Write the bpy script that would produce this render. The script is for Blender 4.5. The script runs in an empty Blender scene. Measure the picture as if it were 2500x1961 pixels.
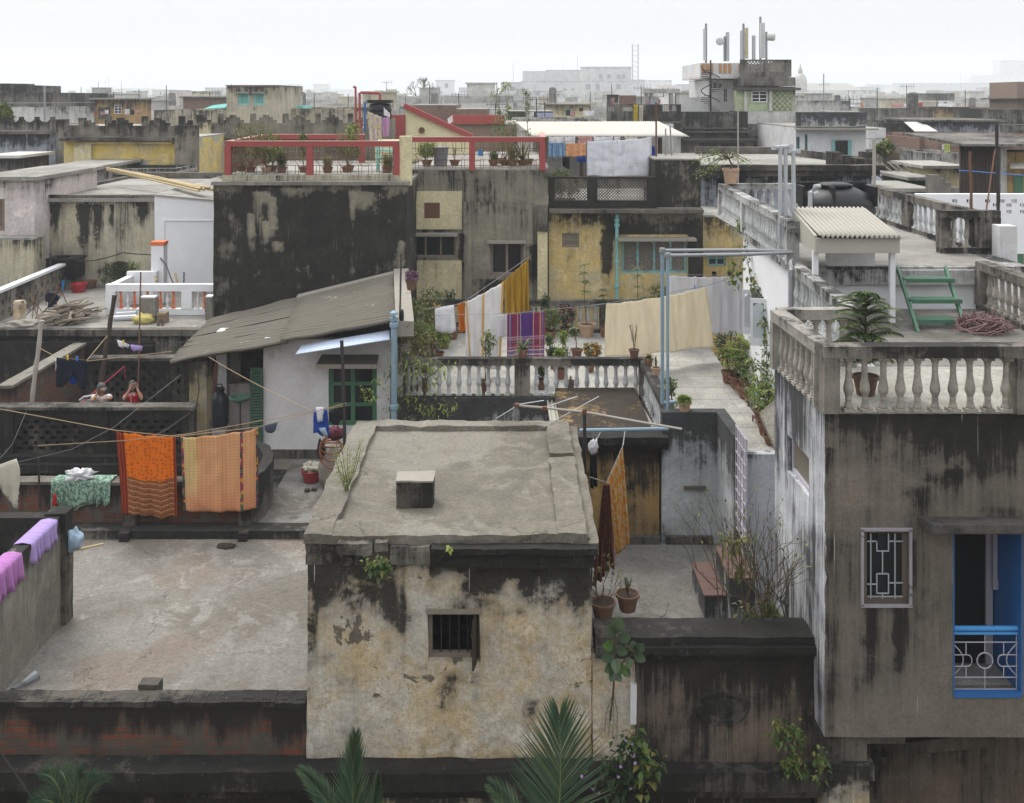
import bpy,bmesh,math,random
from mathutils import Vector as V,Matrix,noise
R=math.radians
sc=bpy.context.scene
# camera, sky, sun, exposure
HC=16.0
FP,CU,CV=2500.0,1250.0,240.0
cam=bpy.data.cameras.new("camera");camo=bpy.data.objects.new("camera",cam)
sc.collection.objects.link(camo);sc.camera=camo
camo.location=(0,0,HC);camo.rotation_euler=(R(90),0,0)
cam.sensor_fit='HORIZONTAL';cam.sensor_width=36;cam.lens=36
cam.shift_y=-(980.5-CV)/2500.0
cam.clip_start=0.1;cam.clip_end=5000
w=bpy.data.worlds.new("World");sc.world=w;w.use_nodes=True
SUN_EL,SUN_AZ=58,-35
nt=w.node_tree;bg=nt.nodes["Background"]
sk=nt.nodes.new('ShaderNodeTexSky');sk.sky_type='NISHITA';sk.sun_disc=False
sk.sun_elevation=R(SUN_EL);sk.sun_rotation=R(SUN_AZ);sk.dust_density=6;sk.air_density=1.0;sk.altitude=10
veil=nt.nodes.new('ShaderNodeMixRGB');veil.inputs[0].default_value=0.86
veil.inputs[2].default_value=(9.3,9.45,9.65,1)
nt.links.new(sk.outputs[0],veil.inputs[1]);
tcw=nt.nodes.new('ShaderNodeTexCoord');sxyz=nt.nodes.new('ShaderNodeSeparateXYZ');mr=nt.nodes.new('ShaderNodeMapRange');vm=nt.nodes.new('ShaderNodeMixRGB');vm.blend_type='MULTIPLY';vm.inputs[0].default_value=1
nt.links.new(tcw.outputs['Generated'],sxyz.inputs[0]);nt.links.new(sxyz.outputs[2],mr.inputs[0]);mr.inputs[1].default_value=0;mr.inputs[2].default_value=.8;mr.inputs[3].default_value=.49;mr.inputs[4].default_value=1.27
nt.links.new(veil.outputs[0],vm.inputs[1]);nt.links.new(mr.outputs[0],vm.inputs[2]);nt.links.new(vm.outputs[0],bg.inputs[0])
bg.inputs[1].default_value=0.1
sl=bpy.data.lights.new("sun",'SUN');sl.energy=1.25;sl.angle=R(25);sl.color=(1,.965,.91)
so=bpy.data.objects.new("sun",sl);sc.collection.objects.link(so)
so.rotation_euler=(R(90-SUN_EL),0,R(180-SUN_AZ));so.location=(0,0,60)
sc.view_settings.view_transform='Standard';sc.view_settings.look='None'
sc.view_settings.exposure=0.82;sc.view_settings.gamma=1
try:sc.view_settings.use_curve_mapping=False
except Exception:pass
sc.render.engine='CYCLES'
cy=sc.cycles
cy.max_bounces=6;cy.diffuse_bounces=3;cy.glossy_bounces=2;cy.transmission_bounces=3
cy.transparent_max_bounces=8;cy.volume_bounces=4;cy.caustics_reflective=False;cy.caustics_refractive=False
try:cy.use_denoising=True;cy.denoiser='OPENIMAGEDENOISE'
except Exception:pass
# helpers
rnd=random.Random(7)
def X(u,Y):return(u-CU)/FP*Y
def Z(v,Y):return HC-(v-CV)/FP*Y
def at(u,v,Y):return V((X(u,Y),Y,Z(v,Y)))
def yat(v,z):return(HC-z)*FP/(v-CV)
class MB:
 def __init__(s):s.v=[];s.f=[];s.uv=[];s.mi=[];s.hasuv=False
 def quad(s,pts,uv=None,mi=0):
  b=len(s.v);s.v+=[tuple(p)for p in pts];s.f.append(tuple(range(b,b+len(pts))));s.mi.append(mi)
  if uv:s.hasuv=True
  s.uv.append(uv or[(0,0)]*len(pts))
 def mesh(s,vs,fs,mi=0,uvs=None):
  b=len(s.v);s.v+=[tuple(p)for p in vs]
  for i,f in enumerate(fs):
   s.f.append(tuple(b+k for k in f));s.mi.append(mi)
   if uvs:s.hasuv=True
   s.uv.append([uvs[k]for k in f]if uvs else[(0,0)]*len(f))
 def face_grid(s,o,a,b,na,nb,mi=0):
  o=V(o);a=V(a);b=V(b)
  vs=[o+a*(i/na)+b*(j/nb)for j in range(nb+1)for i in range(na+1)]
  W=na+1
  s.mesh(vs,[(j*W+i,j*W+i+1,(j+1)*W+i+1,(j+1)*W+i)for j in range(nb)for i in range(na)],mi)
 def box(s,x0,x1,y0,y1,z0,z1,seg=0,mi=0):
  if x1<x0:x0,x1=x1,x0
  if y1<y0:y0,y1=y1,y0
  if z1<z0:z0,z1=z1,z0
  dx,dy,dz=x1-x0,y1-y0,z1-z0
  k=(lambda d:max(1,min(80,int(math.ceil(d/seg)))))if seg else(lambda d:1)
  nx,ny,nz=k(dx),k(dy),k(dz)
  s.face_grid((x0,y0,z0),(dx,0,0),(0,0,dz),nx,nz,mi)
  s.face_grid((x1,y1,z0),(-dx,0,0),(0,0,dz),nx,nz,mi)
  s.face_grid((x0,y1,z0),(0,-dy,0),(0,0,dz),ny,nz,mi)
  s.face_grid((x1,y0,z0),(0,dy,0),(0,0,dz),ny,nz,mi)
  s.face_grid((x0,y0,z1),(dx,0,0),(0,dy,0),nx,ny,mi)
  s.face_grid((x0,y1,z0),(dx,0,0),(0,-dy,0),nx,ny,mi)
  return s
 def prism(s,poly,z0,z1,mi=0):
  n=len(poly);zz=(lambda z,i:z[i]if isinstance(z,(list,tuple))else z)
  for i in range(n):
   a,b=poly[i],poly[(i+1)%n];j=(i+1)%n
   s.quad([(a[0],a[1],zz(z0,i)),(b[0],b[1],zz(z0,j)),(b[0],b[1],zz(z1,j)),(a[0],a[1],zz(z1,i))],mi=mi)
  s.quad([(p[0],p[1],zz(z1,i))for i,p in enumerate(poly)],mi=mi)
  s.quad([(p[0],p[1],zz(z0,i))for i,p in reversed(list(enumerate(poly)))],mi=mi)
  return s
 def bar(s,a,b,wd,ht,up=(0,0,1),mi=0):
  a,b=V(a),V(b);d=(b-a).normalized();up=V(up)
  if abs(d.dot(up))>.98:up=V((0,1,0))
  sd=d.cross(up).normalized();up=sd.cross(d)
  c=[sd*(sx*wd/2)+up*(sz*ht/2)for sx,sz in((-1,-1),(1,-1),(1,1),(-1,1))]
  vs=[a+q for q in c]+[b+q for q in c]
  s.mesh(vs,[(0,1,5,4),(1,2,6,5),(2,3,7,6),(3,0,4,7),(3,2,1,0),(4,5,6,7)],mi);return s
 def tube(s,pts,r,n=6,mi=0):
  pts=[V(p)for p in pts];rr=r if isinstance(r,(list,tuple))else[r]*len(pts)
  vs=[];ref=V((.31,.17,.93))
  for i,p in enumerate(pts):
   d=(pts[min(i+1,len(pts)-1)]-pts[max(i-1,0)])
   if d.length<1e-9:d=V((0,0,1))
   d.normalize();q=ref
   if abs(d.dot(q))>.95:q=V((1,0,0))
   a=d.cross(q).normalized();b=d.cross(a)
   for k in range(n):
    t=2*math.pi*k/n;vs.append(p+(a*math.cos(t)+b*math.sin(t))*rr[i])
  fs=[]
  for i in range(len(pts)-1):
   for k in range(n):
    fs.append((i*n+k,i*n+(k+1)%n,(i+1)*n+(k+1)%n,(i+1)*n+k))
  fs.append(tuple(range(n-1,-1,-1)));fs.append(tuple(range((len(pts)-1)*n,len(pts)*n)))
  s.mesh(vs,fs,mi);return s
 def lathe(s,prof,c=(0,0,0),n=12,mi=0,sq=False):
  vs=[];c=V(c)
  for r,z in prof:
   for k in range(n):
    t=2*math.pi*(k+.5)/n;vs.append(c+V((r*math.cos(t),r*math.sin(t),z)))
  fs=[]
  for i in range(len(prof)-1):
   for k in range(n):
    fs.append((i*n+k,i*n+(k+1)%n,(i+1)*n+(k+1)%n,(i+1)*n+k))
  fs.append(tuple(range(n-1,-1,-1)));fs.append(tuple(range((len(prof)-1)*n,len(prof)*n)))
  s.mesh(vs,fs,mi);return s
 def panel(s,p0,p1,z0,z1,th,holes=(),seg=0,mi=0):
  p0,p1=V((p0[0],p0[1],0)),V((p1[0],p1[1],0));L=(p1-p0).length;d=(p1-p0)/L
  nb=V((-d.y,d.x,0))*th
  def cuts(a,b,hs):
   c=sorted({round(a,4),round(b,4)}|{round(min(max(h,a),b),4)for h in hs});out=[]
   for i in range(len(c)-1):
    k=max(1,int(math.ceil((c[i+1]-c[i])/seg)))if seg else 1
    out+=[c[i]+(c[i+1]-c[i])*q/k for q in range(k)]
   return out+[c[-1]]
  S=cuts(0,L,[q for h in holes for q in h[:2]]);T=cuts(z0,z1,[q for h in holes for q in h[2:]])
  def solid(i,j):
   if i<0 or j<0 or i>=len(S)-1 or j>=len(T)-1:return False
   sm,tm=(S[i]+S[i+1])/2,(T[j]+T[j+1])/2
   return not any(h[0]<sm<h[1]and h[2]<tm<h[3]for h in holes)
  P=lambda a,t,k:p0+d*a+V((0,0,t))+nb*k
  for i in range(len(S)-1):
   for j in range(len(T)-1):
    if not solid(i,j):continue
    a,b,t,u=S[i],S[i+1],T[j],T[j+1]
    s.quad([P(a,t,0),P(b,t,0),P(b,u,0),P(a,u,0)],mi=mi)
    s.quad([P(b,t,1),P(a,t,1),P(a,u,1),P(b,u,1)],mi=mi)
    if not solid(i-1,j):s.quad([P(a,t,1),P(a,t,0),P(a,u,0),P(a,u,1)],mi=mi)
    if not solid(i+1,j):s.quad([P(b,t,0),P(b,t,1),P(b,u,1),P(b,u,0)],mi=mi)
    if not solid(i,j-1):s.quad([P(a,t,1),P(b,t,1),P(b,t,0),P(a,t,0)],mi=mi)
    if not solid(i,j+1):s.quad([P(a,u,0),P(b,u,0),P(b,u,1),P(a,u,1)],mi=mi)
  return s
 def leaf(s,p,d,up,L,Wd,fold=.25,mi=0,droop=0.0):
  d=d.normalized();sd=d.cross(up)
  if sd.length<1e-4:sd=d.cross(V((1,0,.1)))
  sd.normalize();nn=sd.cross(d).normalized()
  m=p+d*(L*.45);tip=p+d*L-V((0,0,droop*L))
  s.mesh([p,m+sd*(Wd/2)+nn*(fold*Wd),tip,m-sd*(Wd/2)+nn*(fold*Wd),m],[(0,4,1),(4,2,1),(0,3,4),(4,3,2)],mi)
 def build(s,name,mat,parent=None,smooth=False,rough=0,freq=2.2,ztop=1000.0,solid=0,weld=False):
  vs=s.v
  if rough:
   out=[]
   for p in vs:
    q=V(p);k=noise.noise_vector(q*freq)*rough+noise.noise_vector(q*freq*3.7+V((9,3,1)))*(rough*.45)
    out.append(tuple(q+k))
   vs=out
  me=bpy.data.meshes.new(name);me.from_pydata(vs,[],s.f);
  for m in(mat if isinstance(mat,(list,tuple))else[mat]):me.materials.append(m)
  if any(s.mi):me.polygons.foreach_set('material_index',s.mi)
  if s.hasuv:
   ul=me.uv_layers.new(name='UVMap');ul.data.foreach_set('uv',[c for f in s.uv for uv in f for c in uv])
  if weld or(rough and smooth):
   bm=bmesh.new();bm.from_mesh(me);bmesh.ops.remove_doubles(bm,verts=bm.verts,dist=1e-4);bm.to_mesh(me);bm.free()
  if smooth:me.polygons.foreach_set('use_smooth',[True]*len(me.polygons))
  me.update();return link(name,me,parent,ztop,solid)
def link(name,me,parent=None,ztop=1000.0,solid=0):
 o=bpy.data.objects.new(name,me);sc.collection.objects.link(o);o["ztop"]=float(ztop or 1000)
 if solid:
  m=o.modifiers.new('thickness','SOLIDIFY');m.thickness=solid;m.offset=0
 par(o,parent);return o
def par(o,parent):
 if parent is not None:
  o.parent=parent
  if parent.type=='EMPTY' and parent.parent is None:o.matrix_parent_inverse=Matrix.Translation(-parent.location)
def tag(o,label=None,cat=None,group=None,kind=None):
 if label:o['label']=label
 if cat:o['category']=cat
 if group:o['group']=group
 if kind:o['kind']=kind
 return o
def thing(name,label,cat,loc=(0,0,0),group=None):
 o=bpy.data.objects.new(name,None);sc.collection.objects.link(o);o.location=loc;o.empty_display_size=.2
 return tag(o,label,cat,group)
def struct(o):o['kind']='structure';return o
def copy_thing(root,loc,label=None,group=None,rz=0,scale=1):
 kids=list(root.children);r=root.copy();sc.collection.objects.link(r)
 r.location=loc;r.rotation_euler=(0,0,rz);r.scale=(scale,)*3
 if label:r['label']=label
 if group:r['group']=group
 for ch in kids:
  c=ch.copy();sc.collection.objects.link(c);c.parent=r
  for g in list(ch.children):
   d=g.copy();sc.collection.objects.link(d);d.parent=c
 return r
def lerp(a,b,t):return a+(b-a)*t
def rv(s=1.0):return V((rnd.uniform(-1,1),rnd.uniform(-1,1),rnd.uniform(-1,1)))*s
# materials
def newmat(name):
 m=bpy.data.materials.new(name);m.use_nodes=True;nt=m.node_tree
 b=nt.nodes['Principled BSDF'];b.inputs['Roughness'].default_value=.9
 try:b.inputs['Specular IOR Level'].default_value=.3
 except Exception:pass
 return m,nt,b
class G:
 def __init__(s,nt):s.nt=nt
 def n(s,t,ins=None,**pr):
  q=s.nt.nodes.new('ShaderNode'+t)
  for k,v in pr.items():setattr(q,k,v)
  for k,v in(ins or{}).items():s.put(q.inputs[k],v)
  return q
 def put(s,sock,v):
  if hasattr(v,'is_linked'):s.nt.links.new(v,sock)
  elif isinstance(v,(tuple,list))and len(v)==3 and sock.type=='RGBA':sock.default_value=(*v,1)
  else:sock.default_value=v
 def m(s,op,a,b=0.0,c=0.0,clamp=False):
  q=s.nt.nodes.new('ShaderNodeMath');q.operation=op;q.use_clamp=clamp
  s.put(q.inputs[0],a);s.put(q.inputs[1],b)
  if len(q.inputs)>2:s.put(q.inputs[2],c)
  return q.outputs[0]
 def mix(s,f,a,b,bt='MIX'):
  q=s.nt.nodes.new('ShaderNodeMixRGB');q.blend_type=bt;s.put(q.inputs[0],f);s.put(q.inputs[1],a);s.put(q.inputs[2],b)
  return q.outputs[0]
 def ramp(s,f,a,b):
  q=s.nt.nodes.new('ShaderNodeMapRange');q.interpolation_type='SMOOTHSTEP' if abs(b-a)>1e-3 else 'LINEAR'
  s.put(q.inputs[0],f);q.inputs[1].default_value=a;q.inputs[2].default_value=b;return q.outputs[0]
 def pos(s):return s.n('NewGeometry').outputs['Position']
 def obj(s):return s.n('TexCoord').outputs['Object']
 def uv(s):
  q=s.n('SeparateXYZ',{0:s.n('TexCoord').outputs['UV']});return q.outputs[0],q.outputs[1]
 def scale(s,v,k):
  q=s.n('VectorMath',operation='MULTIPLY');s.put(q.inputs[0],v);q.inputs[1].default_value=k if isinstance(k,tuple)else(k,k,k);return q.outputs[0]
 def add(s,v,k):
  q=s.n('VectorMath',operation='ADD');s.put(q.inputs[0],v);s.put(q.inputs[1],k);return q.outputs[0]
 def noise(s,v,sc=1.0,det=4.0,ro=.55,dist=0.0,col=False):
  q=s.n('TexNoise',{'Vector':v,'Scale':sc,'Detail':det,'Roughness':ro,'Distortion':dist});return q.outputs[1 if col else 0]
 def bump(s,h,st=.3,d=.02):
  return s.n('Bump',{'Strength':st,'Distance':d,'Height':h}).outputs[0]
MC={}
def plaster(name,c1,c2,grime=(.0085,.0082,.0075),amt=.45,top=.2,reach=1.2,streak=.6,peel=None,peelthr=.62,bump=.6,blot=.55,spots=0.0,drips=0.0,pale=.35,grit=1.0,marks=(),Y=None,mk=1.0):
 """weathered lime plaster: two tints in blotches, black algae in ragged patches and streaks below the coping, flaked patches, grit"""
 if name in MC:return MC[name]
 m,nt,b=newmat(name);g=G(nt);p=g.pos()
 big=g.noise(g.add(p,(11,2,9)),blot,3,.6,.4);mid=g.noise(g.add(p,(1,2,3)),2.4,9,.74,.2);fine=g.noise(p,17,7,.8);n2=g.noise(g.add(p,(31,7,3)),1.1,8,.72)
 st=g.noise(g.scale(p,(5,5,.32)),1.0,8,.76);s2=g.noise(g.add(g.scale(p,(19,19,.8)),(3,1,8)),1.0,5,.7)
 base=g.mix(g.ramp(g.m('ADD',n2,g.m('MULTIPLY',fine,.35)),.56,.80),c1,c2)
 if pale:base=g.mix(g.m('MULTIPLY',g.ramp(g.noise(g.add(p,(23,5,1)),1.6,10,.74,.5),.56,.60),pale),base,tuple(min(.9,k*1.5+.05)for k in c2))
 if peel:
  q=g.noise(g.add(p,(5,17,40)),.9,10,.66,.4);pf=g.ramp(q,peelthr,peelthr+.012)
  base=g.mix(pf,base,peel)
 zt=g.n('Attribute',attribute_type='OBJECT',attribute_name='ztop').outputs['Fac'];z=g.n('SeparateXYZ',{0:p}).outputs[2]
 rel=g.m('MINIMUM',g.m('MAXIMUM',g.m('DIVIDE',g.m('ADD',g.m('SUBTRACT',z,zt),reach),reach),0.0),1.0)
 s=g.m('MULTIPLY',g.m('POWER',rel,1.3),top)
 for n,w_ in((st,1.05*streak),(s2,.45*streak),(mid,1.1*(1.15-streak)),(big,.75),(fine,.22)):s=g.m('ADD',s,g.m('MULTIPLY',g.m('SUBTRACT',n,.5),w_))
 if marks:
  px=g.n('SeparateXYZ',{0:p}).outputs[0];wob=g.m('SUBTRACT',mid,.5)
  for u_,v_,w_,l_,k_ in marks:
   x0,z1,ww,ll=X(u_,Y),Z(v_,Y),w_/FP*Y,l_/FP*Y
   a=g.m('MAXIMUM',0.0,g.m('SUBTRACT',1.0,g.m('DIVIDE',g.m('ABSOLUTE',g.m('ADD',g.m('SUBTRACT',px,x0),g.m('MULTIPLY',wob,ww*2.2))),ww)))
   zz=g.m('ADD',z,g.m('MULTIPLY',wob,ll*.3));bq=g.m('MULTIPLY',g.m('MULTIPLY',g.m('SUBTRACT',zz,z1-ll),1/ll,clamp=True),g.m('MULTIPLY',g.m('SUBTRACT',z1+.03,zz),14.0,clamp=True))
   s=g.m('ADD',s,g.m('MULTIPLY',g.m('MULTIPLY',g.m('POWER',a,.7),g.m('POWER',bq,.6)),k_*mk))
 thr=(.5-amt)*.55
 wash=g.m('MULTIPLY',g.ramp(s,thr-.16,thr+.14),.62);hard=g.m('MULTIPLY',g.ramp(s,thr+.02,thr+.15),.88)
 gcol=g.mix(g.ramp(mid,.42,.66),grime,tuple(k*1.9+.001 for k in grime))
 col=g.mix(hard,g.mix(wash,base,tuple(k*2.2+.008 for k in grime)),gcol)
 if drips:
  dn=g.noise(g.add(g.scale(p,(26,26,.55)),(7,7,2)),1.0,2,.5);col=g.mix(g.m('MULTIPLY',g.ramp(dn,.70,.74),drips),col,(.62,.61,.58))
 if spots:
  vs=g.n('TexVoronoi',{'Vector':p,'Scale':7.0}).outputs['Distance'];col=g.mix(g.m('MULTIPLY',g.m('LESS_THAN',vs,.055),spots),col,(.6,.59,.56))
 ft=g.m('ADD',g.m('MULTIPLY',g.m('SUBTRACT',fine,.5),1.7*grit),g.m('ADD',g.m('MULTIPLY',g.m('SUBTRACT',mid,.5),.9*grit),1.0))
 ft=g.m('MULTIPLY',g.m('MAXIMUM',ft,.25),g.m('SUBTRACT',1.0,g.m('MULTIPLY',g.ramp(g.noise(g.add(p,(9,9,4)),46,2,.5),.64,.70),.45*grit)))
 col=g.mix(1.0,col,g.n('CombineXYZ',{0:ft,1:ft,2:ft}).outputs[0],'MULTIPLY')
 g.put(b.inputs['Base Color'],col)
 h=g.m('ADD',g.m('MULTIPLY',fine,.8),g.m('MULTIPLY',mid,1.4))
 if peel:h=g.m('SUBTRACT',h,g.m('MULTIPLY',pf,1.6))
 g.put(b.inputs['Normal'],g.bump(h,bump,.02));MC[name]=m;return m
def floor_mat(name,c1,c2,c3,crack=1.0,sc=.55,dark=(.05,.047,.042),darkthr=.66):
 if name in MC:return MC[name]
 m,nt,b=newmat(name);g=G(nt);p=g.pos()
 n1=g.noise(p,sc,9,.7,.6);n2=g.noise(g.add(p,(13,5,2)),sc*.6,7,.66,.9);fine=g.noise(p,21,8,.8);mid=g.noise(g.add(p,(4,4,4)),3.2,9,.76,.4);n3=g.noise(g.add(p,(2,14,4)),1.1,10,.76,.6)
 col=g.mix(g.ramp(n1,.42,.58),c1,c2);col=g.mix(g.ramp(n2,.5,.58),col,c3)
 col=g.mix(g.m('MULTIPLY',g.ramp(n3,.55,.61),.5),col,tuple(min(.8,k*1.35+.03)for k in c1))
 col=g.mix(g.m('MULTIPLY',g.ramp(g.noise(g.add(p,(8,1,5)),sc*1.3,9,.74),darkthr,darkthr+.06),.75),col,dark)
 col=g.mix(g.m('MULTIPLY',g.ramp(mid,.56,.68),.32),col,tuple(k*.35 for k in c2))
 if crack:
  wp=g.add(p,g.scale(g.noise(p,1.8,7,.68,0,True),.7))
  v=g.n('TexVoronoi',{'Vector':wp,'Scale':.55},feature='DISTANCE_TO_EDGE').outputs['Distance']
  msk=g.ramp(g.noise(g.add(p,(2,9,1)),.5,3,.6),.50,.56)
  col=g.mix(g.m('MULTIPLY',g.m('MULTIPLY',g.m('LESS_THAN',v,g.m('MULTIPLY',fine,.011)),msk),.6*crack),col,(.03,.028,.025))
 ft=g.m('MAXIMUM',g.m('ADD',g.m('MULTIPLY',g.m('SUBTRACT',fine,.5),2.0),g.m('ADD',g.m('MULTIPLY',g.m('SUBTRACT',mid,.5),.9),1.0)),.3)
 col=g.mix(1.0,col,g.n('CombineXYZ',{0:ft,1:ft,2:ft}).outputs[0],'MULTIPLY')
 g.put(b.inputs['Base Color'],col);g.put(b.inputs['Normal'],g.bump(g.m('ADD',fine,g.m('MULTIPLY',mid,1.6)),.6,.02));MC[name]=m;return m
def brick(name,c1,c2,mortar,over,overthr=.5,bw=.25,bh=.075,grime_amt=.5,reach=1.0,top=.5):
 if name in MC:return MC[name]
 m,nt,b=newmat(name);g=G(nt);p=g.pos();q=g.n('SeparateXYZ',{0:p})
 vec=g.n('CombineXYZ',{0:g.m('ADD',q.outputs[0],q.outputs[1]),1:q.outputs[2],2:0.0}).outputs[0]
 vec=g.add(vec,g.scale(g.noise(p,3,3,.6,0,True),.025))
 t=g.n('TexBrick',{'Vector':vec,'Color1':c1,'Color2':c2,'Mortar':mortar,'Scale':1.0,'Mortar Size':.012,'Mortar Smooth':.3,'Bias':0.0,'Brick Width':bw,'Row Height':bh})
 pl=g.noise(p,2.2,8,.7,.3)
 pf=g.ramp(pl,overthr,overthr+.05);fine=g.noise(p,30,5,.75);mid=g.noise(p,6,6,.7)
 col=g.mix(pf,t.outputs[0],over)
 st=g.noise(g.scale(p,(3.2,3.2,.5)),1,7,.7)
 zt=g.n('Attribute',attribute_type='OBJECT',attribute_name='ztop').outputs['Fac']
 rel=g.m('MINIMUM',g.m('MAXIMUM',g.m('DIVIDE',g.m('ADD',g.m('SUBTRACT',q.outputs[2],zt),reach),reach),0),1)
 s=g.m('ADD',st,g.m('MULTIPLY',rel,top));lo=.98-grime_amt*.75
 col=g.mix(g.m('MULTIPLY',g.ramp(s,lo,lo+.22),.95),col,(.014,.013,.012))
 ft=g.m('ADD',g.m('MULTIPLY',g.m('ADD',fine,mid),.5),.5)
 col=g.mix(1.0,col,g.n('CombineXYZ',{0:ft,1:ft,2:ft}).outputs[0],'MULTIPLY')
 g.put(b.inputs['Base Color'],col)
 g.put(b.inputs['Normal'],g.bump(g.m('ADD',g.m('MULTIPLY',mid,1.0),g.m('MULTIPLY',g.m('MULTIPLY',t.outputs[1],g.m('SUBTRACT',1.0,pf)),-1.2)),.5,.015));MC[name]=m;return m
def simple(name,c,rough=.6,var=.25,sc=6,metal=0.0,dirt=None,dirtthr=.6,bump=.1,spec=.3):
 if name in MC:return MC[name]
 m,nt,b=newmat(name);g=G(nt);p=g.pos()
 n=g.noise(p,sc,6,.65);n2=g.noise(p,sc*6,3,.6)
 f=g.m('ADD',g.m('MULTIPLY',g.m('ADD',g.m('MULTIPLY',n,.6),g.m('MULTIPLY',n2,.4)),2*var),1-var)
 col=g.mix(1.0,c,g.n('CombineXYZ',{0:f,1:f,2:f}).outputs[0],'MULTIPLY')
 if dirt:col=g.mix(g.ramp(g.noise(g.add(p,(3,5,7)),sc*.7,8,.7),dirtthr,dirtthr+.08),col,dirt)
 g.put(b.inputs['Base Color'],col);b.inputs['Roughness'].default_value=rough;b.inputs['Metallic'].default_value=metal
 try:b.inputs['Specular IOR Level'].default_value=spec
 except Exception:pass
 if bump:g.put(b.inputs['Normal'],g.bump(n2,bump,.01))
 MC[name]=m;return m
def leafmat(name,ca,cb,cc=None,rough=.5):
 if name in MC:return MC[name]
 m,nt,b=newmat(name);g=G(nt);r=g.n('NewGeometry').outputs['Random Per Island']
 col=g.mix(r,ca,cb)
 if cc:col=g.mix(g.m('GREATER_THAN',g.m('FRACT',g.m('MULTIPLY',r,7.31)),.8),col,cc)
 g.put(b.inputs['Base Color'],col);b.inputs['Roughness'].default_value=rough
 tr=g.n('BsdfTranslucent',{0:col});mx=g.n('MixShader',{0:.25,1:b.outputs[0],2:tr.outputs[0]})
 nt.links.new(mx.outputs[0],nt.nodes['Material Output'].inputs[0]);MC[name]=m;return m
def clothmat(name,fn,trans=.25,weave=600):
 """fn(g,u,v) -> colour socket or tuple"""
 m,nt,b=newmat(name);g=G(nt);u,v=g.uv();col=fn(g,u,v);p=g.obj()
 w1=g.noise(g.scale(p,(9,9,1.4)),1,4,.6);f=g.m('ADD',g.m('MULTIPLY',w1,.36),.82)
 col=g.mix(1.0,col,g.n('CombineXYZ',{0:f,1:f,2:f}).outputs[0],'MULTIPLY')
 g.put(b.inputs['Base Color'],col);b.inputs['Roughness'].default_value=.95
 g.put(b.inputs['Normal'],g.bump(g.noise(p,90,3,.6),.15,.004))
 tr=g.n('BsdfTranslucent',{0:col});mx=g.n('MixShader',{0:trans,1:b.outputs[0],2:tr.outputs[0]})
 nt.links.new(mx.outputs[0],nt.nodes['Material Output'].inputs[0]);return m
def plaincloth(name,c,tr=.25):return clothmat(name,lambda g,u,v:c,tr)
M={}
M['hut_wall']=plaster('hut_wall',(.52,.405,.245),(.50,.47,.41),amt=.25,top=.34,reach=1.1,streak=.3,peel=(.17,.145,.11),peelthr=.62,bump=.8,blot=1.1,drips=.6,Y=13.5,mk=.48,marks=[(770,1340,60,300,.5),(985,1340,10,520,.3),(1100,1640,40,200,.34),(1165,1640,16,230,.3),(905,1380,40,90,.3),(1420,1380,40,170,.4),(1250,1385,130,70,.3),(1300,1710,24,50,.5),(900,1840,190,40,.2),(1300,1846,160,60,.5),(760,1500,16,340,.35),(1100,1400,30,60,-.4),(1240,1415,26,80,-.4),(1010,1370,44,130,-.5)])
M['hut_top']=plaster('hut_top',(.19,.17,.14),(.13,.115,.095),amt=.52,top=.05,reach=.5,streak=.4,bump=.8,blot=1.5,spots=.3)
M['hut_roof']=floor_mat('hut_roof',(.155,.141,.112),(.122,.111,.088),(.185,.172,.142),crack=1,sc=.7,darkthr=.68)
M['terrace']=floor_mat('terrace',(.205,.196,.175),(.15,.137,.115),(.185,.155,.128),crack=.8,sc=.42,darkthr=.64)
M['court']=floor_mat('court',(.155,.148,.132),(.20,.195,.18),(.12,.11,.095),crack=.4,sc=.6,darkthr=.58)
M['roof_grey']=floor_mat('roof_grey',(.265,.255,.23),(.20,.19,.17),(.29,.285,.26),crack=.4,sc=.35,darkthr=.63)
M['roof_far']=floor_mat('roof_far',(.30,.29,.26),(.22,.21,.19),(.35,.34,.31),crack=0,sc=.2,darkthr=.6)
M['tile_floor']=floor_mat('tile_floor',(.31,.30,.265),(.26,.25,.215),(.35,.34,.31),crack=0,sc=.6,darkthr=.75)
M['garden_floor']=floor_mat('garden_floor',(.34,.335,.31),(.28,.275,.25),(.37,.36,.325),crack=0,sc=.5,dark=(.15,.14,.11),darkthr=.62)
M['cement']=plaster('cement',(.24,.225,.19),(.18,.168,.14),amt=.36,top=.28,reach=.9,streak=.6)
M['cement_dark']=plaster('cement_dark',(.17,.155,.13),(.11,.10,.082),amt=.48,top=.2,reach=1.0,streak=.6,spots=.12)
M['facade_brown']=plaster('facade_brown',(.185,.16,.13),(.152,.134,.112),amt=.29,top=.30,reach=1.2,streak=.66,drips=.5,pale=.2,Y=13,mk=.5,marks=[(2130,1484,26,190,.55),(2198,1486,22,170,.42),(2022,1100,22,760,.42),(2240,1190,40,260,.4),(2226,1320,16,170,.4),(2085,1240,60,120,.3),(2320,1150,60,110,.35),(2380,1010,200,170,.25),(2100,1010,100,130,.25),(2450,1240,90,60,.3)])
M['mould']=plaster('mould',(.12,.108,.086),(.075,.068,.056),amt=.66,top=.1,reach=1.0,streak=.5,spots=.25,pale=.25)
M['black_wall']=plaster('black_wall',(.26,.235,.175),(.17,.155,.12),amt=.90,top=-.22,reach=.5,streak=.42,blot=.6,drips=.12,pale=.3,Y=29,marks=[(640,470,34,110,-.5),(612,520,12,110,-.45),(668,480,12,100,-.5),(860,470,12,260,-.35),(890,470,40,70,-.45),(980,590,14,90,-.4),(678,590,16,30,-.5),(650,540,10,60,-.45),(720,460,40,40,-.3)])
M['medallion_wall']=plaster('medallion_wall',(.19,.145,.11),(.13,.105,.085),amt=.60,top=.25,reach=.7,streak=.72,drips=.2)
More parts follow.
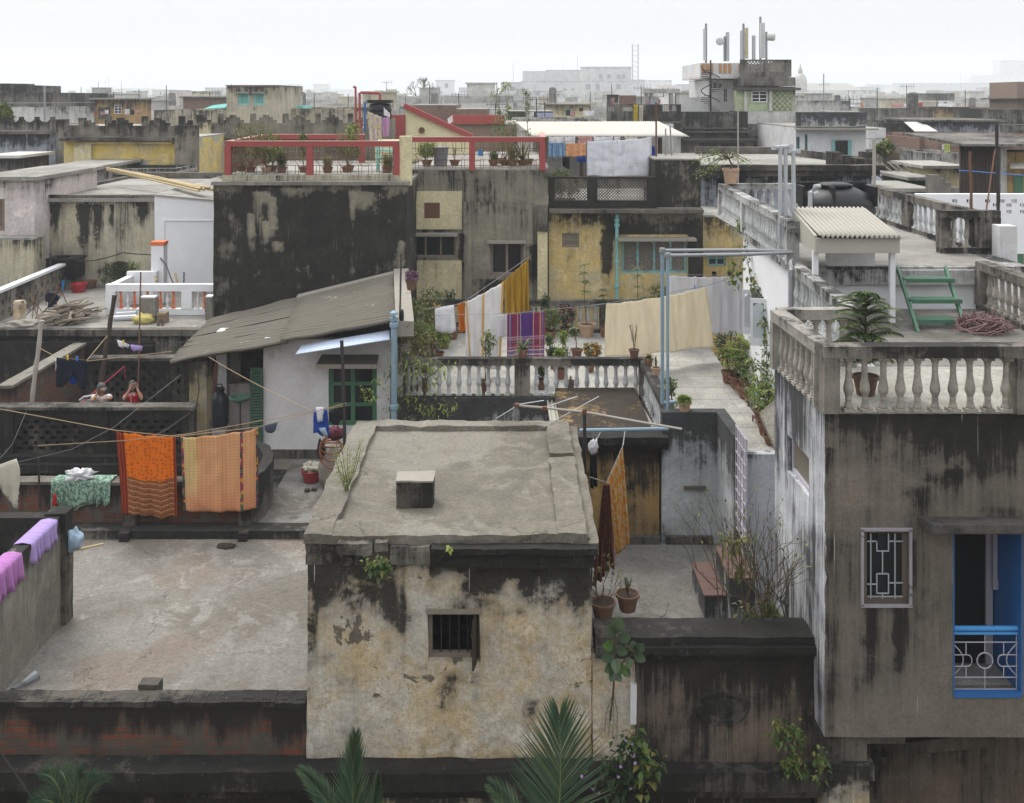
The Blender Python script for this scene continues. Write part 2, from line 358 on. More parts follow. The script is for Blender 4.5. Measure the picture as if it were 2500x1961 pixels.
M['white_streak']=plaster('white_streak',(.60,.61,.635),(.46,.47,.48),grime=(.022,.022,.024),amt=.47,top=.24,reach=2.0,streak=.85,pale=.3)
M['white_pale']=plaster('white_pale',(.60,.61,.625),(.50,.505,.51),grime=(.02,.02,.02),amt=.12,top=.3,reach=.6,streak=.6,grit=.6)
M['white_stain']=plaster('white_stain',(.56,.575,.59),(.40,.41,.41),grime=(.02,.02,.02),amt=.42,top=.30,reach=1.3,streak=.5,pale=.3)
M['white_clean']=plaster('white_clean',(.76,.765,.785),(.72,.725,.74),amt=-.1,top=.1,streak=.5,bump=.1,pale=0,grit=.12)
M['white_wash']=plaster('white_wash',(.62,.615,.62),(.54,.53,.525),amt=.12,top=.06,reach=.5,streak=.5,bump=.25,pale=.2,grit=.4)
M['rail_stone']=plaster('rail_stone',(.38,.36,.325),(.29,.275,.24),amt=.36,top=.1,reach=.25,streak=.4,spots=.1)
M['rail_dark']=plaster('rail_dark',(.24,.22,.19),(.16,.145,.12),amt=.48,top=.1,reach=.3,streak=.5)
M['rail_white']=plaster('rail_white',(.50,.50,.49),(.38,.375,.36),amt=.34,top=.15,reach=.5,streak=.5)
M['baluster']=plaster('baluster',(.36,.335,.29),(.28,.26,.225),amt=.28,top=0,streak=.5,bump=.4,blot=1.6)
M['baluster_white']=plaster('baluster_white',(.54,.55,.55),(.42,.43,.42),amt=.25,top=0,streak=.5,bump=.4,blot=1.6)
M['cream_stain']=plaster('cream_stain',(.48,.435,.31),(.39,.36,.29),amt=.26,top=.2,reach=1.4,streak=.75,Y=34.3,marks=[(205,500,22,130,.5),(240,500,14,110,.45),(135,500,12,90,.4),(272,500,8,70,.4),(110,500,10,120,.3),(345,495,20,60,.4),(300,640,60,60,.25)])
M['cream']=plaster('cream',(.62,.55,.34),(.54,.48,.31),amt=.22,top=.2,reach=1.0,streak=.55)
M['cream_clean']=plaster('cream_clean',(.72,.65,.42),(.68,.61,.39),amt=.0,top=.1,streak=.5,pale=.1,grit=.4)
M['grey_green']=plaster('grey_green',(.26,.24,.185),(.19,.175,.138),amt=.36,top=.10,reach=1.2,streak=.72,Y=32,marks=[(1120,640,16,90,.5),(1300,600,22,130,.35),(1200,680,60,60,.35),(1130,570,14,90,.4),(1060,545,70,26,.4)])
M['yellow']=plaster('yellow',(.60,.44,.165),(.49,.42,.26),amt=.24,top=.30,reach=.8,streak=.5,Y=32.2,marks=[(1482,560,18,190,.65),(1440,735,100,30,.35),(1600,740,110,34,.45),(1392,610,20,110,.22),(1700,560,24,190,.6),(1510,520,40,70,.5)])
M['yellow_old']=plaster('yellow_old',(.70,.53,.14),(.58,.47,.24),amt=.16,top=.0,reach=1.2,streak=.5,peel=(.46,.43,.37),peelthr=.57)
M['ochre']=plaster('ochre',(.40,.25,.085),(.31,.21,.10),amt=.36,top=.25,reach=1.1,streak=.6,peel=(.52,.5,.48),peelthr=.69)
M['blue_old']=plaster('blue_old',(.40,.44,.50),(.31,.33,.37),amt=.34,top=.3,reach=1.5,streak=.55)
M['blue_pale']=plaster('blue_pale',(.46,.52,.64),(.40,.45,.55),amt=.2,top=.2,reach=1.5)
M['pink_wall']=plaster('pink_wall',(.60,.53,.51),(.52,.47,.45),amt=.16,top=.1,reach=1.0)
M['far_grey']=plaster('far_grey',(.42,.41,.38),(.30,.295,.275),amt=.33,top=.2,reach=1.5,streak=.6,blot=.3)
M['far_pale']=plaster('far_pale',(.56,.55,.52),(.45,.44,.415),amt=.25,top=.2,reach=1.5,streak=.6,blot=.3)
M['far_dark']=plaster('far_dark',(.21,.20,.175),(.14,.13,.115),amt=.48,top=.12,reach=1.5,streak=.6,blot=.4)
M['far_green']=plaster('far_green',(.40,.47,.27),(.36,.42,.27),amt=.14,top=.1,reach=1.0)
M['battlement']=plaster('battlement',(.26,.235,.185),(.18,.165,.13),amt=.42,top=.12,reach=1.0,streak=.6)
M['brick_low']=brick('brick_low',(.15,.062,.04),(.10,.05,.038),(.10,.09,.075),(.10,.09,.075),.52,.28,.16,.50,.6,.35)
M['brick_front']=brick('brick_front',(.18,.06,.036),(.09,.07,.054),(.085,.074,.06),(.09,.078,.064),.49,.27,.095,.46,.75,.50)
M['brick_far']=brick('brick_far',(.22,.12,.085),(.17,.10,.08),(.20,.18,.16),(.2,.18,.16),.6,.3,.12,.35,1.0,.2)
M['red_paint']=simple('red_paint',(.30,.062,.058),.7,.22,4,dirt=(.34,.25,.21),dirtthr=.66)
M['pink_top']=simple('pink_top',(.46,.26,.23),.8,.2,4)
M['blue_pipe']=simple('blue_pipe',(.22,.31,.38),.5,.15,5,dirt=(.38,.42,.42),dirtthr=.62)
M['teal_paint']=simple('teal_paint',(.22,.46,.45),.6,.2,5,dirt=(.35,.36,.33),dirtthr=.68)
M['teal_shutter']=simple('teal_shutter',(.20,.50,.47),.7,.15,4)
M['old_wood']=simple('old_wood',(.13,.105,.09),.85,.3,9,dirt=(.22,.2,.2),dirtthr=.6);M['old_trim']=simple('old_trim',(.30,.285,.31),.8,.3,7,dirt=(.10,.085,.08),dirtthr=.55)
M['green_paint']=simple('green_paint',(.055,.15,.085),.55,.25,5,dirt=(.10,.12,.09),dirtthr=.66)
M['green_stair']=simple('green_stair',(.062,.145,.092),.55,.25,8,dirt=(.14,.07,.035),dirtthr=.64)
M['green_dark']=simple('green_dark',(.035,.085,.055),.6,.25,5)
M['blue_bright']=simple('blue_bright',(.025,.13,.36),.45,.08,3)
M['blue_rail']=simple('blue_rail',(.07,.30,.66),.4,.08,3)
M['white_paint']=simple('white_paint',(.66,.66,.68),.6,.12,5)
M['lilac_paint']=simple('lilac_paint',(.42,.40,.45),.6,.12,5)
M['galv']=simple('galv',(.26,.27,.28),.5,.25,7,metal=.4,dirt=(.30,.16,.09),dirtthr=.7)
M['galv_pale']=simple('galv_pale',(.42,.44,.46),.5,.2,7,metal=.2)
M['rust']=simple('rust',(.13,.065,.04),.85,.3,9)
M['dark_iron']=simple('dark_iron',(.035,.03,.03),.7,.3,9,dirt=(.09,.05,.035),dirtthr=.6)
M['black_plastic']=simple('black_plastic',(.009,.0095,.011),.45,.15,3,bump=.03,spec=.3)
M['blue_black_plastic']=simple('blue_black_plastic',(.02,.025,.036),.45,.15,3,bump=.03,spec=.5)
M['asbestos']=simple('asbestos',(.135,.124,.10),.95,.22,2.2,dirt=(.30,.28,.25),dirtthr=.62,bump=.25)
M['sheet_pale']=simple('sheet_pale',(.36,.345,.30),.9,.14,3,dirt=(.36,.34,.28),dirtthr=.66)
M['sheet_blue']=simple('sheet_blue',(.50,.57,.70),.6,.12,3)
M['sheet_cloud']=simple('sheet_cloud',(.50,.485,.44),.9,.14,3)
M['slab_dark']=simple('slab_dark',(.075,.07,.062),.95,.3,5,dirt=(.15,.14,.12),dirtthr=.6,bump=.3)
M['slab']=simple('slab',(.27,.25,.215),.95,.25,4,dirt=(.07,.065,.055),dirtthr=.62,bump=.3)
M['wood']=simple('wood',(.22,.16,.10),.85,.3,12,bump=.3)
M['wood_grey']=simple('wood_grey',(.23,.195,.155),.9,.35,9,bump=.3)
M['wood_dark']=simple('wood_dark',(.045,.032,.024),.8,.3,12,bump=.2)
M['bamboo']=simple('bamboo',(.46,.36,.20),.7,.22,10)
M['bamboo_grey']=simple('bamboo_grey',(.34,.31,.27),.8,.25,10)
M['brown_shutter']=simple('brown_shutter',(.22,.165,.13),.8,.2,6)
M['mauve_wood']=simple('mauve_wood',(.24,.18,.165),.7,.15,6)
M['terracotta']=simple('terracotta',(.19,.092,.056),.9,.3,9,dirt=(.26,.21,.17),dirtthr=.56,bump=.2)
M['terracotta_pale']=simple('terracotta_pale',(.44,.29,.20),.9,.2,9,dirt=(.46,.40,.34),dirtthr=.56,bump=.2)
M['terracotta_dark']=simple('terracotta_dark',(.15,.085,.055),.9,.3,9,dirt=(.16,.14,.12),dirtthr=.56,bump=.2)
M['soil']=simple('soil',(.045,.032,.022),1,.4,30,bump=.5)
M['step_red']=simple('step_red',(.115,.066,.056),.6,.2,5,dirt=(.21,.15,.13),dirtthr=.64)
M['orange_paint']=simple('orange_paint',(.62,.15,.05),.6,.12,5)
M['rope']=simple('rope',(.34,.255,.16),.95,.2,20)
M['rope_dark']=simple('rope_dark',(.05,.045,.04),.9,.2,20)
M['rope_red']=simple('rope_red',(.30,.03,.04),.9,.2,20)
M['wire_pale']=simple('wire_pale',(.26,.26,.27),.6,.15,20)
M['cable_red']=simple('cable_red',(.21,.125,.125),.7,.35,14)
M['peg_yellow']=simple('peg_yellow',(.75,.55,.03),.5,.1,9)
M['peg_blue']=simple('peg_blue',(.05,.2,.6),.5,.1,9)
M['basin_red']=simple('basin_red',(.36,.02,.03),.35,.1,4,spec=.5)
M['basin_green']=simple('basin_green',(.24,.48,.34),.35,.1,4,spec=.5)
M['blue_plastic']=simple('blue_plastic',(.05,.26,.62),.4,.12,4,spec=.5)
M['grey_bin']=simple('grey_bin',(.16,.175,.20),.5,.12,4)
M['chair_green']=simple('chair_green',(.22,.52,.44),.45,.1,4)
M['sack']=simple('sack',(.28,.255,.22),.95,.25,12)
M['sack_yellow']=simple('sack_yellow',(.46,.40,.14),.95,.25,12)
M['hose']=simple('hose',(.27,.10,.05),.5,.15,9)
M['bag_maroon']=simple('bag_maroon',(.085,.012,.025),.7,.2,8)
M['straw']=simple('straw',(.35,.28,.17),.95,.3,14)
M['antenna']=simple('antenna',(.50,.51,.50),.5,.12,4)
M['antenna_tan']=simple('antenna_tan',(.46,.40,.25),.6,.12,4)
M['tarp']=simple('tarp',(.10,.36,.32),.7,.2,4)
M['void']=simple('void',(.008,.008,.009),.9,.1,3,bump=0)
m,nt_,b_=newmat('glass_dark');b_.inputs['Base Color'].default_value=(.012,.014,.016,1);b_.inputs['Roughness'].default_value=.12;M['glass']=m
m,nt_,b_=newmat('glass_frost');b_.inputs['Base Color'].default_value=(.52,.57,.58,1);b_.inputs['Roughness'].default_value=.35;M['frost']=m
m,nt_,b_=newmat('glass_grey');b_.inputs['Base Color'].default_value=(.17,.15,.115,1);b_.inputs['Roughness'].default_value=.4;M['glass_grey']=m
M['leaf']=leafmat('leaf',(.045,.085,.022),(.12,.17,.045),(.20,.20,.05))
M['leaf_dark']=leafmat('leaf_dark',(.018,.045,.016),(.05,.09,.03))
M['leaf_lime']=leafmat('leaf_lime',(.16,.24,.045),(.28,.31,.07),(.09,.16,.03))
M['leaf_dry']=leafmat('leaf_dry',(.15,.13,.045),(.20,.18,.06),(.08,.10,.03))
M['leaf_red']=leafmat('leaf_red',(.075,.03,.02),(.14,.06,.03),(.05,.055,.02))
M['leaf_far']=leafmat('leaf_far',(.05,.075,.035),(.09,.12,.055))
M['palm']=leafmat('palm',(.03,.065,.035),(.075,.125,.07),(.10,.12,.055),.38)
M['fig']=leafmat('fig',(.07,.11,.06),(.11,.15,.085),(.10,.19,.05),.35)
M['purple_leaf']=leafmat('purple_leaf',(.16,.08,.14),(.22,.12,.18))
M['flower_pink']=leafmat('flower_pink',(.55,.12,.20),(.65,.22,.3))
M['flower_orange']=leafmat('flower_orange',(.65,.25,.05),(.7,.38,.12))
M['flower_violet']=leafmat('flower_violet',(.45,.25,.60),(.55,.38,.68))
M['stem']=simple('stem',(.085,.065,.04),.9,.3,12)
M['stem_pale']=simple('stem_pale',(.20,.17,.11),.9,.3,12)
M['stem_green']=simple('stem_green',(.12,.16,.05),.8,.25,12)
# builders for the structure
BM_={}
def baluster_mesh(mat):
 if mat in BM_:return BM_[mat]
 b=MB()
 b.box(-.072,.072,-.072,.072,0,.045);b.box(-.068,.068,-.068,.068,.655,.70)
 b.lathe([(.060,.045),(.052,.07),(.036,.135),(.042,.15),(.042,.165),(.035,.175),(.041,.19),(.041,.2),(.046,.215),(.062,.25),(.066,.285),(.058,.34),(.045,.41),(.036,.50),(.040,.515),(.040,.53),(.034,.54),(.040,.555),(.034,.575),(.042,.61),(.058,.655)],n=10)
 o=b.build('baluster',M[mat],smooth=False);me=o.data;bpy.data.objects.remove(o)
 for p in me.polygons:p.use_smooth=len(p.vertices)==4 and abs(p.normal.z)<.97 and p.index>11
 BM_[mat]=me;return me
def baluster(par_,x,y,z,h,mat,rz=0):
 o=link('baluster',baluster_mesh(mat),par_);o.location=(x,y,z);o.scale=(h/.7,h/.7,h/.7)if h<.66 else(1,1,h/.7)
 o.rotation_euler=(rnd.gauss(0,.012),rnd.gauss(0,.012),rz+rnd.gauss(0,.06));o.matrix_parent_inverse=Matrix.Translation(-par_.location);return o
def balustrade(label,p0,p1,zb,h=.70,at_s=None,n=8,posts=(),rw=.2,rh=.13,railm='rail_stone',bm='baluster',plinth=.0,postm=None,cat='balustrade',mats=None,group=None,hang=0):
 p0,p1=V((p0[0],p0[1],0)),V((p1[0],p1[1],0));L=(p1-p0).length;d=(p1-p0)/L;nn=V((-d.y,d.x,0))
 ang=math.atan2(d.y,d.x)
 t=thing('balustrade',label,cat,(p0.x,p0.y,zb),group)
 def slab(s0,s1,w_,z0,z1,name,m_):
  b=MB();k=max(1,int((s1-s0)/.25));
  vs=[]
  for i in range(k+1):
   s=s0+(s1-s0)*i/k
   for a,z in((-w_/2,z0),(w_/2,z0),(w_/2,z1),(-w_/2,z1)):q=p0+d*s+nn*a;vs.append((q.x,q.y,z))
  fs=[(0,1,2,3),(4*k+3,4*k+2,4*k+1,4*k)]
  for i in range(k):
   for a in range(4):e=(a+1)%4;fs.append((4*i+a,4*i+4+a,4*i+4+e,4*i+e))
  b.mesh(vs,fs);return b.build(name,M[m_],t,rough=.007,ztop=z1)
 slab(0,L,rw,zb+h,zb+h+rh,'rail',railm)
 if plinth:slab(0,L,rw*.9,zb-plinth,zb-.002,'plinth',railm)
 for s,w_ in posts:slab(max(0,s-w_/2),min(L,s+w_/2),rw*1.08,zb-hang,zb+h-.002,'post',postm or railm)
 if at_s is None:
  at_s=[];ps=sorted(posts);
  for i in range(len(ps)-1):
   a,b_=ps[i][0]+ps[i][1]/2,ps[i+1][0]-ps[i+1][1]/2;k=max(1,int(round((b_-a)/n)))if isinstance(n,float)else n
   at_s+=[a+(b_-a)*(j+.5)/k for j in range(k)]
 for i,s in enumerate(at_s):
  q=p0+d*s;baluster(t,q.x,q.y,zb,h,(mats[i%len(mats)]if mats else bm),ang)
 return t
def window(pr,s0,s1,y,z0,z1,fm='wood_dark',nx=2,nz=1,depth=.1,glass='glass',th=.05,axis='x',name='window',grille=None,gm='wire_pale',trim=None):
 T=(lambda s,d,z:(s,y+d,z))if axis=='x' else(lambda s,d,z:(y+d,s,z))
 def bx(b,a0,a1,d0,d1,c0,c1):
  p=T(a0,d0,c0);q=T(a1,d1,c1);b.box(p[0],q[0],p[1],q[1],p[2],q[2])
 b=MB();d0,d1=depth,depth+.06
 bx(b,s0,s0+th,d0,d1,z0,z1);bx(b,s1-th,s1,d0,d1,z0,z1);bx(b,s0+th,s1-th,d0,d1,z0,z0+th);bx(b,s0+th,s1-th,d0,d1,z1-th,z1)
 xs=[lerp(s0,s1,i/nx)for i in range(1,nx)];zs=[lerp(z0,z1,i/nz)for i in range(1,nz)]
 for x in xs:bx(b,x-th*.45,x+th*.45,d0-.003,d1-.003,z0+th,z1-th)
 for z in zs:bx(b,s0+th,s1-th,d0+.004,d1-.004,z-th*.35,z+th*.35)
 o=b.build(name,M[fm],pr)
 if glass:
  g=MB();bx(g,s0+.01,s1-.01,d0+.03,d0+.045,z0+.01,z1-.01);g.build('pane',M[glass],o)
 if grille:
  q=MB()
  if grille=='bars':
   k=max(2,int((s1-s0)/.12))
   for i in range(1,k):q.tube([T(lerp(s0,s1,i/k),d0-.02,z0),T(lerp(s0,s1,i/k),d0-.02,z1)],.008,5)
  elif grille=='circles':
   for i in range(nx):
    a,c=lerp(s0,s1,i/nx),lerp(s0,s1,(i+1)/nx);r=min((c-a)*.46,(z1-z0)*.24)
    for zc in(lerp(z0,z1,.27),lerp(z0,z1,.73)):
     for rr in(r,r*.55):q.tube([T((a+c)/2+rr*math.cos(k*math.pi/8),d0-.02,zc+rr*math.sin(k*math.pi/8))for k in range(17)],.009,4)
    q.tube([T((a+c)/2,d0-.02,z0),T((a+c)/2,d0-.02,z1)],.008,4)
   for z in(.1,.5,.9):q.tube([T(s0,d0-.02,lerp(z0,z1,z)),T(s1,d0-.02,lerp(z0,z1,z))],.008,4)
  q.build('grille',M[gm],o)
 return o
def shade(pr,x0,x1,y,z,proj=.45,th=.08,m='slab',drop=.0,name='sunshade'):
 b=MB();b.prism([(x0,y-proj),(x1,y-proj),(x1,y+.02),(x0,y+.02)],[z-th-drop,z-th-drop,z-th,z-th],[z-drop,z-drop,z,z])
 return b.build(name,M[m],pr,rough=.006)
def corrug(name,c00,c10,c11,c01,m,pr=None,waves=20,amp=.022,nv=4,rough=0,sub=6):
 """corrugated sheet; corners c00->c10 runs across the waves"""
 c00,c10,c11,c01=map(V,(c00,c10,c11,c01));n=(c10-c00).cross(c01-c00).normalized()
 if n.z<0:n=-n
 k=waves*sub;b=MB();vs=[]
 for j in range(nv+1):
  t=j/nv
  for i in range(k+1):
   s=i/k;p=lerp(lerp(c00,c10,s),lerp(c01,c11,s),t);vs.append(p+n*(amp*math.sin(2*math.pi*waves*s)))
 W=k+1;b.mesh(vs,[(j*W+i,j*W+i+1,(j+1)*W+i+1,(j+1)*W+i)for j in range(nv)for i in range(k)])
 o=b.build(name,M[m],pr,smooth=True,rough=rough,freq=1.2,solid=.012);return o
 # ground
g_=MB();g_.quad([(-990,-60,0),(990,-60,0),(990,1630,0),(-990,1630,0)])
struct(g_.build('ground',floor_mat('ground_mat',(.16,.15,.13),(.2,.19,.17),(.13,.12,.11),0,.05)))
# the old house below us: ledge and walls under both terraces
ZF=7.45
t=thing('house','mouldy old house front below the flat terraces, with a long black ledge','house',(0,13.5,0))
MB().box(-12,3.95,13.5,13.78,0,7.02,.5).build('wall',M['medallion_wall'],t,rough=.012,ztop=7.0)
MB().box(-12,3.95,13.79,24.0,0,7.3).build('side_wall',M['far_dark'],t)
b=MB();b.box(-12,4.05,13.2,13.79,7.06,7.3,.12);b.box(-12,4.0,13.32,13.6,6.9,7.055,.14)
b.build('ledge',M['mould'],t,rough=.022,ztop=7.3)
MB().box(-2.6,.9,13.46,13.498,5.0,6.88,.2).build('plaster_patch',M['hut_wall'],t,rough=.006,ztop=7.0)
b=MB();b.box(-12.2,1.0,13.8,20.2,7.302,ZF,.4);struct(b.build('terrace_floor',M['terrace'],rough=.006,freq=.8))
b=MB();b.box(1.0,5.3,13.8,19.72,7.302,ZF,.4);struct(b.build('court_floor',M['court'],rough=.006,freq=.8))
# the rooftop hut in the middle
hx0,hx1,hy0,hy1,hz=-2.70,1.05,13.5,18.15,10.22
t=thing('hut','peeling ochre rooftop hut with a cracked flat roof and a small barred window','hut',(-.8,13.5,ZF))
wx0,wx1,wz0,wz1=X(1044,13.5),X(1172,13.5),Z(1617,13.5),Z(1487,13.5)
b=MB();b.panel((hx0,hy0),(hx1,hy0),7.3,9.86,.28,[(wx0-hx0,wx1-hx0,wz0,wz1)],seg=.11)
b.build('wall',M['hut_wall'],t,rough=.022,freq=1.6,ztop=9.86)
b=MB();b.panel((hx1,hy0+.281),(hx1,hy1),7.3,9.86,.28,(),seg=.25);b.panel((hx0,hy1),(hx0,hy0+.281),7.3,9.86,.28,(),seg=.25)
b.panel((hx1-.281,hy1),(hx0+.281,hy1),7.3,9.86,.28,(),seg=.4);b.build('side_wall',M['hut_top'],t,rough=.015,ztop=9.86)
b=MB();b.panel((hx0-.02,hy0-.02),(hx1+.0,hy0-.02),9.865,10.14,.5,(),seg=.09);b.build('fascia',M['hut_top'],t,rough=.03,freq=3,ztop=10.1)
b=MB();b.box(X(1052,13.4),X(1452,13.4),13.32,13.49,Z(1382,13.4),Z(1345,13.4),.08);b.box(X(1052,13.4),X(1458,13.4),13.27,13.49,Z(1345,13.4)+.002,Z(1330,13.4),.08)
b.build('cornice',M['mould'],t,rough=.022,freq=3.5,ztop=9.9)
b=MB();b.box(X(826,13.4),X(910,13.4),13.33,13.48,Z(1352,13.4),Z(1322,13.4),.05);b.box(X(915,13.4),X(948,13.4),13.35,13.48,Z(1345,13.4),Z(1320,13.4),.05)
b.build('broken_cornice',M['hut_top'],t,rough=.025,freq=5)
b=MB();b.box(X(955,13.4),X(1050,13.4),13.39,13.478,Z(1378,13.4),10.135,.06);b.build('plaster_patch',M['cement'],t,rough=.02,freq=4,ztop=12)
rx0,rx1,ry0,ry1=-2.37,.60,13.92,17.88
MB().box(hx0+.02,hx1-.02,hy0+.02,hy1,9.87,10.19,.22).build('roof',M['hut_roof'],t,rough=.014,freq=1.4)
b=MB();b.panel((0,0),(1,0),0,1,1)
b=MB()
b.box(hx0-.06,rx0,hy0-.05,hy1+.05,10.145,10.275,.1);b.box(rx1,hx1-.06,hy0-.05,16.32,10.145,10.275,.1);b.box(rx1,hx1-.06,16.52,hy1+.05,10.145,10.275,.1)
b.box(rx0,rx1,hy0-.05,ry0,10.145,10.262,.1);b.box(rx0,rx1,ry1,hy1+.05,10.145,10.275,.1)
b.build('roof_rim',M['hut_roof'],t,rough=.03,freq=2.6)
b=MB();b.box(hx1-.055,hx1+.09,hy0-.07,hy1+.03,10.02,10.17,.1);b.build('side_cornice',M['hut_roof'],t,rough=.025,freq=3)
b=MB();b.box(X(968,14.55),X(1057,14.55),14.5,14.86,10.18,10.56,.07);b.build('chimney_stub',M['mould'],t,rough=.014,freq=5);MB().box(X(966,14.55),X(1059,14.55),14.49,14.87,10.562,10.585,.07).build('stub_top',M['slab'],t,rough=.012,freq=5)
b=MB();b.box(wx0,wx0+.05,13.62,13.72,wz0,wz1);b.box(wx1-.05,wx1,13.62,13.72,wz0,wz1);b.box(wx0+.05,wx1-.05,13.62,13.72,wz0,wz0+.05);b.box(wx0-.02,wx1+.02,13.47,13.7,wz1-.055,wz1+.005)
wf=b.build('window',M['wood_grey'],t,rough=.004)
b=MB()
for k in range(1,5):x=lerp(wx0+.05,wx1-.05,k/5);b.tube([(x,13.66,wz0+.05),(x,13.66,wz1-.05)],.009,6)
b.build('grille',M['dark_iron'],wf)
b=MB();b.prism([(wx1-.1,13.32),(wx1-.075,13.32),(wx1-.02,13.66),(wx1-.045,13.66)],wz0-.02,wz1-.08);
for z in(.25,.6):b.bar((wx1-.108,13.36,lerp(wz0,wz1,z)),(wx1-.055,13.63,lerp(wz0,wz1,z)),.02,.06)
b.build('shutter',M['wood_dark'],wf)
# brick parapet in front of the left terrace
zt=Z(1708,13.6)
t=thing('wall','low crumbling wall of bare red bricks in front of the pale terrace','wall',(-5,13.6,7.3))
MB().box(-9,-2.72,13.56,13.8,7.3,zt-.07,.1).build('brickwork',M['brick_front'],t,rough=.016,freq=3,ztop=zt)
b=MB();x=-9
while x<-2.8:
 wd=rnd.uniform(.2,.27);dz=rnd.uniform(-.006,.006)
 b.box(x,min(x+wd,-2.74),13.54+rnd.uniform(-.01,.01),13.82,zt-.068,zt+dz,.07)
 if rnd.random()<.7:b.box(x+.05,min(x+wd-.05,-2.76),13.60,13.67,zt+dz-.01,zt+dz+.008)
 x+=wd+.004
b.build('coping',M['mould'],t,rough=.012,freq=5)
b=MB();b.box(-5.05,-4.78,13.83,14.02,ZF,zt+.06,.06);tag(b.build('brick_stub',M['mould'],t,rough=.01,freq=6))
t=thing('wall','plain grey terrace side wall with two purple cloths over it','wall',(-7.4,15,ZF))
MB().box(-7.55,-7.32,13.8,16.6,ZF,9.22,.2).build('wall',M['cement'],t,rough=.012,ztop=9.2)
MB().box(-7.57,-7.24,16.6,16.9,ZF,9.26,.12).build('pier',M['cement_dark'],t,rough=.014,ztop=9.3)
t=thing('wall','dark mouldy wall running left from the grey side wall, a white shirt above it','wall',(-10,16.8,ZF))
MB().box(-12.2,-7.57,16.62,16.86,ZF,9.18,.2).build('wall',M['mould'],t,rough=.012,ztop=9.2)
# step, corridor and the low brick wall behind the left terrace
b=MB();b.box(-12.2,-1.8,19.85,20.25,ZF-.1,ZF+.16,.2);struct(b.build('kerb',M['cement'],rough=.012,ztop=7.62))
b=MB();b.box(-5.1,-2.0,20.25,24.1,ZF-.1,ZF+.10,.4);struct(b.build('passage_floor',M['court'],rough=.008))
t=thing('wall','low brick wall with stone coping behind the hanging orange cloths','wall',(-8,20.4,ZF))
zt=16-7.58
MB().box(-12.2,-5.12,20.26,20.5,ZF,zt-.06,.2).build('brickwork',M['brick_low'],t,rough=.012,ztop=zt-.1)
b=MB();b.box(-12.2,-5.08,20.22,20.54,zt-.06,zt,.2);b.build('coping',M['cement_dark'],t,rough=.014,ztop=10)
b=MB();pts=[(-5.12,20.26),(-5.0,20.7),(-4.98,21.2),(-5.05,21.7),(-5.25,22.2),(-5.7,22.6)]
for i in range(5):
 a,c=pts[i],pts[i+1];b.panel(a,c,ZF,zt+.05,.22,(),seg=.25)
b.build('curved_end',M['cement_dark'],t,rough=.012,ztop=zt)
for u in(305,590):
 b=MB();x=X(u,19.9);b.box(x-.12,x+.12,20.1,20.3,ZF-.0,ZF+1.0 if u<400 else ZF+.8,.12);b.build('pier',M['cement_dark'],t,rough=.012,ztop=9)
 # court on the right: front wall with medallion
t=thing('wall','black stained wall with a worn oval medallion and a heavy coping','wall',(2.6,13.4,7.3))
zt=Z(1557,13.35)
b=MB();b.box(1.62,3.96,13.42,13.72,7.3,zt-.2,.12);b.build('wall',M['medallion_wall'],t,rough=.014,ztop=zt-.2)
b=MB();b.box(1.06,1.615,13.45,13.72,7.3,zt-.3,.1);b.build('plaster_patch',M['hut_wall'],t,rough=.014,ztop=zt+.2)
b=MB();b.box(1.09,3.95,13.36,13.86,zt-.1,zt,.1);b.box(1.09,3.96,13.30,13.80,zt-.205,zt-.103,.1);b.box(1.09,3.96,13.37,13.76,zt-.29,zt-.208,.1)
b.build('coping',M['mould'],t,rough=.014,freq=3,ztop=zt-.02)
b=MB();b.box(1.55,1.63,13.405,13.47,Z(1770,13.4),Z(1672,13.4),.05);b.build('pipe_cover',M['white_paint'],t,rough=.006)
mc=at(1763,1730,13.4);b=MB();vs=[];N=40
for ring in range(5):
 for k in range(N):
  a=2*math.pi*k/N;r=(1,.9,.72,.6,.3)[ring];dpt=(0,.035,.03,.012,.03)[ring]
  rr=r*(1+.07*noise.noise(V((math.cos(a)*2,math.sin(a)*2,ring*.3))))
  vs.append((mc.x+.375*rr*math.cos(a),13.425-dpt,mc.z+.245*rr*math.sin(a)))
fs=[(r_*N+k,r_*N+(k+1)%N,(r_+1)*N+(k+1)%N,(r_+1)*N+k)for r_ in range(4)for k in range(N)]+[tuple(4*N+k for k in range(N))]
b.mesh(vs,fs);b.build('medallion',M['mould'],t,rough=.022,freq=5)
# back of the court
t=thing('outhouse','ochre stained outhouse with a thick mossy cornice and rusty sheet roof','outhouse',(2.0,19.7,ZF))
MB().box(1.0,2.84,19.74,23.7,ZF,9.3,.3).build('wall',M['ochre'],t,rough=.01,ztop=9.3)
b=MB();b.box(.9,2.98,19.5,20.1,9.3,9.42,.12);b.box(.9,2.98,19.42,20.05,9.423,9.56,.12);b.build('cornice',M['mould'],t,rough=.022,ztop=9.5)
b=MB();b.box(1.0,2.84,19.6,19.74,ZF,ZF+.14,.2);b.build('threshold',M['cement_dark'],t,rough=.008)
corrug('roof',(.8,19.95,8.95+.35),(2.95,19.95,8.95+.35),(2.95,23.7,9.0),(.8,23.7,9.0),'sheet_pale',t,waves=22,amp=.03)
t=thing('wall','tall white plaster wall with black mould beside the ochre outhouse','wall',(3.4,19.7,ZF))
b=MB();b.prism([(2.88,19.66),(3.93,19.66),(3.96,18.3),(4.16,18.3),(4.13,19.9),(2.88,19.9)],ZF,9.97);b.build('wall',M['white_stain'],t,rough=.008,ztop=9.97)
MB().box(2.95,3.85,19.6,19.66,ZF,ZF+.16,.15).build('skirting',M['cement_dark'],t,rough=.008)
MB().box(3.3,3.72,19.60,19.658,8.5,8.56,.08).build('door_lintel',M['cement_dark'],t,rough=.008)
t=thing('wall','smooth white wall panel below the tiled passage, next to the lilac gate','wall',(4.6,17.8,ZF))
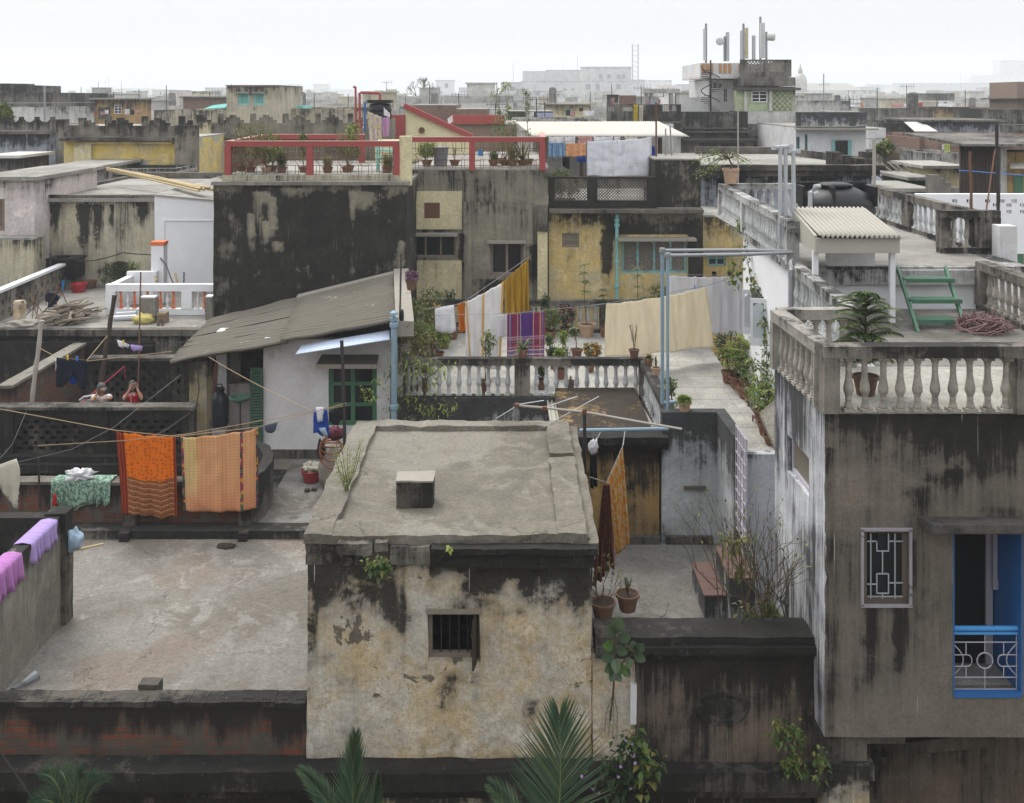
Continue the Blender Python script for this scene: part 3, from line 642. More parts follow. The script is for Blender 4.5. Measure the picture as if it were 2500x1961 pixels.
MB().box(3.99,5.1,17.68,17.86,ZF,9.85,.2).build('wall',M['white_pale'],t,rough=.006,ztop=9.9)
t=thing('gate','open lilac metal gate of crossed strips at the end of the passage','gate',(3.95,17.9,8.3))
b=MB()
for s in range(5):y=17.42+.2*s;b.bar((3.98,y,8.35),(3.98,y,10.2),.014,.01)
for k in range(9):z=8.38+k*.225;b.bar((3.98,17.42,z),(3.98,18.22,z),.014,.03)
b.build('leaf',M['lilac_paint'],t);MB().box(4.0,4.008,17.42,18.22,8.36,10.19).build('sheet',M['lilac_paint'],t)
for i,(x0,x1,y0,y1,zt,nm)in enumerate([(3.14,3.50,16.75,17.95,ZF+.42,'lower dark red step, closest to the court floor'),(3.50,3.92,16.5,17.66,ZF+.82,'upper dark red step against the white wall, beneath the bare bushes')]):
 t=thing('step',nm,'step',(x0,y0,ZF))
 MB().box(x0+.02,x1,y0+.03,y1,ZF,zt-.03,.15).build('riser',M['white_stain'],t,ztop=zt,rough=.006)
 MB().box(x0,x1,y0,y1,zt-.028,zt,.15).build('tread',M['step_red'],t,rough=.004)
 # garden terrace house
ZG=9.05
t=thing('house','house under the potted garden terrace, its grey stained wall below the balusters','house',(0,23.8,0))
MB().prism([(-2.62,23.72),(3.07,23.72),(3.07,19.95),(5.25,19.95),(5.6,31.0),(-4.4,31.0),(-3.0,26)],0,ZG-.05).build('wall',M['mould'],t)
MB().box(-2.62,3.2,23.66,23.72,8.3,9.08,.25).build('front_plaster',M['white_stain'],t,rough=.008,ztop=9.08)
b=MB();b.prism([(-2.62,23.72),(3.07,23.72),(3.07,19.93),(5.25,19.93),(5.6,31.0),(-4.4,31.0),(-3.0,26)],ZG-.048,ZG);struct(b.build('garden_floor',M['garden_floor']))
b=MB()
for x in(3.6,4.35,5.05):b.box(x,x+.006,20.0,30.4,ZG,ZG+.004)
for y in(20.6,21.6,22.6,23.6,24.6,25.6,26.6,27.6,28.6,29.6):b.box(3.1,5.25,y,y+.007,ZG,ZG+.0045)
struct(b.build('paving_joints',M['slab']))
fb=[X(940+c/3.403,23.8)-X(985,23.8)for c in(195,245,290,370,450,530,615,697,778,858,937,1018,1258,1340,1423,1505,1593,1676,1760,1837,1917,1997,2085)]
x0=X(985,23.8)
balustrade('grey white front balustrade of the garden terrace, pots behind it',(x0,23.8),(3.17,23.8),ZG+.06,.70,at_s=fb,posts=((.02,.06),(X(1275,23.8)-x0,.36),(3.05-x0,.2)),railm='rail_dark',bm='baluster_white',plinth=.1,rw=.22,rh=.16)
balustrade('short side balustrade of the garden terrace under the blue pipes',(3.07,23.65),(3.07,19.95),ZG+.06,.70,n=15,posts=((.05,.1),(3.6,.12)),railm='rail_dark',bm='baluster_white',plinth=.12,rw=.22,rh=.14)
x0=X(960,30.4)
balustrade('back balustrade of the garden terrace before the yellow wall',(x0,30.4),(5.3,30.4),ZG+.1,.70,n=.235,posts=((.05,.3),(X(1282,30.4)-x0,.3),(X(1476,30.4)-x0,.3),(5.2-x0,.3)),railm='rail_dark',bm='baluster_white',plinth=.14,rw=.24,rh=.16)
# big house on the right: lower terrace, upper terrace, front bay
ZL,ZU=12.02,12.81
t=thing('house','grey brown house at the right with a balustraded roof terrace and blue balcony door','house',(5,13,0))
hxl=3.97
dx0,dx1,dz0,dz1=X(2327,13),X(2496,13),Z(1697,13),Z(1305,13)
w0,w1,wz0,wz1=X(2106,13),X(2220,13),Z(1478,13),Z(1292,13)
b=MB();b.panel((hxl,13),(8.5,13),Z(1800,13),ZL-.03,.22,[(dx0-hxl,dx1-hxl,dz0,dz1),(w0-hxl,w1-hxl,wz0,wz1)],seg=.2)
b.build('front_wall',M['facade_brown'],t,rough=.006,ztop=ZL)
sw=(13.62,14.58,10.70,11.22)
b=MB();b.panel((3.9,15.2),(hxl,13.0),Z(1800,13),ZL-.03,.2,[(15.2-sw[1],15.2-sw[0],sw[2],sw[3])],seg=.2);b.build('side_wall',M['white_streak'],t,rough=.006,ztop=ZL+.1)
MB().prism([(4.2,13.9),(8.5,13.9),(8.5,15.2),(4.2,15.2)],7.9,ZL-.04).build('inner_wall',M['blue_bright'],t)
MB().box(4.2,8.5,13.23,13.9,Z(1800,13)+.001,dz0-.02).build('balcony_floor',M['tile_floor'],t)
MB().box(3.95,8.5,13.0,15.2,ZL-.028,ZL).build('roof',M['tile_floor'],t)
MB().prism([(5.1,15.2),(8.9,15.2),(8.9,19.38),(5.34,19.38)],0,ZL).build('terrace_block',M['white_wash'],t,ztop=0)
MB().box(5.4,8.8,15.2,19.3,ZL,ZL+.006).build('terrace_paving',M['court'],t)
MB().prism([(5.36,19.4),(9.8,19.4),(9.8,28.2),(5.62,24.9)],0,ZU-.15).build('upper_block',M['white_clean'],t,ztop=0)
MB().prism([(5.30,19.38),(9.82,19.38),(9.82,28.3),(5.70,28.3)],ZU-.148,ZU).build('upper_slab',M['rail_white'],t,ztop=ZU)
MB().box(5.5,9.4,19.5,28,ZU,ZU+.005).build('upper_paving',M['roof_grey'],t)
MB().box(5.36,9.0,19.28,19.39,ZU-.32,ZU-.05,.3).build('cornice',M['rail_white'],t,rough=.004,ztop=ZU)
MB().box(3.92,4.2,13.05,15.2,7.3,Z(1800,13)-.002,.3).build('side_plinth',M['mould'],t)
MB().box(4.4,8.5,14.9,15.1,0,7.9,.4).build('ground_wall',M['medallion_wall'],t,ztop=8.5)  # dark plaster colour stands in for the shade of the recess under the bay
MB().box(X(2020,13.2),X(2110,13.2),13.1,13.6,7.52,Z(1800,13.1),.12).build('pedestal',M['cement_dark'],t,rough=.008)
MB().box(X(2012,13.2),X(2124,13.2),13.0,13.7,7.33,7.518,.1).build('pedestal_cap',M['cement'],t,rough=.02,ztop=7.4)
MB().box(X(2018,13.2),X(2116,13.2),13.1,13.6,0,7.328,.3).build('pedestal_shaft',M['hut_wall'],t,rough=.008,ztop=7.4)
b=MB();b.bar((6.45,13.6,Z(1800,13.6)),(5.15,14.55,6.75),.16,.16);b.build('brace',M['cement_dark'],t)
b=MB();b.tube([(4.75,14.2,4),(4.75,14.2,7.6)],.06,8);b.build('drain_pipe',M['rust'],t)
b=MB();y0,y1=12.5,13.02;z1,z0=Z(1262,13),Z(1283,12.5);xa=X(2242,13)
b.prism([(xa,y0),(8.5,y0),(8.5,y1),(xa,y1)],[z0-.1,z0-.1,z1-.1,z1-.1],[z0,z0,z1,z1]);b.build('sunshade',plaster('chajja',(.12,.11,.1),(.08,.075,.07),amt=.5,top=.1,streak=.3,spots=.9),t,rough=.004,ztop=15)
win=window(t,w0,w1,13,wz0,wz1,'old_wood',1,1,depth=.05,th=.07)
b=MB();fy=12.985
for a,c in(((w0-.03,wz1),(w1+.03,wz1)),((w0-.03,wz0),(w1+.03,wz0)),((w0-.01,wz0),(w0-.01,wz1)),((w1+.01,wz0),(w1+.01,wz1))):b.bar((a[0],fy,a[1]),(c[0],fy,c[1]),.035,.03,up=(0,1,0))
b.build('trim',M['old_trim'],win)
b=MB();L=lambda s:lerp(w0+.07,w1-.07,s);K=lambda s:lerp(wz1-.07,wz0+.07,s);gy=13.035
for p in([(0,.12),(.27,.12),(.27,0)],[(.27,.0),(.27,.27),(.6,.27),(.6,0)],[(.6,.12),(1,.12)],[(.43,.27),(.43,.62)],[(.27,.62),(.6,.62),(.6,.92),(.27,.92),(.27,.62)],[(0,.78),(.27,.78)],[(.6,.76),(1,.76)],[(.43,.92),(.43,1)],[(.1,0),(.1,1)],[(.78,0),(.78,1)],[(0,.97),(1,.97)]):
 for i in range(len(p)-1):b.bar((L(p[i][0]),gy,K(p[i][1])),(L(p[i+1][0]),gy,K(p[i+1][1])),.012,.014,up=(0,1,0))
b.build('grille',M['galv_pale'],win)
win2=window(t,sw[0],sw[1],3.955,sw[2],sw[3],'lilac_paint',1,1,depth=.03,th=.06,axis='y',glass='glass_grey')
b=MB();b.box(dx0,dx0+.015,12.99,13.9,dz0,dz1);b.box(dx1-.02,dx1,12.99,13.9,dz0,dz1);b.box(dx0+.015,dx1-.02,12.985,13.06,dz0-.03,dz0+.035);fr=b.build('balcony_frame',M['blue_bright'],t)
b=MB();b.box(dx0+.016,X(2409,13.75),13.74,13.897,dz0,dz1);b.build('doorway',M['void'],fr)
b=MB();b.bar((X(2412,13.75),13.75,dz0),(X(2412,13.75),13.75,dz1),.09,.09);b.build('door_post',M['lilac_paint'],fr)
b=MB();xa,xb=X(2425,13.6),X(2478,13.5)
for q in((xa,xa+.055),(xb-.03,xb)):b.box(q[0],q[1],13.6,13.64,Z(1440,13.6),dz1)
b.box(xa+.055,xb-.03,13.6,13.64,Z(1440,13.6),Z(1418,13.6));sh=b.build('shutter',M['lilac_paint'],fr)
MB().box(xa+.056,xb-.031,13.61,13.63,Z(1418,13.6)+.001,dz1).build('pane',M['blue_bright'],sh)
rl=thing('railing','white metal balcony railing of circles under a blue hand rail','railing',((dx0+dx1)/2,13.04,dz0))
b=MB();zr=Z(1537,13.05);b.tube([(dx0+.02,13.08,zr),(dx1-.025,13.08,zr)],.032,10);b.bar((dx0+.02,13.08,zr-.055),(dx1-.025,13.08,zr-.055),.05,.03);b.build('hand_rail',M['blue_rail'],rl)
b=MB();ry=13.08;zA,zB,zM1,zM2,zC=Z(1571,13.05),Z(1686,13.05),Z(1602,13.05),Z(1630,13.05),Z(1657,13.05);xm=(dx0+dx1)/2
def seg(p,r=.0075):b.tube([(x,ry,z)for x,z in p],r,5)
for z in(zA,zB,zC):seg([(dx0+.02,z),(dx1-.03,z)])
seg([(dx1-.035,zB),(dx1-.035,zr-.06)]);seg([(xm,zA),(xm,zM1+.02)]);seg([(xm,zM2-.02),(xm,zB)]);seg([(xm,zA),(xm,zr-.06)])
cz=(zM1+zM2)/2;rr=.1
seg([(xm+rr*math.cos(k*math.pi/10),cz+rr*math.sin(k*math.pi/10))for k in range(21)],.009)
for sgn in(-1,1):
 xc=xm+sgn*.24;e=xm+sgn*.43
 seg([(e,zM1)]+[(xc-sgn*.055*math.sin(k*math.pi/8)-sgn*.02,cz+(zM1-cz)*math.cos(k*math.pi/8))for k in range(9)]+[(e,zM2)])
 seg([(xc,zA),(xc,zM1)]);seg([(xc,zM2),(xc,zC)])
 seg([(e-sgn*.25*math.sin(k*math.pi/10)*.62,lerp(zA,zC,k/10))for k in range(11)])
b.build('metalwork',M['lilac_paint'],rl)
s0=3.97
balustrade('near dark front balustrade of the right-hand terrace, big stone balusters',(3.93,13.02),(7.9,13.02),ZL,.70,at_s=[X(1860+c/3.403,13.02)-3.93 for c in(718,858,1005,1148,1292,1438,1585,1732,1876,2022)]+[2.83,3.05,3.27,3.5],posts=((.1,.2),(X(2488,13)-3.93,.16)),rw=.24,rh=.15,railm='rail_dark',bm='baluster')
balustrade('short side balustrade of the near terrace corner, over the white streaked wall',(4.0,13.16),(3.93,15.15),ZL,.70,n=8,posts=((.02,.03),(1.92,.14)),rw=.22,rh=.15,bm='baluster',railm='rail_stone')
balustrade('small back balustrade of the near corner bay behind the potted pine',(3.95,15.25),(5.1,15.25),ZL,.70,n=5,posts=((.05,.1),(1.1,.1)),rw=.22,rh=.15,railm='rail_stone')
balustrade('sloping looking side balustrade of the lower terrace above the white door',(5.12,15.35),(5.36,19.45),ZL,.70,n=17,posts=((.05,.1),(4.05,.1)),rw=.22,rh=.16,railm='rail_white',bm='baluster_white')
balustrade('long white balustrade on the left edge of the upper terrace',(5.38,19.6),(5.76,28.1),ZU,.70,n=.225,posts=((.1,.2),(4.9,.2),(8.4,.2)),rw=.22,rh=.15,railm='rail_white',bm='baluster_white')
balustrade('back balustrade of the upper terrace behind the water tank',(5.9,28.1),(9.5,28.1),ZU,.70,n=.235,posts=((.1,.2),(3.5,.2)),rw=.2,rh=.15,railm='rail_white',bm='baluster_white')
balustrade('dark balustrade right of the water tank with one thick pillar',(9.55,28.0),(9.62,21.3),ZU+.1,.62,n=.30,posts=((.1,.25),(3.3,.42),(6.6,.2)),rw=.2,rh=.15,railm='rail_dark',bm='baluster_white',plinth=.1)
balustrade('small dark parapet with two balusters by the green steps',(X(2291,21.1),21.1),(X(2436,21.1),21.1),ZU+.12,.62,at_s=[X(2327,21.1)-X(2291,21.1),X(2359,21.1)-X(2291,21.1)],posts=((.1,.2),(1.02,.42)),rw=.26,rh=.14,railm='rail_dark',bm='baluster',plinth=.12)
balustrade('right-hand side balustrade of the lower terrace beside the cable heap',(8.86,19.3),(8.9,13.6),ZL+.1,.66,n=.23,posts=((.1,.2),(2.9,.2),(5.6,.2)),rw=.26,rh=.15,railm='rail_dark',bm='baluster',plinth=.1)
b=MB();b.box(-40,40,-14,-2.2,0,17.6);struct(b.build('building',M['far_grey']))  # unseen house behind the camera, added to shade the near fronts
# house builder: survey by sight line (pixel u,v) at a distance Y
def house(name,label,u0,u1,vt,Y,depth,mat,zb=0.0,wins=(),parapet=0,roofm='roof_far',shades=(),cat=None,group=None,slab=0,px=None,side=None,rough=.012,seg=1.2):
 x0,x1,zt=(X(u0,Y),X(u1,Y),Z(vt,Y));t=thing(name,label,cat or 'building',((x0+x1)/2,Y,zb),group)
 hs=[];zr=zt-parapet
 for q in wins:hs.append((X(q[0],Y)-x0,X(q[1],Y)-x0,Z(q[3],Y),Z(q[2],Y)))
 b=MB();b.panel((x0,Y),(x1,Y),zb,zr-.001,.2,hs,seg=seg);b.build('wall',M[mat],t,rough=rough,ztop=zt)
 b=MB();b.box(x0+.012,x1-.012,Y+.32,Y+depth,zb,zr-.12);b.box(x0,x0+.2,Y+.201,Y+depth+.01,zb,zr-.002,0);b.box(x1-.2,x1,Y+.201,Y+depth+.01,zb,zr-.002,0)
 b.build('side_wall',M[side or mat],t,ztop=zt)
 b=MB();e=slab;b.box(x0-e,x1+e,Y-e,Y+depth+e,zr,zr+(.12 if slab else .06),0);b.build('roof',M[roofm],t)
 zr2=zr+(.12 if slab else .06)
 if parapet:
  b=MB();p=.18;b.panel((x0-.01,Y-.02),(x1+.01,Y-.02),zr2+.001,zt,p,(),seg=seg)
  b.box(x0-.01,x0+p,Y+p-.018,Y+depth,zr2+.001,zt);b.box(x1-p,x1+.01,Y+p-.018,Y+depth,zr2+.001,zt);b.box(x0+p+.002,x1-p-.002,Y+depth-p,Y+depth,zr2+.001,zt)
  b.build('parapet',M[px or mat],t,rough=rough,ztop=zt)
 for q,h in zip(wins,hs):win_kind(t,x0+h[0],x0+h[1],Y,h[2],h[3],q[4]if len(q)>4 else 'dark')
 for q in shades:shade(t,X(q[0],Y),X(q[1],Y),Y,Z(q[2],Y),q[3]if len(q)>3 else .45,.08,q[4]if len(q)>4 else 'slab')
 return t
def shutter_leaf(pr,x0,x1,y,z0,z1,m):
 b=MB();b.box(x0,x0+.05,y,y+.04,z0,z1);b.box(x1-.05,x1,y,y+.04,z0,z1);b.box(x0+.05,x1-.05,y,y+.04,z0,z0+.06);b.box(x0+.05,x1-.05,y,y+.04,z1-.06,z1)
 n=max(4,int((z1-z0)/.07))
 for i in range(n):z=lerp(z0+.06,z1-.06,(i+.5)/n);b.prism([(x0+.05,y+.005),(x1-.05,y+.005),(x1-.05,y+.035),(x0+.05,y+.035)],[z-.03,z-.03,z,z],[z-.02,z-.02,z+.012,z+.012])
 return b.build('shutter',M[m],pr)
def win_kind(t,x0,x1,Y,z0,z1,k):
 if k=='void':
  return tag(MB().box(x0,x1,Y+.19,Y+.3,z0,z1).build('opening',M['void'],t))
 if k in('teal_shut','brown_shut','green_shut'):
  m={'teal_shut':'teal_shutter','brown_shut':'brown_shutter','green_shut':'green_dark'}[k]
  b=MB();b.box(x0,x0+.06,Y+.04,Y+.15,z0,z1);b.box(x1-.06,x1,Y+.04,Y+.15,z0,z1);b.box(x0+.06,x1-.06,Y+.04,Y+.15,z1-.06,z1);b.box(x0+.06,x1-.06,Y+.04,Y+.15,z0,z0+.05)
  o=b.build('window',M[m],t);xm=(x0+x1)/2
  if x1-x0>.8:shutter_leaf(o,x0+.06,xm-.005,Y+.07,z0+.05,z1-.06,m);shutter_leaf(o,xm+.005,x1-.06,Y+.07,z0+.05,z1-.06,m)
  else:shutter_leaf(o,x0+.06,x1-.06,Y+.07,z0+.05,z1-.06,m)
  return o
 fm,nx,nz,gl,gr,gm={'dark':('wood_grey',3,1,'glass',None,None),'far':('slab_dark',2,2,'glass',None,None),'farv':('slab_dark',1,1,'glass',None,None),'teal':('teal_paint',4,1,'glass_grey','circles','wire_pale'),'teals':('teal_paint',2,2,'glass',None,None),'mauve':('mauve_wood',2,1,'glass',None,None),'bars':('wood_grey',1,1,'glass','bars','wire_pale'),'vent':('wood_grey',1,2,'glass_grey',None,None),'whitebars':('white_paint',2,3,'glass',None,None),'greenw':('teal_paint',1,1,'glass','bars','rust')}[k]
 return window(t,x0,x1,Y,z0,z1,fm,nx,nz,depth=.06,glass=gl,grille=gr,gm=gm or 'wire_pale',th=.085 if k in('teal','mauve')else min(.06,(x1-x0)*.12))
def lattice(pr,x0,x1,y,z0,z1,m,step=.16,th=.03,name='lattice',d=.06):
 """diamond grille of crossed slats clipped to a rectangle"""
 b=MB();W,Hh=x1-x0,z1-z0
 for sg in(1,-1):
  c=-Hh
  while c<W:
   a0,a1=max(0,c),min(W,c+Hh)
   if a1-a0>.03:
    za,zb=a0-c,a1-c
    if sg<0:za,zb=Hh-za,Hh-zb
    b.bar((x0+a0,y+.004*sg,z0+za),(x0+a1,y+.004*sg,z0+zb),d,th,up=(0,0,1))
   c+=step
 return b.build(name,M[m],pr)
 # shed with the grey corrugated roof (left of centre)
t=thing('shed','white walled rooftop shed under a long sagging grey corrugated roof','shed',(-5,24,ZF))
YW=24.0;xs0,xs1=X(643,YW),X(952,YW)
wa,wb,wz0,wz1=X(802,YW),X(920,YW),Z(1040,YW),Z(888,YW)
b=MB();b.panel((xs0,YW),(xs1,YW),ZF+.1,10.35,.2,[(wa-xs0,wb-xs0,wz0,wz1)],seg=.3);b.build('wall',M['white_wash'],t,rough=.006,ztop=0)
b=MB();b.panel((xs0,YW-.012),(xs1-.4,YW-.012),ZF+.1,ZF+.32,.01,(),seg=.1);b.build('damp_band',M['cement_dark'],t,rough=.0)
MB().box(xs0,xs0+.2,YW+.201,28.8,ZF+.1,10.2).build('side_wall',M['cement'],t,ztop=10)
win=window(t,wa,wb,YW,wz0,wz1,'green_paint',2,3,depth=.05,th=.11)
b=MB();zc=Z(878,YW);xa,xb=X(780,YW),X(924,YW);b.prism([(xa-.0,YW-.42),(xb,YW-.42),(xb+.0,YW),(xa+.06,YW)],[zc-.08,zc-.08,zc+.04,zc+.04],[zc,zc,zc+.12,zc+.12]);b.build('sunshade',M['slab_dark'],t)
MB().box(xa-.01,xb+.01,YW-.445,YW-.42,zc-.1,zc+.0).build('sunshade_edge',M['slab'],t)
def rp(s,tt):
 a=lerp(at(413,886,23.4),at(966,790,23.4),s);c=lerp(at(516,779,28.8),at(960,672,28.8),s);return lerp(a,c,tt)
for i,(s0_,s1_,t0_,t1_,dz)in enumerate([(0,.52,0,1,0),(.49,1,0,.9,.05)]):
 up=V((0,0,dz));corrug('roof_sheet',rp(s0_,t0_)+up,rp(s0_,t1_)+up,rp(s1_,t1_)+up,rp(s1_,t0_)+up,'asbestos',t,waves=20,amp=.07,nv=8,rough=.035)
for tt in(.26,.5,.74):
 a,c=rp(0,tt)+V((-.02,0,.045)),rp(.5,tt)+V((0,0,.045));MB().bar(a,c,.05,.018).build('sheet_lap',M['slab_dark'],t)
b=MB();a,c=rp(.5,0.9),rp(1,.9);b.bar(rp(.48,.88)+V((0,.1,.1)),rp(1,.92)+V((0,.1,.1)),.5,.12);b.build('mortar_strip',M['slab'],t,rough=.03)
b=MB();p0,p1=rp(1,0),rp(1,1);b.bar(p0+V((.22,-.1,-.1)),p1+V((.22,0,.02)),.42,.34);b.build('verge',M['slab'],t,rough=.015)
cc=[(730,868),(728+8,845),(952,808),(950,832)]
a=at(722,866,23.1);c=at(951,830,23.1);d_=at(951,806,23.6);e_=at(738,842,23.6)
corrug('awning',a,e_,d_,c,'sheet_blue',t,waves=5,amp=.02,nv=3)
b=MB();b.box(X(465,23.6),X(508,23.6),23.5,23.9,7.4,9.95,.2);b.build('pillar',plaster('pillar_m',(.27,.25,.2),(.36,.29,.15),amt=.3,top=.2,streak=.6),t,rough=.016,ztop=10)
MB().box(X(452,28.5),X(640,28.5),28.3,28.5,7.3,9.5).build('back_wall',M['far_dark'],t)
MB().box(X(470,24),xs0,23.95,28.3,7.2,ZF+.12).build('floor_slab',M['court'],t)
b=MB();b.box(X(531,26),X(556,26),25.9,26.3,ZF,10.1);b.build('inner_pier',M['white_wash'],t)
b=MB();b.box(X(556,26),X(618,26),26.0,26.2,ZF+.1,8.75);b.build('inner_sill_wall',M['pink_wall'],t)
sh=shutter_leaf(t,X(612,23.97),X(643,23.97),23.9,ZF+.15,Z(897,23.97),'green_dark')
# neighbours on the left: perforated walls round the two people
ZP=7.87
def jali(label,p0,p1,z0,z1,th,groups,mat,w=.13,h=.085,ps=.19,pz=.128,extra=None,vert=False):
 t=thing('perforated_wall',label,'wall',(p0[0],p0[1],z0));hs=[]
 for s0,s1,za,zb in groups:
  r=0;z=za
  while z+h<=zb+1e-6:
   s=s0+(ps/2 if r%2 else 0)
   while s+w<=s1:hs.append((s,s+w,z,z+h));s+=ps
   r+=1;z+=pz
 b=MB();b.panel(p0,p1,z0,z1,th,hs);b.build('wall',M[mat],t,ztop=z1)
 if extra:extra(t)
 return t
xw0=-12.2;xw1=X(471,23)
def _ex(t):
 b=MB();b.box(xw0,xw1+.02,22.94,23.32,9.005,9.075,.2);b.build('coping',M['cement_dark'],t,rough=.014,ztop=20)
 b=MB();b.box(xw0,xw1,22.75,23.0,7.9,8.03,.2);b.box(xw0,xw1,22.6,23.0,7.72,7.897,.2);b.build('ledge',M['mould'],t,rough=.012,ztop=8.1)
 b=MB();b.box(xw0,xw1,23.03,23.2,6.5,7.715,.4);b.build('lower_wall',M['medallion_wall'],t,ztop=8)
 for u in(20,250,461):x=X(u,23);b=MB();b.box(x-.14,x+.14,22.93,23.0,8.04,9.0,.2);b.build('pier',M['mould'],t,rough=.008,ztop=9.2)
U=lambda u:X(u,23)-xw0
jali('dark perforated wall that the two people lean over',(xw0,23.0),(xw1,23.0),8.0,9.0,.28,[(U(42),U(208),8.1,8.86),(U(280),U(448),8.1,8.86)],'mould',w=.12,h=.075,ps=.25,pz=.118,extra=_ex)
b=MB();b.box(-12.2,-7.2,23.29,27.3,ZP-.15,ZP,.5);struct(b.build('neighbour_floor',M['court']))
xb0=X(216,26.2);U2=lambda u:X(u,26.2)-xb0
def _ex2(t):
 b=MB();b.box(xb0,-7.4,26.15,26.5,9.285,9.36,.2);b.build('coping',M['cement_dark'],t,rough=.012)
jali('dark wall with upright slots behind the two people',(xb0,26.2),(-7.4,26.2),ZP,9.28,.25,[(U2(232),U2(392),ZP+.22,9.14),(U2(432),U2(444),ZP+.3,9.1)],'mould',w=.075,h=.105,ps=.27,pz=.135,extra=_ex2)
t=thing('wall','sloping looking brick wall with a pale coping left of the two people','wall',(-11.4,25,ZP))
MB().box(-11.65,-11.4,23.3,27.3,ZP,9.4,.3).build('brickwork',M['brick_low'],t,rough=.01,ztop=9.5)
MB().box(-11.7,-11.36,23.28,27.35,9.402,9.47,.3).build('coping',M['cement'],t,rough=.01,ztop=20)
t=thing('wall','plain dark wall at the far left behind the brick wall and bamboo pole','wall',(-13,27.4,ZP))
MB().box(-15.5,-9.6,27.36,27.55,ZP,9.47,.3).build('wall',M['mould'],t,rough=.008,ztop=9.5)
ZT=9.76
b=MB();b.box(-15.8,-6.0,27.56,36.0,ZT-.14,ZT,.6);struct(b.build('upper_floor',M['roof_grey'],rough=.01,freq=.7))
t=thing('wall','grey retaining wall under the terrace with the heap of old timber','wall',(-12,27.5,8))
MB().box(-15.5,-7.3,27.56,27.75,7,ZT-.145,.3).build('wall',M['cement'],t,rough=.008,ztop=ZT)
MB().box(-15.6,-7.2,27.46,27.75,ZT-.143,ZT+.03,.3).build('coping',M['cement_dark'],t,rough=.012,ztop=20)
t=thing('parapet','perforated parapet with a white top running back to the black tank','parapet',(-14,32,ZT))
MB().panel((-14.75,34.2),(-14.45,27.8),ZT,10.55,.18,[(s,s+.16,z,z+.16)for s in[.4+.45*k for k in range(13)]for z in(ZT+.12,ZT+.42)]).build('wall',M['cement'],t,ztop=10.6)
b=MB();b.bar((-14.67,34.2,10.59),(-14.37,27.8,10.59),.24,.08);b.build('coping',M['white_paint'],t)
t=house('house','stained cream house with a flat kerbed roof behind the timber heap',82,376,492,34.3,8.5,'cream_stain',zb=ZT-2,roofm='roof_grey',slab=.16,seg=.6)
x0,x1,zr=X(82,34.3),X(376,34.3),Z(492,34.3)+.12
b=MB();b.box(x0-.12,x1+.1,34.2,34.45,zr,zr+.1,.3);b.box(x0-.1,x0+.15,34.45,42.6,zr,zr+.1,.4);b.box(x1-.15,x1+.1,34.45,42.6,zr,zr+.1,.4);b.box(x0,x1,42.5,42.8,zr,zr+.25,.4);b.build('roof_kerb',M['cement_dark'],t,rough=.02)
t=thing('house','bright white annexe with a recessed panel beside the black wall','house',(-11,33,ZT))
xa,xb=X(377,33.3),X(532,33.3);b=MB();zt0,zt1=Z(478,33.3),Z(492,33.3)
b.prism([(xa,33.3),(xb,33.3),(xb,40),(xa,40)],ZT,[zt0,zt1,zt1,zt0]);b.build('wall',M['white_clean'],t,ztop=20)
b=MB();pz=Z(540,33.3);px0,px1=X(402,33.28),X(516,33.28);b.box(px0-.06,px0,33.27,33.3,ZT,pz);b.box(px0-.06,xb,33.27,33.3,pz+.001,pz+.05);b.build('panel_moulding',M['white_clean'],t)
b=MB();b.prism([(xa-.05,33.25),(xb,33.25),(xb,40.1),(xa-.05,40.1)],[zt0+.002,zt1+.002,zt1+.002,zt0+.002],[zt0+.05,zt1+.05,zt1+.05,zt0+.05]);b.build('roof',M['roof_grey'],t)
balustrade('white balustrade with alternating orange and white balusters',(X(261,29.5),29.5),(X(530,29.5),29.5),ZT+.18,.5,at_s=[X(c/3.403,29.5)-X(261,29.5)for c in(1008,1062,1118,1172,1226,1280,1334,1390,1442,1645,1700,1752,1800)],posts=((.14,.28),(X(458,29.5)-X(261,29.5),.28)),railm='white_clean',rw=.22,rh=.2,plinth=.18,mats=['bal_orange','bal_white'])if False else None
M['bal_orange']=M['orange_paint'];M['bal_white']=M['white_paint']
q0=X(261,29.5)
balustrade('white balustrade with alternating orange and white balusters',(q0,29.5),(X(540,29.5),29.5),ZT+.19,.5,at_s=[X(c/3.403,29.5)-q0 for c in(1008,1062,1118,1172,1226,1280,1334,1390,1442,1645,1700,1752)],posts=((.13,.28),(X(458,29.5)-q0,.3)),railm='white_clean',rw=.2,rh=.2,plinth=.18,mats=['bal_orange','bal_white'])
t=thing('parapet','white parapet corner returning behind the orange balusters','parapet',(q0,30.2,ZT))
MB().box(q0+.0,q0+.2,29.62,31.0,ZT,ZT+.86).build('wall',M['white_clean'],t);MB().box(q0,q0+.9,31.01,31.2,ZT,ZT+.98).build('return_wall',M['white_clean'],t)
t=thing('pillar','white square pillar with an orange cap before the white annexe','pillar',(-11.6,31,ZT))
xp=X(384,31.2);MB().box(xp-.19,xp+.19,31.2,31.55,ZT,ZT+1.75).build('shaft',M['white_clean'],t);MB().box(xp-.21,xp+.21,31.18,31.57,ZT+1.752,ZT+1.86).build('cap',M['orange_paint'],t)
for u,z in((369+240*0+0,0),):pass
for nm,u,v0,v1,Y_ in(('squat grey concrete post before the orange balusters',364,726,778,28.7),('squat grey concrete post against the black wall',513,724,776,28.95)):
 t=thing('post',nm,'post',(X(u,Y_),Y_,ZT));x=X(u,Y_);MB().box(x-.22 if u<400 else x-.1,x+.22 if u<400 else x+.1,Y_-.15,Y_+.15,ZT,Z(v0,Y_),.12).build('body',M['cement'],t,rough=.014,ztop=12)
 MB().box(x-.2 if u<400 else x-.09,x+.2 if u<400 else x+.09,Y_-.14,Y_+.14,Z(v0,Y_)+.001,Z(v0,Y_)+.03).build('cap',M['white_paint'],t,rough=.01)
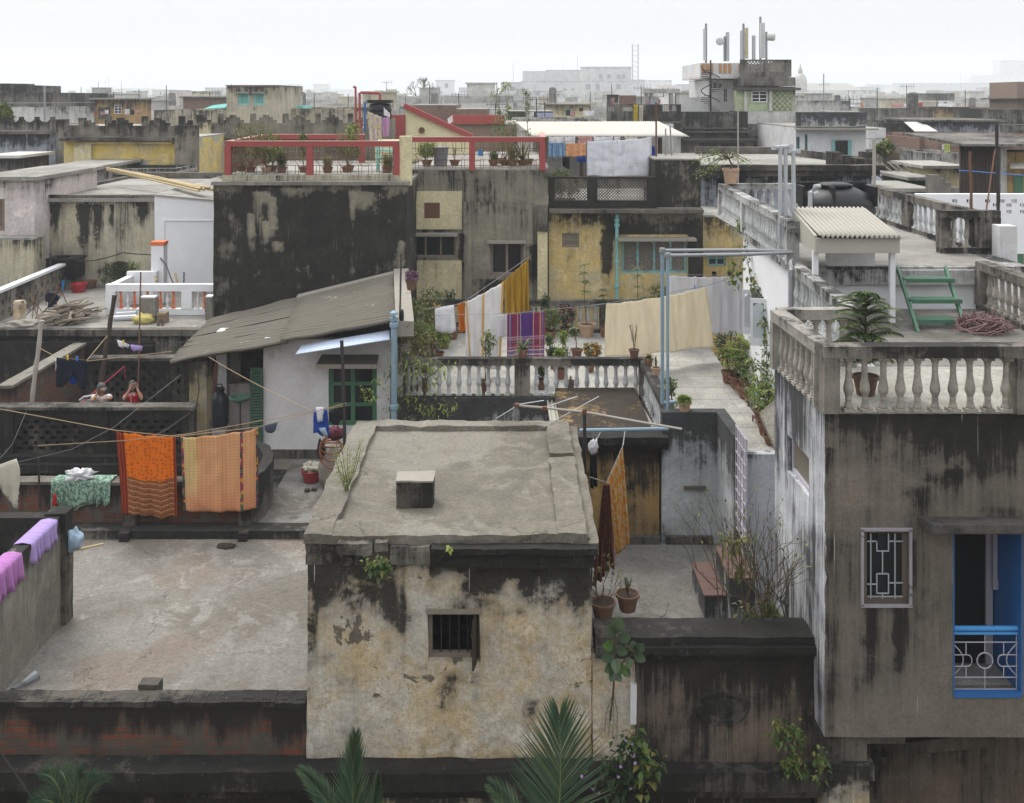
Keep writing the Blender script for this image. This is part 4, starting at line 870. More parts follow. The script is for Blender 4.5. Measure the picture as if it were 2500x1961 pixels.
 # the black wall house with the red railing terrace
YB=29.0
t=thing('house','house with a huge blank black mouldy wall below the red railings','house',(-6,YB,0))
xl,xr=X(521,YB),X(993,YB);zt=Z(452,YB)
MB().box(xl,xr,YB,36,6,zt,.4).build('wall',M['black_wall'],t,rough=.02,ztop=zt)
b=MB();pv=[(xl-.02,YB-.08),(xr+.05,YB-.08),(xr+.05,36),(xl-.02,36)]
b.box(xl-.04,xr+.06,YB-.1,36,zt+.002,zt+.1,.3);b.build('cornice',M['cement'],t,rough=.02,ztop=20)
x2a,x2b=X(543,29.3),X(975,29.3);zr=Z(428,29.3)
MB().box(x2a,x2b,29.25,36,zt+.102,zr,.4).build('upper_wall',M['cream_stain'],t,rough=.01,ztop=zr+.3)
MB().box(x2a+.2,x2b-.2,29.4,35.8,zr+.001,zr+.02).build('roof_floor',M['roof_grey'],t)
MB().box(X(975,29.3),X(1003,29.3),29.3,29.7,zr-.3,Z(333,29.3)).build('cream_pier',M['cream'],t,ztop=16)
MB().box(x2b-1.4,x2b-.2,34.6,36.2,zr,zr+.75,.3).build('stair_head',M['cream'],t,ztop=16)
def grille_panel(pr,p0,p1,z0,z1,m='rust'):
 b=MB();p0,p1=V((p0[0],p0[1],0)),V((p1[0],p1[1],0));L=(p1-p0).length;d=(p1-p0)/L;h=z1-z0
 P=lambda s,z:p0+d*s+V((0,0,z0+z));r=.008
 for k in(.12,.33,.55,.77):b.tube([P(0,h*k),P(L,h*k)],r,4)
 n=max(2,int(round(L/.6)));st=L/n
 for i in range(n):
  c=st*(i+.5);a=st*.32;g=h*.2
  b.tube([P(c-a,h*.5),P(c-a*.5,h*.5+g),P(c+a*.5,h*.5+g),P(c+a,h*.5),P(c+a*.5,h*.5-g),P(c-a*.5,h*.5-g),P(c-a,h*.5)],r,4)
  for s in(-.5,-.25,.25,.5):b.tube([P(c+a*s*2,0),P(c+a*s*2,h*.36)],r,4);b.tube([P(c+a*s*2,h*.64),P(c+a*s*2,h)],r,4)
 return b.build('grille',M[m],pr)
def red_rail(label,segs,zb,h=.93):
 t=thing('railing',label,'railing',(segs[0][0][0],segs[0][0][1],zb))
 for p0,p1,ps in segs:
  a,c=V((*p0,0)),V((*p1,0));L=(c-a).length;d=(c-a)/L
  b=MB();b.bar(a+V((0,0,zb+h))-d*.06,c+V((0,0,zb+h))+d*.06,.17,.15);b.build('top_rail',M['red_paint'],t,rough=.006)
  b=MB();b.bar(a+V((0,0,zb+h+.079))-d*.07,c+V((0,0,zb+h+.079))+d*.07,.19,.012);b.build('rail_top',M['pink_top'],t)
  for s in ps:q=a+d*(L*s);b=MB();b.box(q.x-.09,q.x+.09,q.y-.09,q.y+.09,zb,zb+h-.078);b.build('post',M['red_paint'],t,rough=.004)
  grille_panel(t,p0,p1,zb+.05,zb+h-.08)
 return t
zr=Z(431,29.3)
red_rail('long red painted railing with hexagon grilles above the black wall',[((X(556,29.3),29.36),(X(968,29.3),29.36),(0,.485,1)),((X(556,29.3),29.4),(X(560,29.3)-.35,34.8),(1,)),((X(560,29.3)-.35,34.8),(X(884,34.8),34.8),(1,))],zr)
# cream and grey house behind the garden terrace
YC=32.0
t=house('house','grey and cream weathered house with a dark window and a mauve arched window',1000,1338,416,YC,10,'grey_green',zb=4,roofm='roof_grey',seg=.5,wins=[(1002,1113,571,628,'dark'),(1197,1278,588,672,'mauve'),(1036,1074,495,533,'bars')],parapet=0,shades=[(998,1118,568,.35),(1190,1284,586,.3)])
MB().panel((X(1001,YC),YC-.03),(X(1128,YC),YC-.03),Z(560,YC),Z(467,YC),.028,[(X(1036,YC)-X(1001,YC),X(1074,YC)-X(1001,YC),Z(533,YC),Z(495,YC))],seg=.25).build('cream_panel',M['cream'],t,ztop=Z(420,YC))
MB().panel((X(1001,YC),YC-.03),(X(1128,YC),YC-.03),9,Z(636,YC),.028,(),seg=.25).build('cream_panel',M['cream'],t)
MB().box(X(1036,YC),X(1074,YC),YC-.02,YC+.03,Z(533,YC),Z(495,YC)).build('board',M['rust'],t)
b=MB();xg0,xg1=X(1132,YC),X(1300,YC);b.panel((xg0,YC-.14),(xg1,YC-.14),7,Z(492,YC),.135,[(X(1197,YC)-xg0,X(1278,YC)-xg0,Z(672,YC),Z(588,YC))],seg=.3);b.build('bay',M['grey_green'],t,rough=.008,ztop=Z(480,YC))
b=MB();b.box(X(1312,YC),X(1336,YC),YC-.2,YC-.001,7,Z(563,YC),.3);b.build('pier',M['cream'],t,rough=.006,ztop=13);b=MB();b.box(X(1310,YC),X(1340,YC),YC-.26,YC-.001,Z(563,YC)+.002,Z(553,YC),.2);b.box(X(1313,YC),X(1335,YC),YC-.2,YC-.001,Z(552,YC),Z(500,YC),.2);b.build('pier_cap',M['cement_dark'],t,rough=.012,ztop=14)
xa,xb=X(1005,31.8),X(1325,31.8);zr=Z(417,31.8)
red_rail('red painted railing with grilles over the grey house, pots inside',[((xa,31.95),(xb,31.95),(.46,1)),((xb,31.95),(xb+.1,36.5),(1,))],zr,.96)
struct(MB().box(X(1001,YC),xb+.2,YC+.3,41.5,Z(416,YC)+.062,Z(416,YC)+.08).build('roof_floor',M['roof_grey']))
t=thing('drain_pipe','black drain pipe in the corner between black wall and cream wall','pipe',(X(998,31.5),31.5,9))
MB().tube([(X(998,31.7),31.7,9.2),(X(998,31.7),31.7,Z(386,31.7))],.07,8).build('pipe',M['black_plastic'],t)
b=MB();[b.lathe([(.09,0),(.09,.1)],(X(998,31.7),31.7,z),8)for z in(10.2,12.1,13.3)];b.build('collar',M['black_plastic'],t)
# yellow house with the turquoise window
t=house('house','yellow stained house with a wide turquoise window and black lattice parapet',1340,1716,512,YC+.2,7,'yellow',zb=4,roofm='roof_grey',seg=.4,wins=[(1372,1414,569,605,'vent'),(1517,1678,582,668,'teal')],shades=[(1505,1694,578,.5,'slab')])
Yy=YC+.2;xa,xb=X(1340,Yy),X(1602,Yy);z0,z1=Z(512,Yy)+.07,Z(432,Yy);hl=[(X(1354,Yy)-xa,X(1434,Yy)-xa,Z(490,Yy),Z(436,Yy)),(X(1458,Yy)-xa,X(1580,Yy)-xa,Z(490,Yy),Z(436,Yy))]
MB().panel((xa,Yy-.05),(xb,Yy-.05),z0,z1,.2,hl,seg=.5).build('parapet',M['black_wall'],t,rough=.006,ztop=30)
for h in hl:lattice(t,xa+h[0],xa+h[1],Yy+.05,h[2],h[3],'rail_dark',.1,.025)
MB().box(xa,X(1712,Yy),Yy-.45,Yy-.001,Z(517,Yy),Z(509,Yy),.3).build('cornice',M['cement_dark'],t,rough=.01)
b=MB();b.box(X(1680,Yy),X(1716,Yy),Yy-.025,Yy-.001,8,Z(520,Yy),.3);b.box(X(1480,Yy),X(1716,Yy),Yy-.02,Yy-.001,Z(572,Yy),Z(520,Yy),.3);b.build('stain_render',M['black_wall'],t,ztop=Z(515,Yy))
b=MB();x=X(1505,Yy);b.tube([(x,Yy-.12,Z(745,Yy)),(x,Yy-.12,Z(522,Yy))],.055,8);[b.lathe([(.085,0),(.09,.03),(.085,.09)],(x,Yy-.12,z),8)for z in(Z(540,Yy),Z(552,Yy),Z(700,Yy),Z(640,Yy))];b.build('pipe',M['teal_paint'],t)
t=thing('water_room','black mouldy block at the corner of the yellow house roof','building',(X(1655,Yy),Yy+.3,12))
MB().box(X(1600,Yy),X(1712,Yy),Yy+.1,Yy+2.8,Z(508,Yy),Z(392,Yy),.3).build('wall',M['black_wall'],t,rough=.012,ztop=40)
MB().box(X(1598,Yy),X(1714,Yy),Yy+.06,Yy+2.85,Z(392,Yy)+.002,Z(388,Yy)).build('roof',M['roof_grey'],t)
house('house','small yellow house with a blue window beside the white terrace wall',1717,1830,530,33.5,6,'yellow',zb=4,wins=[(1728,1772,612,650,'teals'),(1738,1750,663,676,'void'),(1776,1788,663,676,'void'),(1800,1812,663,676,'void')],shades=[(1712,1790,608,.4)],roofm='roof_grey')
# white door, lean-to and canopy of the right-hand house
t=thing('window','white arched shutters with ribbed glass open on the white terrace wall','window',(5.4,23,10.6))
MB().box(5.50,5.62,22.3,23.5,10.6,11.65).build('opening',M['glass'],t)
def leaf_door(x0,y0,x1,y1,z0,z1):
 p0,p1=V((x0,y0,0)),V((x1,y1,0));d=(p1-p0);L=d.length;d/=L
 b=MB();P=lambda s,z:p0+d*s+V((0,0,z0+z));hh=z1-z0
 for s,e in((.03,0),(L-.03,0)):b.bar(P(s,0),P(s,hh),.06,.04,up=(d.y,-d.x,0))
 for z,w_ in((.08,.16),(hh-.05,.1)):b.bar(P(.06,z),P(L-.06,z),.036,w_)
 o=b.build('shutter',M['white_paint'],t)
 b=MB();N=12
 for i in range(N):s=lerp(.06,L-.06,(i+.5)/N);top=hh-.1-.09*(abs(i-N/2+.5)/(N/2))**2;b.bar(P(s,.16),P(s,top),(L-.12)/N*.9,.02,up=(d.y,-d.x,0))
 b.build('pane',M['frost'],o)
leaf_door(X(1812,23.6),23.6,X(1846,23.5),23.5,Z(815,23.6),Z(706,23.6));leaf_door(X(1832,22.2),22.2,X(1873,22.1),22.1,Z(843,22.2),Z(728,22.2))
t=thing('lean_to','small sloping tiled lean-to roof on the white terrace wall','roof',(5.2,19,10))
b=MB();b.prism([(X(1858,19.5),19.6),(X(1895,18.3),18.0),(5.2,18.0),(5.25,19.7)],[9.9,9.55,9.95,10.3],[9.98,9.63,10.03,10.38]);b.build('slab',M['hut_roof'],t,rough=.02)
t=thing('canopy','corrugated canopy on white posts at the foot of the upper terrace','canopy',(6.2,18.5,ZL))
c00,c10=at(2001,577,17.9),at(2203,579,17.9);c11,c01=at(2112,508,20.6),at(1936,508,20.6)
corrug('roof_sheet',c00,c10,c11,c01,'sheet_pale',t,waves=17,amp=.03,nv=5)
b=MB();a,c=at(1990,577,18.0),at(2196,583,18.0);b.box(a.x,c.x,17.98,18.04,Z(618,18.0),Z(582,18.0));e=at(1936,516,20.4);b.prism([(a.x,18.045),(a.x+.05,18.045),(e.x+.05,20.4),(e.x,20.4)],[Z(618,18),Z(618,18),Z(580,20.4),Z(580,20.4)],[Z(576,18),Z(576,18),Z(514,20.4),Z(514,20.4)])
b.build('fascia',M['slab']if False else M['sheet_pale'],t)
for u,y in((1992,18.1),(2180,18.1)):b=MB();x=X(u,y);b.box(x-.045,x+.045,y,y+.09,ZL,Z(612,y));b.build('post',M['white_paint'],t)
MB().box(X(2000,20),X(2112,20),19.45,19.6,ZU,Z(600,20)).build('back_wall',M['white_wash'],t)
t=thing('step_ladder','green iron steps of slatted treads up to the upper terrace','stairs',(7.5,18,ZL))
b=MB()
for a,c in((at(2192,655,19.2),at(2242,816,17.4)),(at(2308,655,19.2),at(2362,816,17.4))):b.bar(a,c,.05,.1)
b.build('stringer',M['green_stair'],t)
for u0,u1,v,Y_ in((2206,2322,680,18.75),(2218,2340,730,18.2),(2235,2358,779,17.75)):
 b=MB();x0,x1,z=X(u0,Y_),X(u1,Y_),Z(v,Y_)
 for k in range(4):b.box(x0,x1,Y_-.14+k*.085,Y_-.14+k*.085+.055,z-.02,z+.01)
 b.box(x0,x1,Y_-.165,Y_-.145,z-.05,z+.02);b.build('tread',M['green_stair'],t)
t=thing('water_tank','big round black water tank on the upper terrace by the canopy','water tank',(X(2041,24),24,ZU))
r=.86;cx_=X(2041,24)
b=MB();b.lathe([(r,0),(r,.2),(r*1.02,.22),(r*1.02,.26),(r,.28),(r,.5),(r*1.02,.52),(r*1.02,.56),(r,.58),(r,.72),(r*.97,.8),(r*.8,.98),(r*.5,1.1),(.25,1.14)],(cx_,24,ZU+.005),40);b.build('body',M['black_plastic'],t,smooth=True)
b=MB();b.box(cx_-.84,cx_+.84,24.30,24.36,ZU+.8,ZU+1.2);b.box(cx_-.86,cx_-.80,23.7,24.29,ZU+.7,ZU+1.15);b.box(cx_+.74,cx_+.8,23.5,24.29,ZU+.7,ZU+1.15);b.box(cx_-.3,cx_-.26,23.2,24.29,ZU+.8,ZU+1.17);b.build('ribs',M['black_plastic'],t)
b=MB();b.lathe([(.4,0),(.42,.03),(.3,.07),(.1,.09)],(cx_-.05,23.95,ZU+1.14),24);b.build('lid',M['black_plastic'],t,smooth=True)
t=thing('perforated_wall','bright white wall with brick sized holes behind the dark balustrade','wall',(13.5,31,9));xa,xb=X(2240,31),X(2620,31);z0,z1=Z(620,31),Z(474,31)
hs=[]
for u in(2325,2360,2405,2440,2470):hs.append((u,487))
for u in(2424,2457,2490):hs.append((u,497))
for u in(2457,2490,2424):hs.append((u,513))
MB().panel((xa,31),(xb,31),z0,z1,.25,[(X(u,31)-xa,X(u+13,31)-xa,Z(v+9,31),Z(v,31))for u,v in hs],seg=1).build('wall',M['white_clean'],t,ztop=0)
t=thing('pillar','white square pillar standing right of the dark two baluster parapet','pillar',(X(2455,20.6),20.6,ZU));MB().box(X(2436,20.6),X(2478,20.6),20.5,20.85,ZL,Z(551,20.6)).build('shaft',M['white_wash'],t,rough=.006)
t=thing('shed','black ribbed metal shed with a tarred sheet roof at the right edge','shed',(X(2420,36),36,9));xa,xb=X(2342,36),X(2600,36)
corrug('wall',(xa,36,8),(X(2440,36),36,8),(X(2440,36),36,Z(352,36)),(xa,36,Z(352,36)),'wood_dark',t,waves=12,amp=.04,nv=2)
MB().box(X(2440,36),X(2455,36),35.9,38,8,Z(362,36)).build('corner_post',M['far_grey'],t,ztop=15);MB().box(X(2455,36),xb,36.1,38,8,Z(372,36)).build('side_wall',M['ochre'],t,ztop=15)
MB().prism([(xa-.1,35.4),(xb,35.4),(xb,41),(xa-.1,41)],[Z(356,36)]*2+[Z(342,36)]*2,[Z(350,36)]*2+[Z(336,36)]*2).build('roof',M['far_dark'],t,rough=.02)
corrug('awning',at(2466,412,35.4),at(2466,396,36.1),at(2530,396,36.1),at(2530,412,35.4),'sheet_pale',t,waves=3,amp=.02,nv=2)
MB().box(X(2478,36),X(2500,36),36.05,36.09,8.2,Z(430,36)).build('door',M['green_paint'],t)
t=thing('wall','stepped black broken wall in front of the yellow wall','wall',(X(2290,37),35,9));b=MB()
for i,(u0,u1,v)in enumerate([(2268,2296,428),(2296,2308,436),(2308,2322,446),(2322,2342,458)]):b.box(X(u0,35),X(u1,35),35,35.3,8,Z(v,35),.25)
b.build('wall',M['far_dark'],t,rough=.02,ztop=30)
# the city behind
FOOT=[]
FAR=lambda Y:Y if Y<=100 else min(100+(Y-100)*11,1500)
def H(name,label,u0,u1,vt,Y,depth,mat,**k):
 Y=FAR(Y);w_=X(u1,Y)-X(u0,Y)
 if not k.get('wins')and name!='wall' and Y>=55 and w_>3.5:
  n=max(1,min(9,int(w_/3.2)));d_=FP/Y;v1=vt+(k.get('parapet',0)+.7)*d_
  k['wins']=[(lerp(u0,u1,(q+.5)/n)-.45*d_,lerp(u0,u1,(q+.5)/n)+.45*d_,v1,v1+1.3*d_,('farv','farv','green_shut','far','farv')[(q*7+int(u0))%5])for q in range(n)if(q*3+int(u1))%4]
 FOOT.append((X(u0,Y)-1,X(u1,Y)+1,Y-2,Y+depth+1));return house(name,label,u0,u1,vt,Y,depth,mat,**k)
def addbox(t,u0,u1,v0,v1,Y,d,mat,name='stair_room',ztop=None,rough=.01,seg=1.0):
 Y=FAR(Y)
 b=MB();b.box(X(u0,Y),X(u1,Y),Y,Y+d,Z(v1,Y),Z(v0,Y),seg);return b.build(name,M[mat],t,rough=rough,ztop=Z(v0,Y)if ztop is None else ztop)
def pane(t,u0,u1,v0,v1,Y,m='void',name='window'):
 Y=FAR(Y)
 o=MB().box(X(u0,Y),X(u1,Y),Y-.06,Y+.05,Z(v1,Y),Z(v0,Y)).build(name,M['slab'],t)
 MB().box(X(u0,Y)+.07,X(u1,Y)-.07,Y-.075,Y-.055,Z(v1,Y)+.07,Z(v0,Y)-.07).build('pane',M[m],o);return o
def battlement(t,x0,x1,y,z0,z1,n,mat,wavy=False,th=.2):
 """parapet of stepped bays between piers"""
 L=(x1-x0)/n;h=z1-z0;b=MB()
 for i in range(n):
  a=x0+L*i;pw=min(.4,L*.16)
  b.box(a,a+pw,y-.05,y+th+.04,z0,z1+.05*h,.4)
  if wavy:
   k=10
   for j in range(k):s=(j+.5)/k;zz=z0+h*(.62+.26*(2*s-1)**2);b.box(a+pw+(L-pw)*j/k,a+pw+(L-pw)*(j+1)/k,y,y+th,z0,zz)
  else:
   for s0,s1,k in((0,.14,.92),(.14,.28,.78),(.28,.72,.6),(.72,.86,.78),(.86,1,.92)):b.box(a+pw+(L-pw)*s0,a+pw+(L-pw)*s1,y,y+th,z0,z0+h*k,.5)
   b.box(a+L*.47,a+L*.47+pw,y+.9,y+1.1,z0,z1+.1)
 if not wavy:b.box(x0,x1,y+.92,y+1.08,z0,z0+h*.3,1)
 b.build('battlement',M[mat],t,rough=.012,ztop=z1)
t=H('house','blue grey old house with a scalloped parapet at the far left',-30,160,322,48,12,'blue_old',wins=[(70,103,384,398,'whitebars')])
battlement(t,X(-30,48),X(162,48),48,Z(322,48)+.07,Z(287,48),5,'cement',wavy=True);shade(t,X(-30,48),X(165,48),48,Z(321,48),.3,.12,'cement_dark',name='cornice')
addbox(t,136,156,292,420,47.6,.6,'cement','pier')
t=H('house','battlemented house with a peeling bright yellow wall panel',156,478,338,46,14,'yellow_old',seg=.8)
battlement(t,X(195,46),X(470,46),45.9,Z(338,46)+.07,Z(290,46),3,'battlement');shade(t,X(156,46),X(430,46),46,Z(335,46),.5,.15,'cement_dark',name='cornice');shade(t,X(190,46),X(425,46),46,Z(346,46),.25,.1,'yellow',name='moulding')
addbox(t,156,196,307,337,46.1,2,'battlement','parapet');addbox(t,426,480,306,470,45.6,.4,'battlement','corner_pier')
addbox(t,180,222,352,420,45.8,.19,'cream','pilaster',ztop=1000)
t=H('house','long blackened battlemented house behind the red railings',480,900,331,51,12,'battlement',wins=[(486,500,415,458,'green_shut'),(508,540,415,458,'green_shut')])
battlement(t,X(482,51),X(885,51),50.9,Z(331,51)+.07,Z(283,51),5,'battlement');shade(t,X(480,51),X(890,51),51,Z(330,51),.5,.16,'cement_dark',name='cornice');shade(t,X(480,51),X(890,51),51,Z(341,51),.25,.1,'yellow',name='moulding')
addbox(t,480,512,300,408,50.6,.38,'cream','cream_band')
t=H('house','pinkish white house with a brown louvred shutter at the left edge',-60,84,440,33.2,5,'pink_wall',roofm='roof_grey',slab=.2,wins=[(-12,12,486,564,'brown_shut')],px=None)
addbox(t,-60,90,578,584,33.0,.2,'pink_wall','string_course')
t=H('wall','short dark wall stub below the pinkish house',-60,82,586,32.3,.8,'cream_stain',cat='wall',zb=9)
t=H('house','grey roofed building between the pinkish and the battlemented houses',84,205,418,40,8,'far_grey',slab=.15,roofm='roof_grey')
t=H('house','low grey terrace roof in front of the yellow wall panel',205,430,412,43,2.5,'far_grey',roofm='roof_grey',slab=.1,parapet=.25)
t=H('shed','white sheet roofed shed below the scalloped parapet',-30,42,386,44,3,'cement_dark',roofm='sheet_cloud',slab=.2)
t=H('building','dark stepped mouldy building against the sky at the far left',-40,107,226,76,12,'far_dark',parapet=.8);addbox(t,-40,63,208,227,77,6,'far_dark');addbox(t,-40,40,204,209,78,3,'far_dark')
t=H('building','pale greenish balustraded house under the dark stepped building',-40,106,262,66,8,'far_pale',parapet=1.2)
t=H('house','tiny cream hut with a blue window between mast and haze',112,152,247,105,6,'cream',wins=[(113,122,253,265,'teals'),(128,145,253,266,'teals')],slab=.4)
t=H('house','brown crumbling roof hut with one barred window',232,305,243,82,6,'ochre',wins=[(278,297,256,278,'whitebars')],slab=.3)
addbox(t,240,268,262,290,81.9,.2,'far_dark','dark_bay')
t=H('building','white hazy block with masts on the left horizon',312,368,216,200,15,'white_wash',wins=[(322,328,224,231,'farv'),(340,346,224,231,'farv')],parapet=1)
t=H('building','long hazy building left of the white hazy block',182,312,230,195,15,'far_grey',parapet=1);
b=MB();q_=FAR(195);b.prism([(X(210,q_),q_+1),(X(312,q_),q_+1),(X(312,q_),q_+12),(X(210,q_),q_+12)],Z(230,q_),[Z(218,q_),Z(216,q_),Z(216,q_),Z(218,q_)]);b.build('stair_room',M['far_pale'],t)
t=H('house','old pink walled house left of the brick hut',412,446,221,110,6,'pink_wall')
t=H('house','cream roof room beside the pink house',466,500,224,112,5,'cream',slab=.3)
t=H('house','grey brick roof hut with a tar roof near the teal shutters',447,556,239,92,8,'brick_far',slab=.3,roofm='far_dark')
t=thing('tarp','teal tarpaulin slung beside the cream block with teal windows','tarpaulin',(X(530,90),90,14));b=MB();b.prism([(X(507,90),89),(X(555,90),89),(X(555,90),91.5),(X(507,90),91.5)],Z(267,90),[Z(265,90),Z(262,90),Z(251,90),Z(256,90)]);b.build('sheet',M['tarp'],t,rough=.1,freq=1.5)
t=H('house','pale low parapet roof with red pots at the left',376,556,269,72,10,'cream_stain',parapet=.9)
t=H('house','cream block with two teal louvred windows and a red coping',553,680,212,70,8,'cream_stain',wins=[(582,608,226,257,'teal_shut'),(620,646,226,257,'teal_shut')],shades=[(580,610,225,.3),(618,648,225,.3)])
MB().box(X(551,70),X(682,70),69.85,78,Z(212,70)+.062,Z(208,70)).build('coping',M['rust'],t)
t=H('house','long pale parapet wall right of the cream block',640,905,265,74,9,'cream_stain',parapet=1.0)
addbox(t,680,740,258,266,76,3,'teal_shutter','roof_box')
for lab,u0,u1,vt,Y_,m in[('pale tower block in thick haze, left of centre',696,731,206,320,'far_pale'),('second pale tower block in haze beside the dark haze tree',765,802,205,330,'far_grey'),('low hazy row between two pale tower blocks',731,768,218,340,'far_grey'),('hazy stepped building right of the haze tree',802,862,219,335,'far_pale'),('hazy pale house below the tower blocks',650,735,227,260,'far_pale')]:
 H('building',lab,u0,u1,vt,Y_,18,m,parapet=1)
t=H('house','white house with a tall stair tower right of the bare tree',1062,1178,227,165,12,'white_wash',wins=[(1082,1096,244,258,'farv'),(1108,1120,244,258,'farv'),(1132,1146,244,258,'farv'),(1155,1168,244,258,'farv')],parapet=.5,shades=[(1062,1178,232,.6)])
addbox(t,1064,1109,198,228,166,5,'white_wash');pane(t,1086,1094,204,214,165.95);MB().box(X(1061,FAR(166)),X(1111,FAR(166)),FAR(166)-.4,FAR(166)+5.4,Z(198,FAR(166))+.002,Z(196,FAR(166))).build('stair_roof',M['slab'],t)
t=H('house','rough brick gable wall behind the yellow lean-to',1000,1113,258,62,6,'brick_far');t=H('house','lower sooty brick wall right of the brick gable',1113,1190,268,61,6,'brick_far',wins=[(1155,1172,294,302,'void')])
t=thing('house','pale yellow lean-to wall with a red sloping coping','house',(X(1050,40),40,12));Yq=40
b=MB();xs=[X(u,Yq)for u in(990,1146)];b.prism([(xs[0],Yq),(xs[1],Yq),(xs[1],Yq+3),(xs[0],Yq+3)],10,[Z(262,Yq),Z(338,Yq),Z(338,Yq),Z(262,Yq)]);b.build('wall',M['cream_clean'],t,ztop=30)
b=MB();b.bar((xs[0]-.05,Yq-.02,Z(258,Yq)),(xs[1]+.1,Yq-.02,Z(334,Yq)),.3,.2);b.build('coping',M['red_paint'],t)
MB().box(X(955,Yq),X(989,Yq),39.9,40.2,11,Z(281,Yq)).build('red_panel',M['red_paint'],t)
b=MB();b.tube([(X(1030,Yq),Yq-.1,Z(318,Yq))]*1+[(X(1030,Yq),Yq-.04,Z(318,Yq))],.12,12);b.build('meter',M['rust'],t)
t=H('house','long roof terrace with a brown wall behind the red railings',1100,1262,306,45,8,'brown_shutter');MB().box(X(1100,45),X(1232,45),44.8,45.1,Z(306,45)+.062,Z(309,45)+.5).build('red_coping',M['red_paint'],t)
t=H('building','large hazy tenement of several storeys in the middle distance',1272,1541,198,160,20,'far_grey',parapet=.8,wins=[(1375,1383,216,222,'farv'),(1395,1402,215,222,'farv'),(1430,1442,205,219,'farv'),(1455,1464,205,219,'farv'),(1375,1382,232,240,'farv'),(1392,1400,232,240,'farv'),(1430,1440,228,238,'farv'),(1470,1482,228,238,'farv'),(1505,1515,205,218,'farv')])
addbox(t,1276,1334,174,199,162,12,'far_grey','upper_floor');addbox(t,1334,1422,171,199,163,12,'far_grey','upper_floor');addbox(t,1421,1541,165,199,161,14,'far_grey','upper_floor')
for u in(1462,1482,1506,1518):pane(t,u,u+9,182,192,160.9)
MB().box(X(1419,FAR(161)),X(1543,FAR(161)),FAR(161)-.5,FAR(161)+14,Z(165,FAR(161))+.002,Z(163,FAR(161))).build('roof_slab',M['slab'],t)
t=H('building','hazy open sided house left of the large tenement',1223,1276,201,150,12,'far_grey',slab=.4,wins=[(1228,1236,212,222,'farv'),(1245,1258,212,222,'farv'),(1228,1240,230,240,'farv')])
t=H('building','hazy low block right of the large tenement',1541,1575,195,170,12,'far_grey',slab=.3);t=H('building','pale hazy roofs with aerials left of the antenna tower',1575,1640,196,180,12,'far_pale')
t=H('building','stained house wall with small roofs under the large tenement',1280,1330,238,110,8,'far_pale',wins=[(1290,1300,262,274,'farv')]);t=H('house','dark verandah house front left of the small green door house',1213,1290,246,120,8,'far_grey',slab=.4,wins=[(1222,1240,252,262,'farv'),(1250,1262,252,262,'farv')])
t=H('house','small pale yellow house with a green double door and slab roof',1336,1440,256,88,7,'cream',slab=.6,wins=[(1380,1394,267,284,'greenw'),(1414,1424,264,272,'farv')]);t=H('house','white roof room with a green shutter left of the laundry',1188,1240,268,80,5,'white_wash',wins=[(1214,1224,271,286,'green_shut')])
t=H('house','dark parapet with towels hung over it, above the long white roof',1240,1350,273,78,6,'far_dark');t=H('house','pale long parapet behind the corrugated white roof',1250,1480,291,62,6,'far_pale',parapet=.8)
t=thing('shed','long pale corrugated roof shelter behind the hanging white sheet','shelter',(X(1460,42),42,12));
corrug('roof_sheet',at(1300,333,40),at(1682,333,40),at(1610,298,46),at(1258,298,46),'sheet_cloud',t,waves=64,amp=.04,nv=5,sub=4)
MB().box(X(1300,46),X(1640,46),45.5,45.8,9,Z(302,46)).build('back_wall',M['far_pale'],t)
for u in(1330,1420,1510,1612):x=X(u,40.4);MB().box(x-.07,x+.07,40.4,40.55,11,Z(336,40.4)).build('post',M['wood_dark'],t)
FOOT.append((-1,9,39,48))
struct(MB().box(X(1340,34),X(1720,40),40.2,46,10,11.9).build('roof_floor',M['roof_grey']))
Yt=60;t=H('building','tall antenna topped house with a glazed green room and lattice parapet',1812,1942,214,Yt,9,'far_pale',seg=1)
MB().box(X(1808,Yt),X(1938,Yt),Yt-.35,Yt+9,Z(214,Yt)+.1,Z(189,Yt),.8).build('upper_block',M['far_dark'],t,rough=.01,ztop=Z(189,Yt)+1)
xa,xb=X(1806,Yt),X(1930,Yt);z0,z1=Z(188,Yt),Z(146,Yt);hl=[(X(1824,Yt)-xa,X(1864,Yt)-xa,Z(176,Yt),Z(150,Yt)),(X(1873,Yt)-xa,X(1915,Yt)-xa,Z(176,Yt),Z(150,Yt))]
MB().panel((xa,Yt-.2),(xb,Yt-.2),z0,z1,.2,hl).build('parapet',M['far_dark'],t,ztop=z1);MB().box(xb-.2,xb,Yt+.01,Yt+8,z0,z1).build('parapet_side',M['far_dark'],t);MB().box(xa,xb-.21,Yt+7.8,Yt+8,z0,z1).build('parapet_back',M['far_grey'],t)
for h in hl:lattice(t,xa+h[0],xa+h[1],Yt-.1,h[2],h[3],'cement',.18,.05)
MB().box(X(1792,Yt),X(1945,Yt),Yt-.9,Yt+.3,Z(221,Yt),Z(215,Yt)).build('sunshade',M['slab_dark'],t)
MB().box(X(1792,Yt),X(1930,Yt),Yt-.5,Yt-.01,Z(271,Yt),Z(222,Yt)).build('green_room',M['far_green'],t)
win_kind(t,X(1829,Yt),X(1868,Yt),Yt-.62,Z(250,Yt),Z(222,Yt),'whitebars')
lattice(t,X(1878,Yt),X(1928,Yt),Yt-.54,Z(270,Yt),Z(223,Yt),'cement',.3,.025,d=.03)
for u in(1811,1871):MB().box(X(u,Yt),X(u+7,Yt),Yt-.7,Yt-.51,Z(271,Yt),Z(222,Yt)).build('post',M['far_pale'],t)
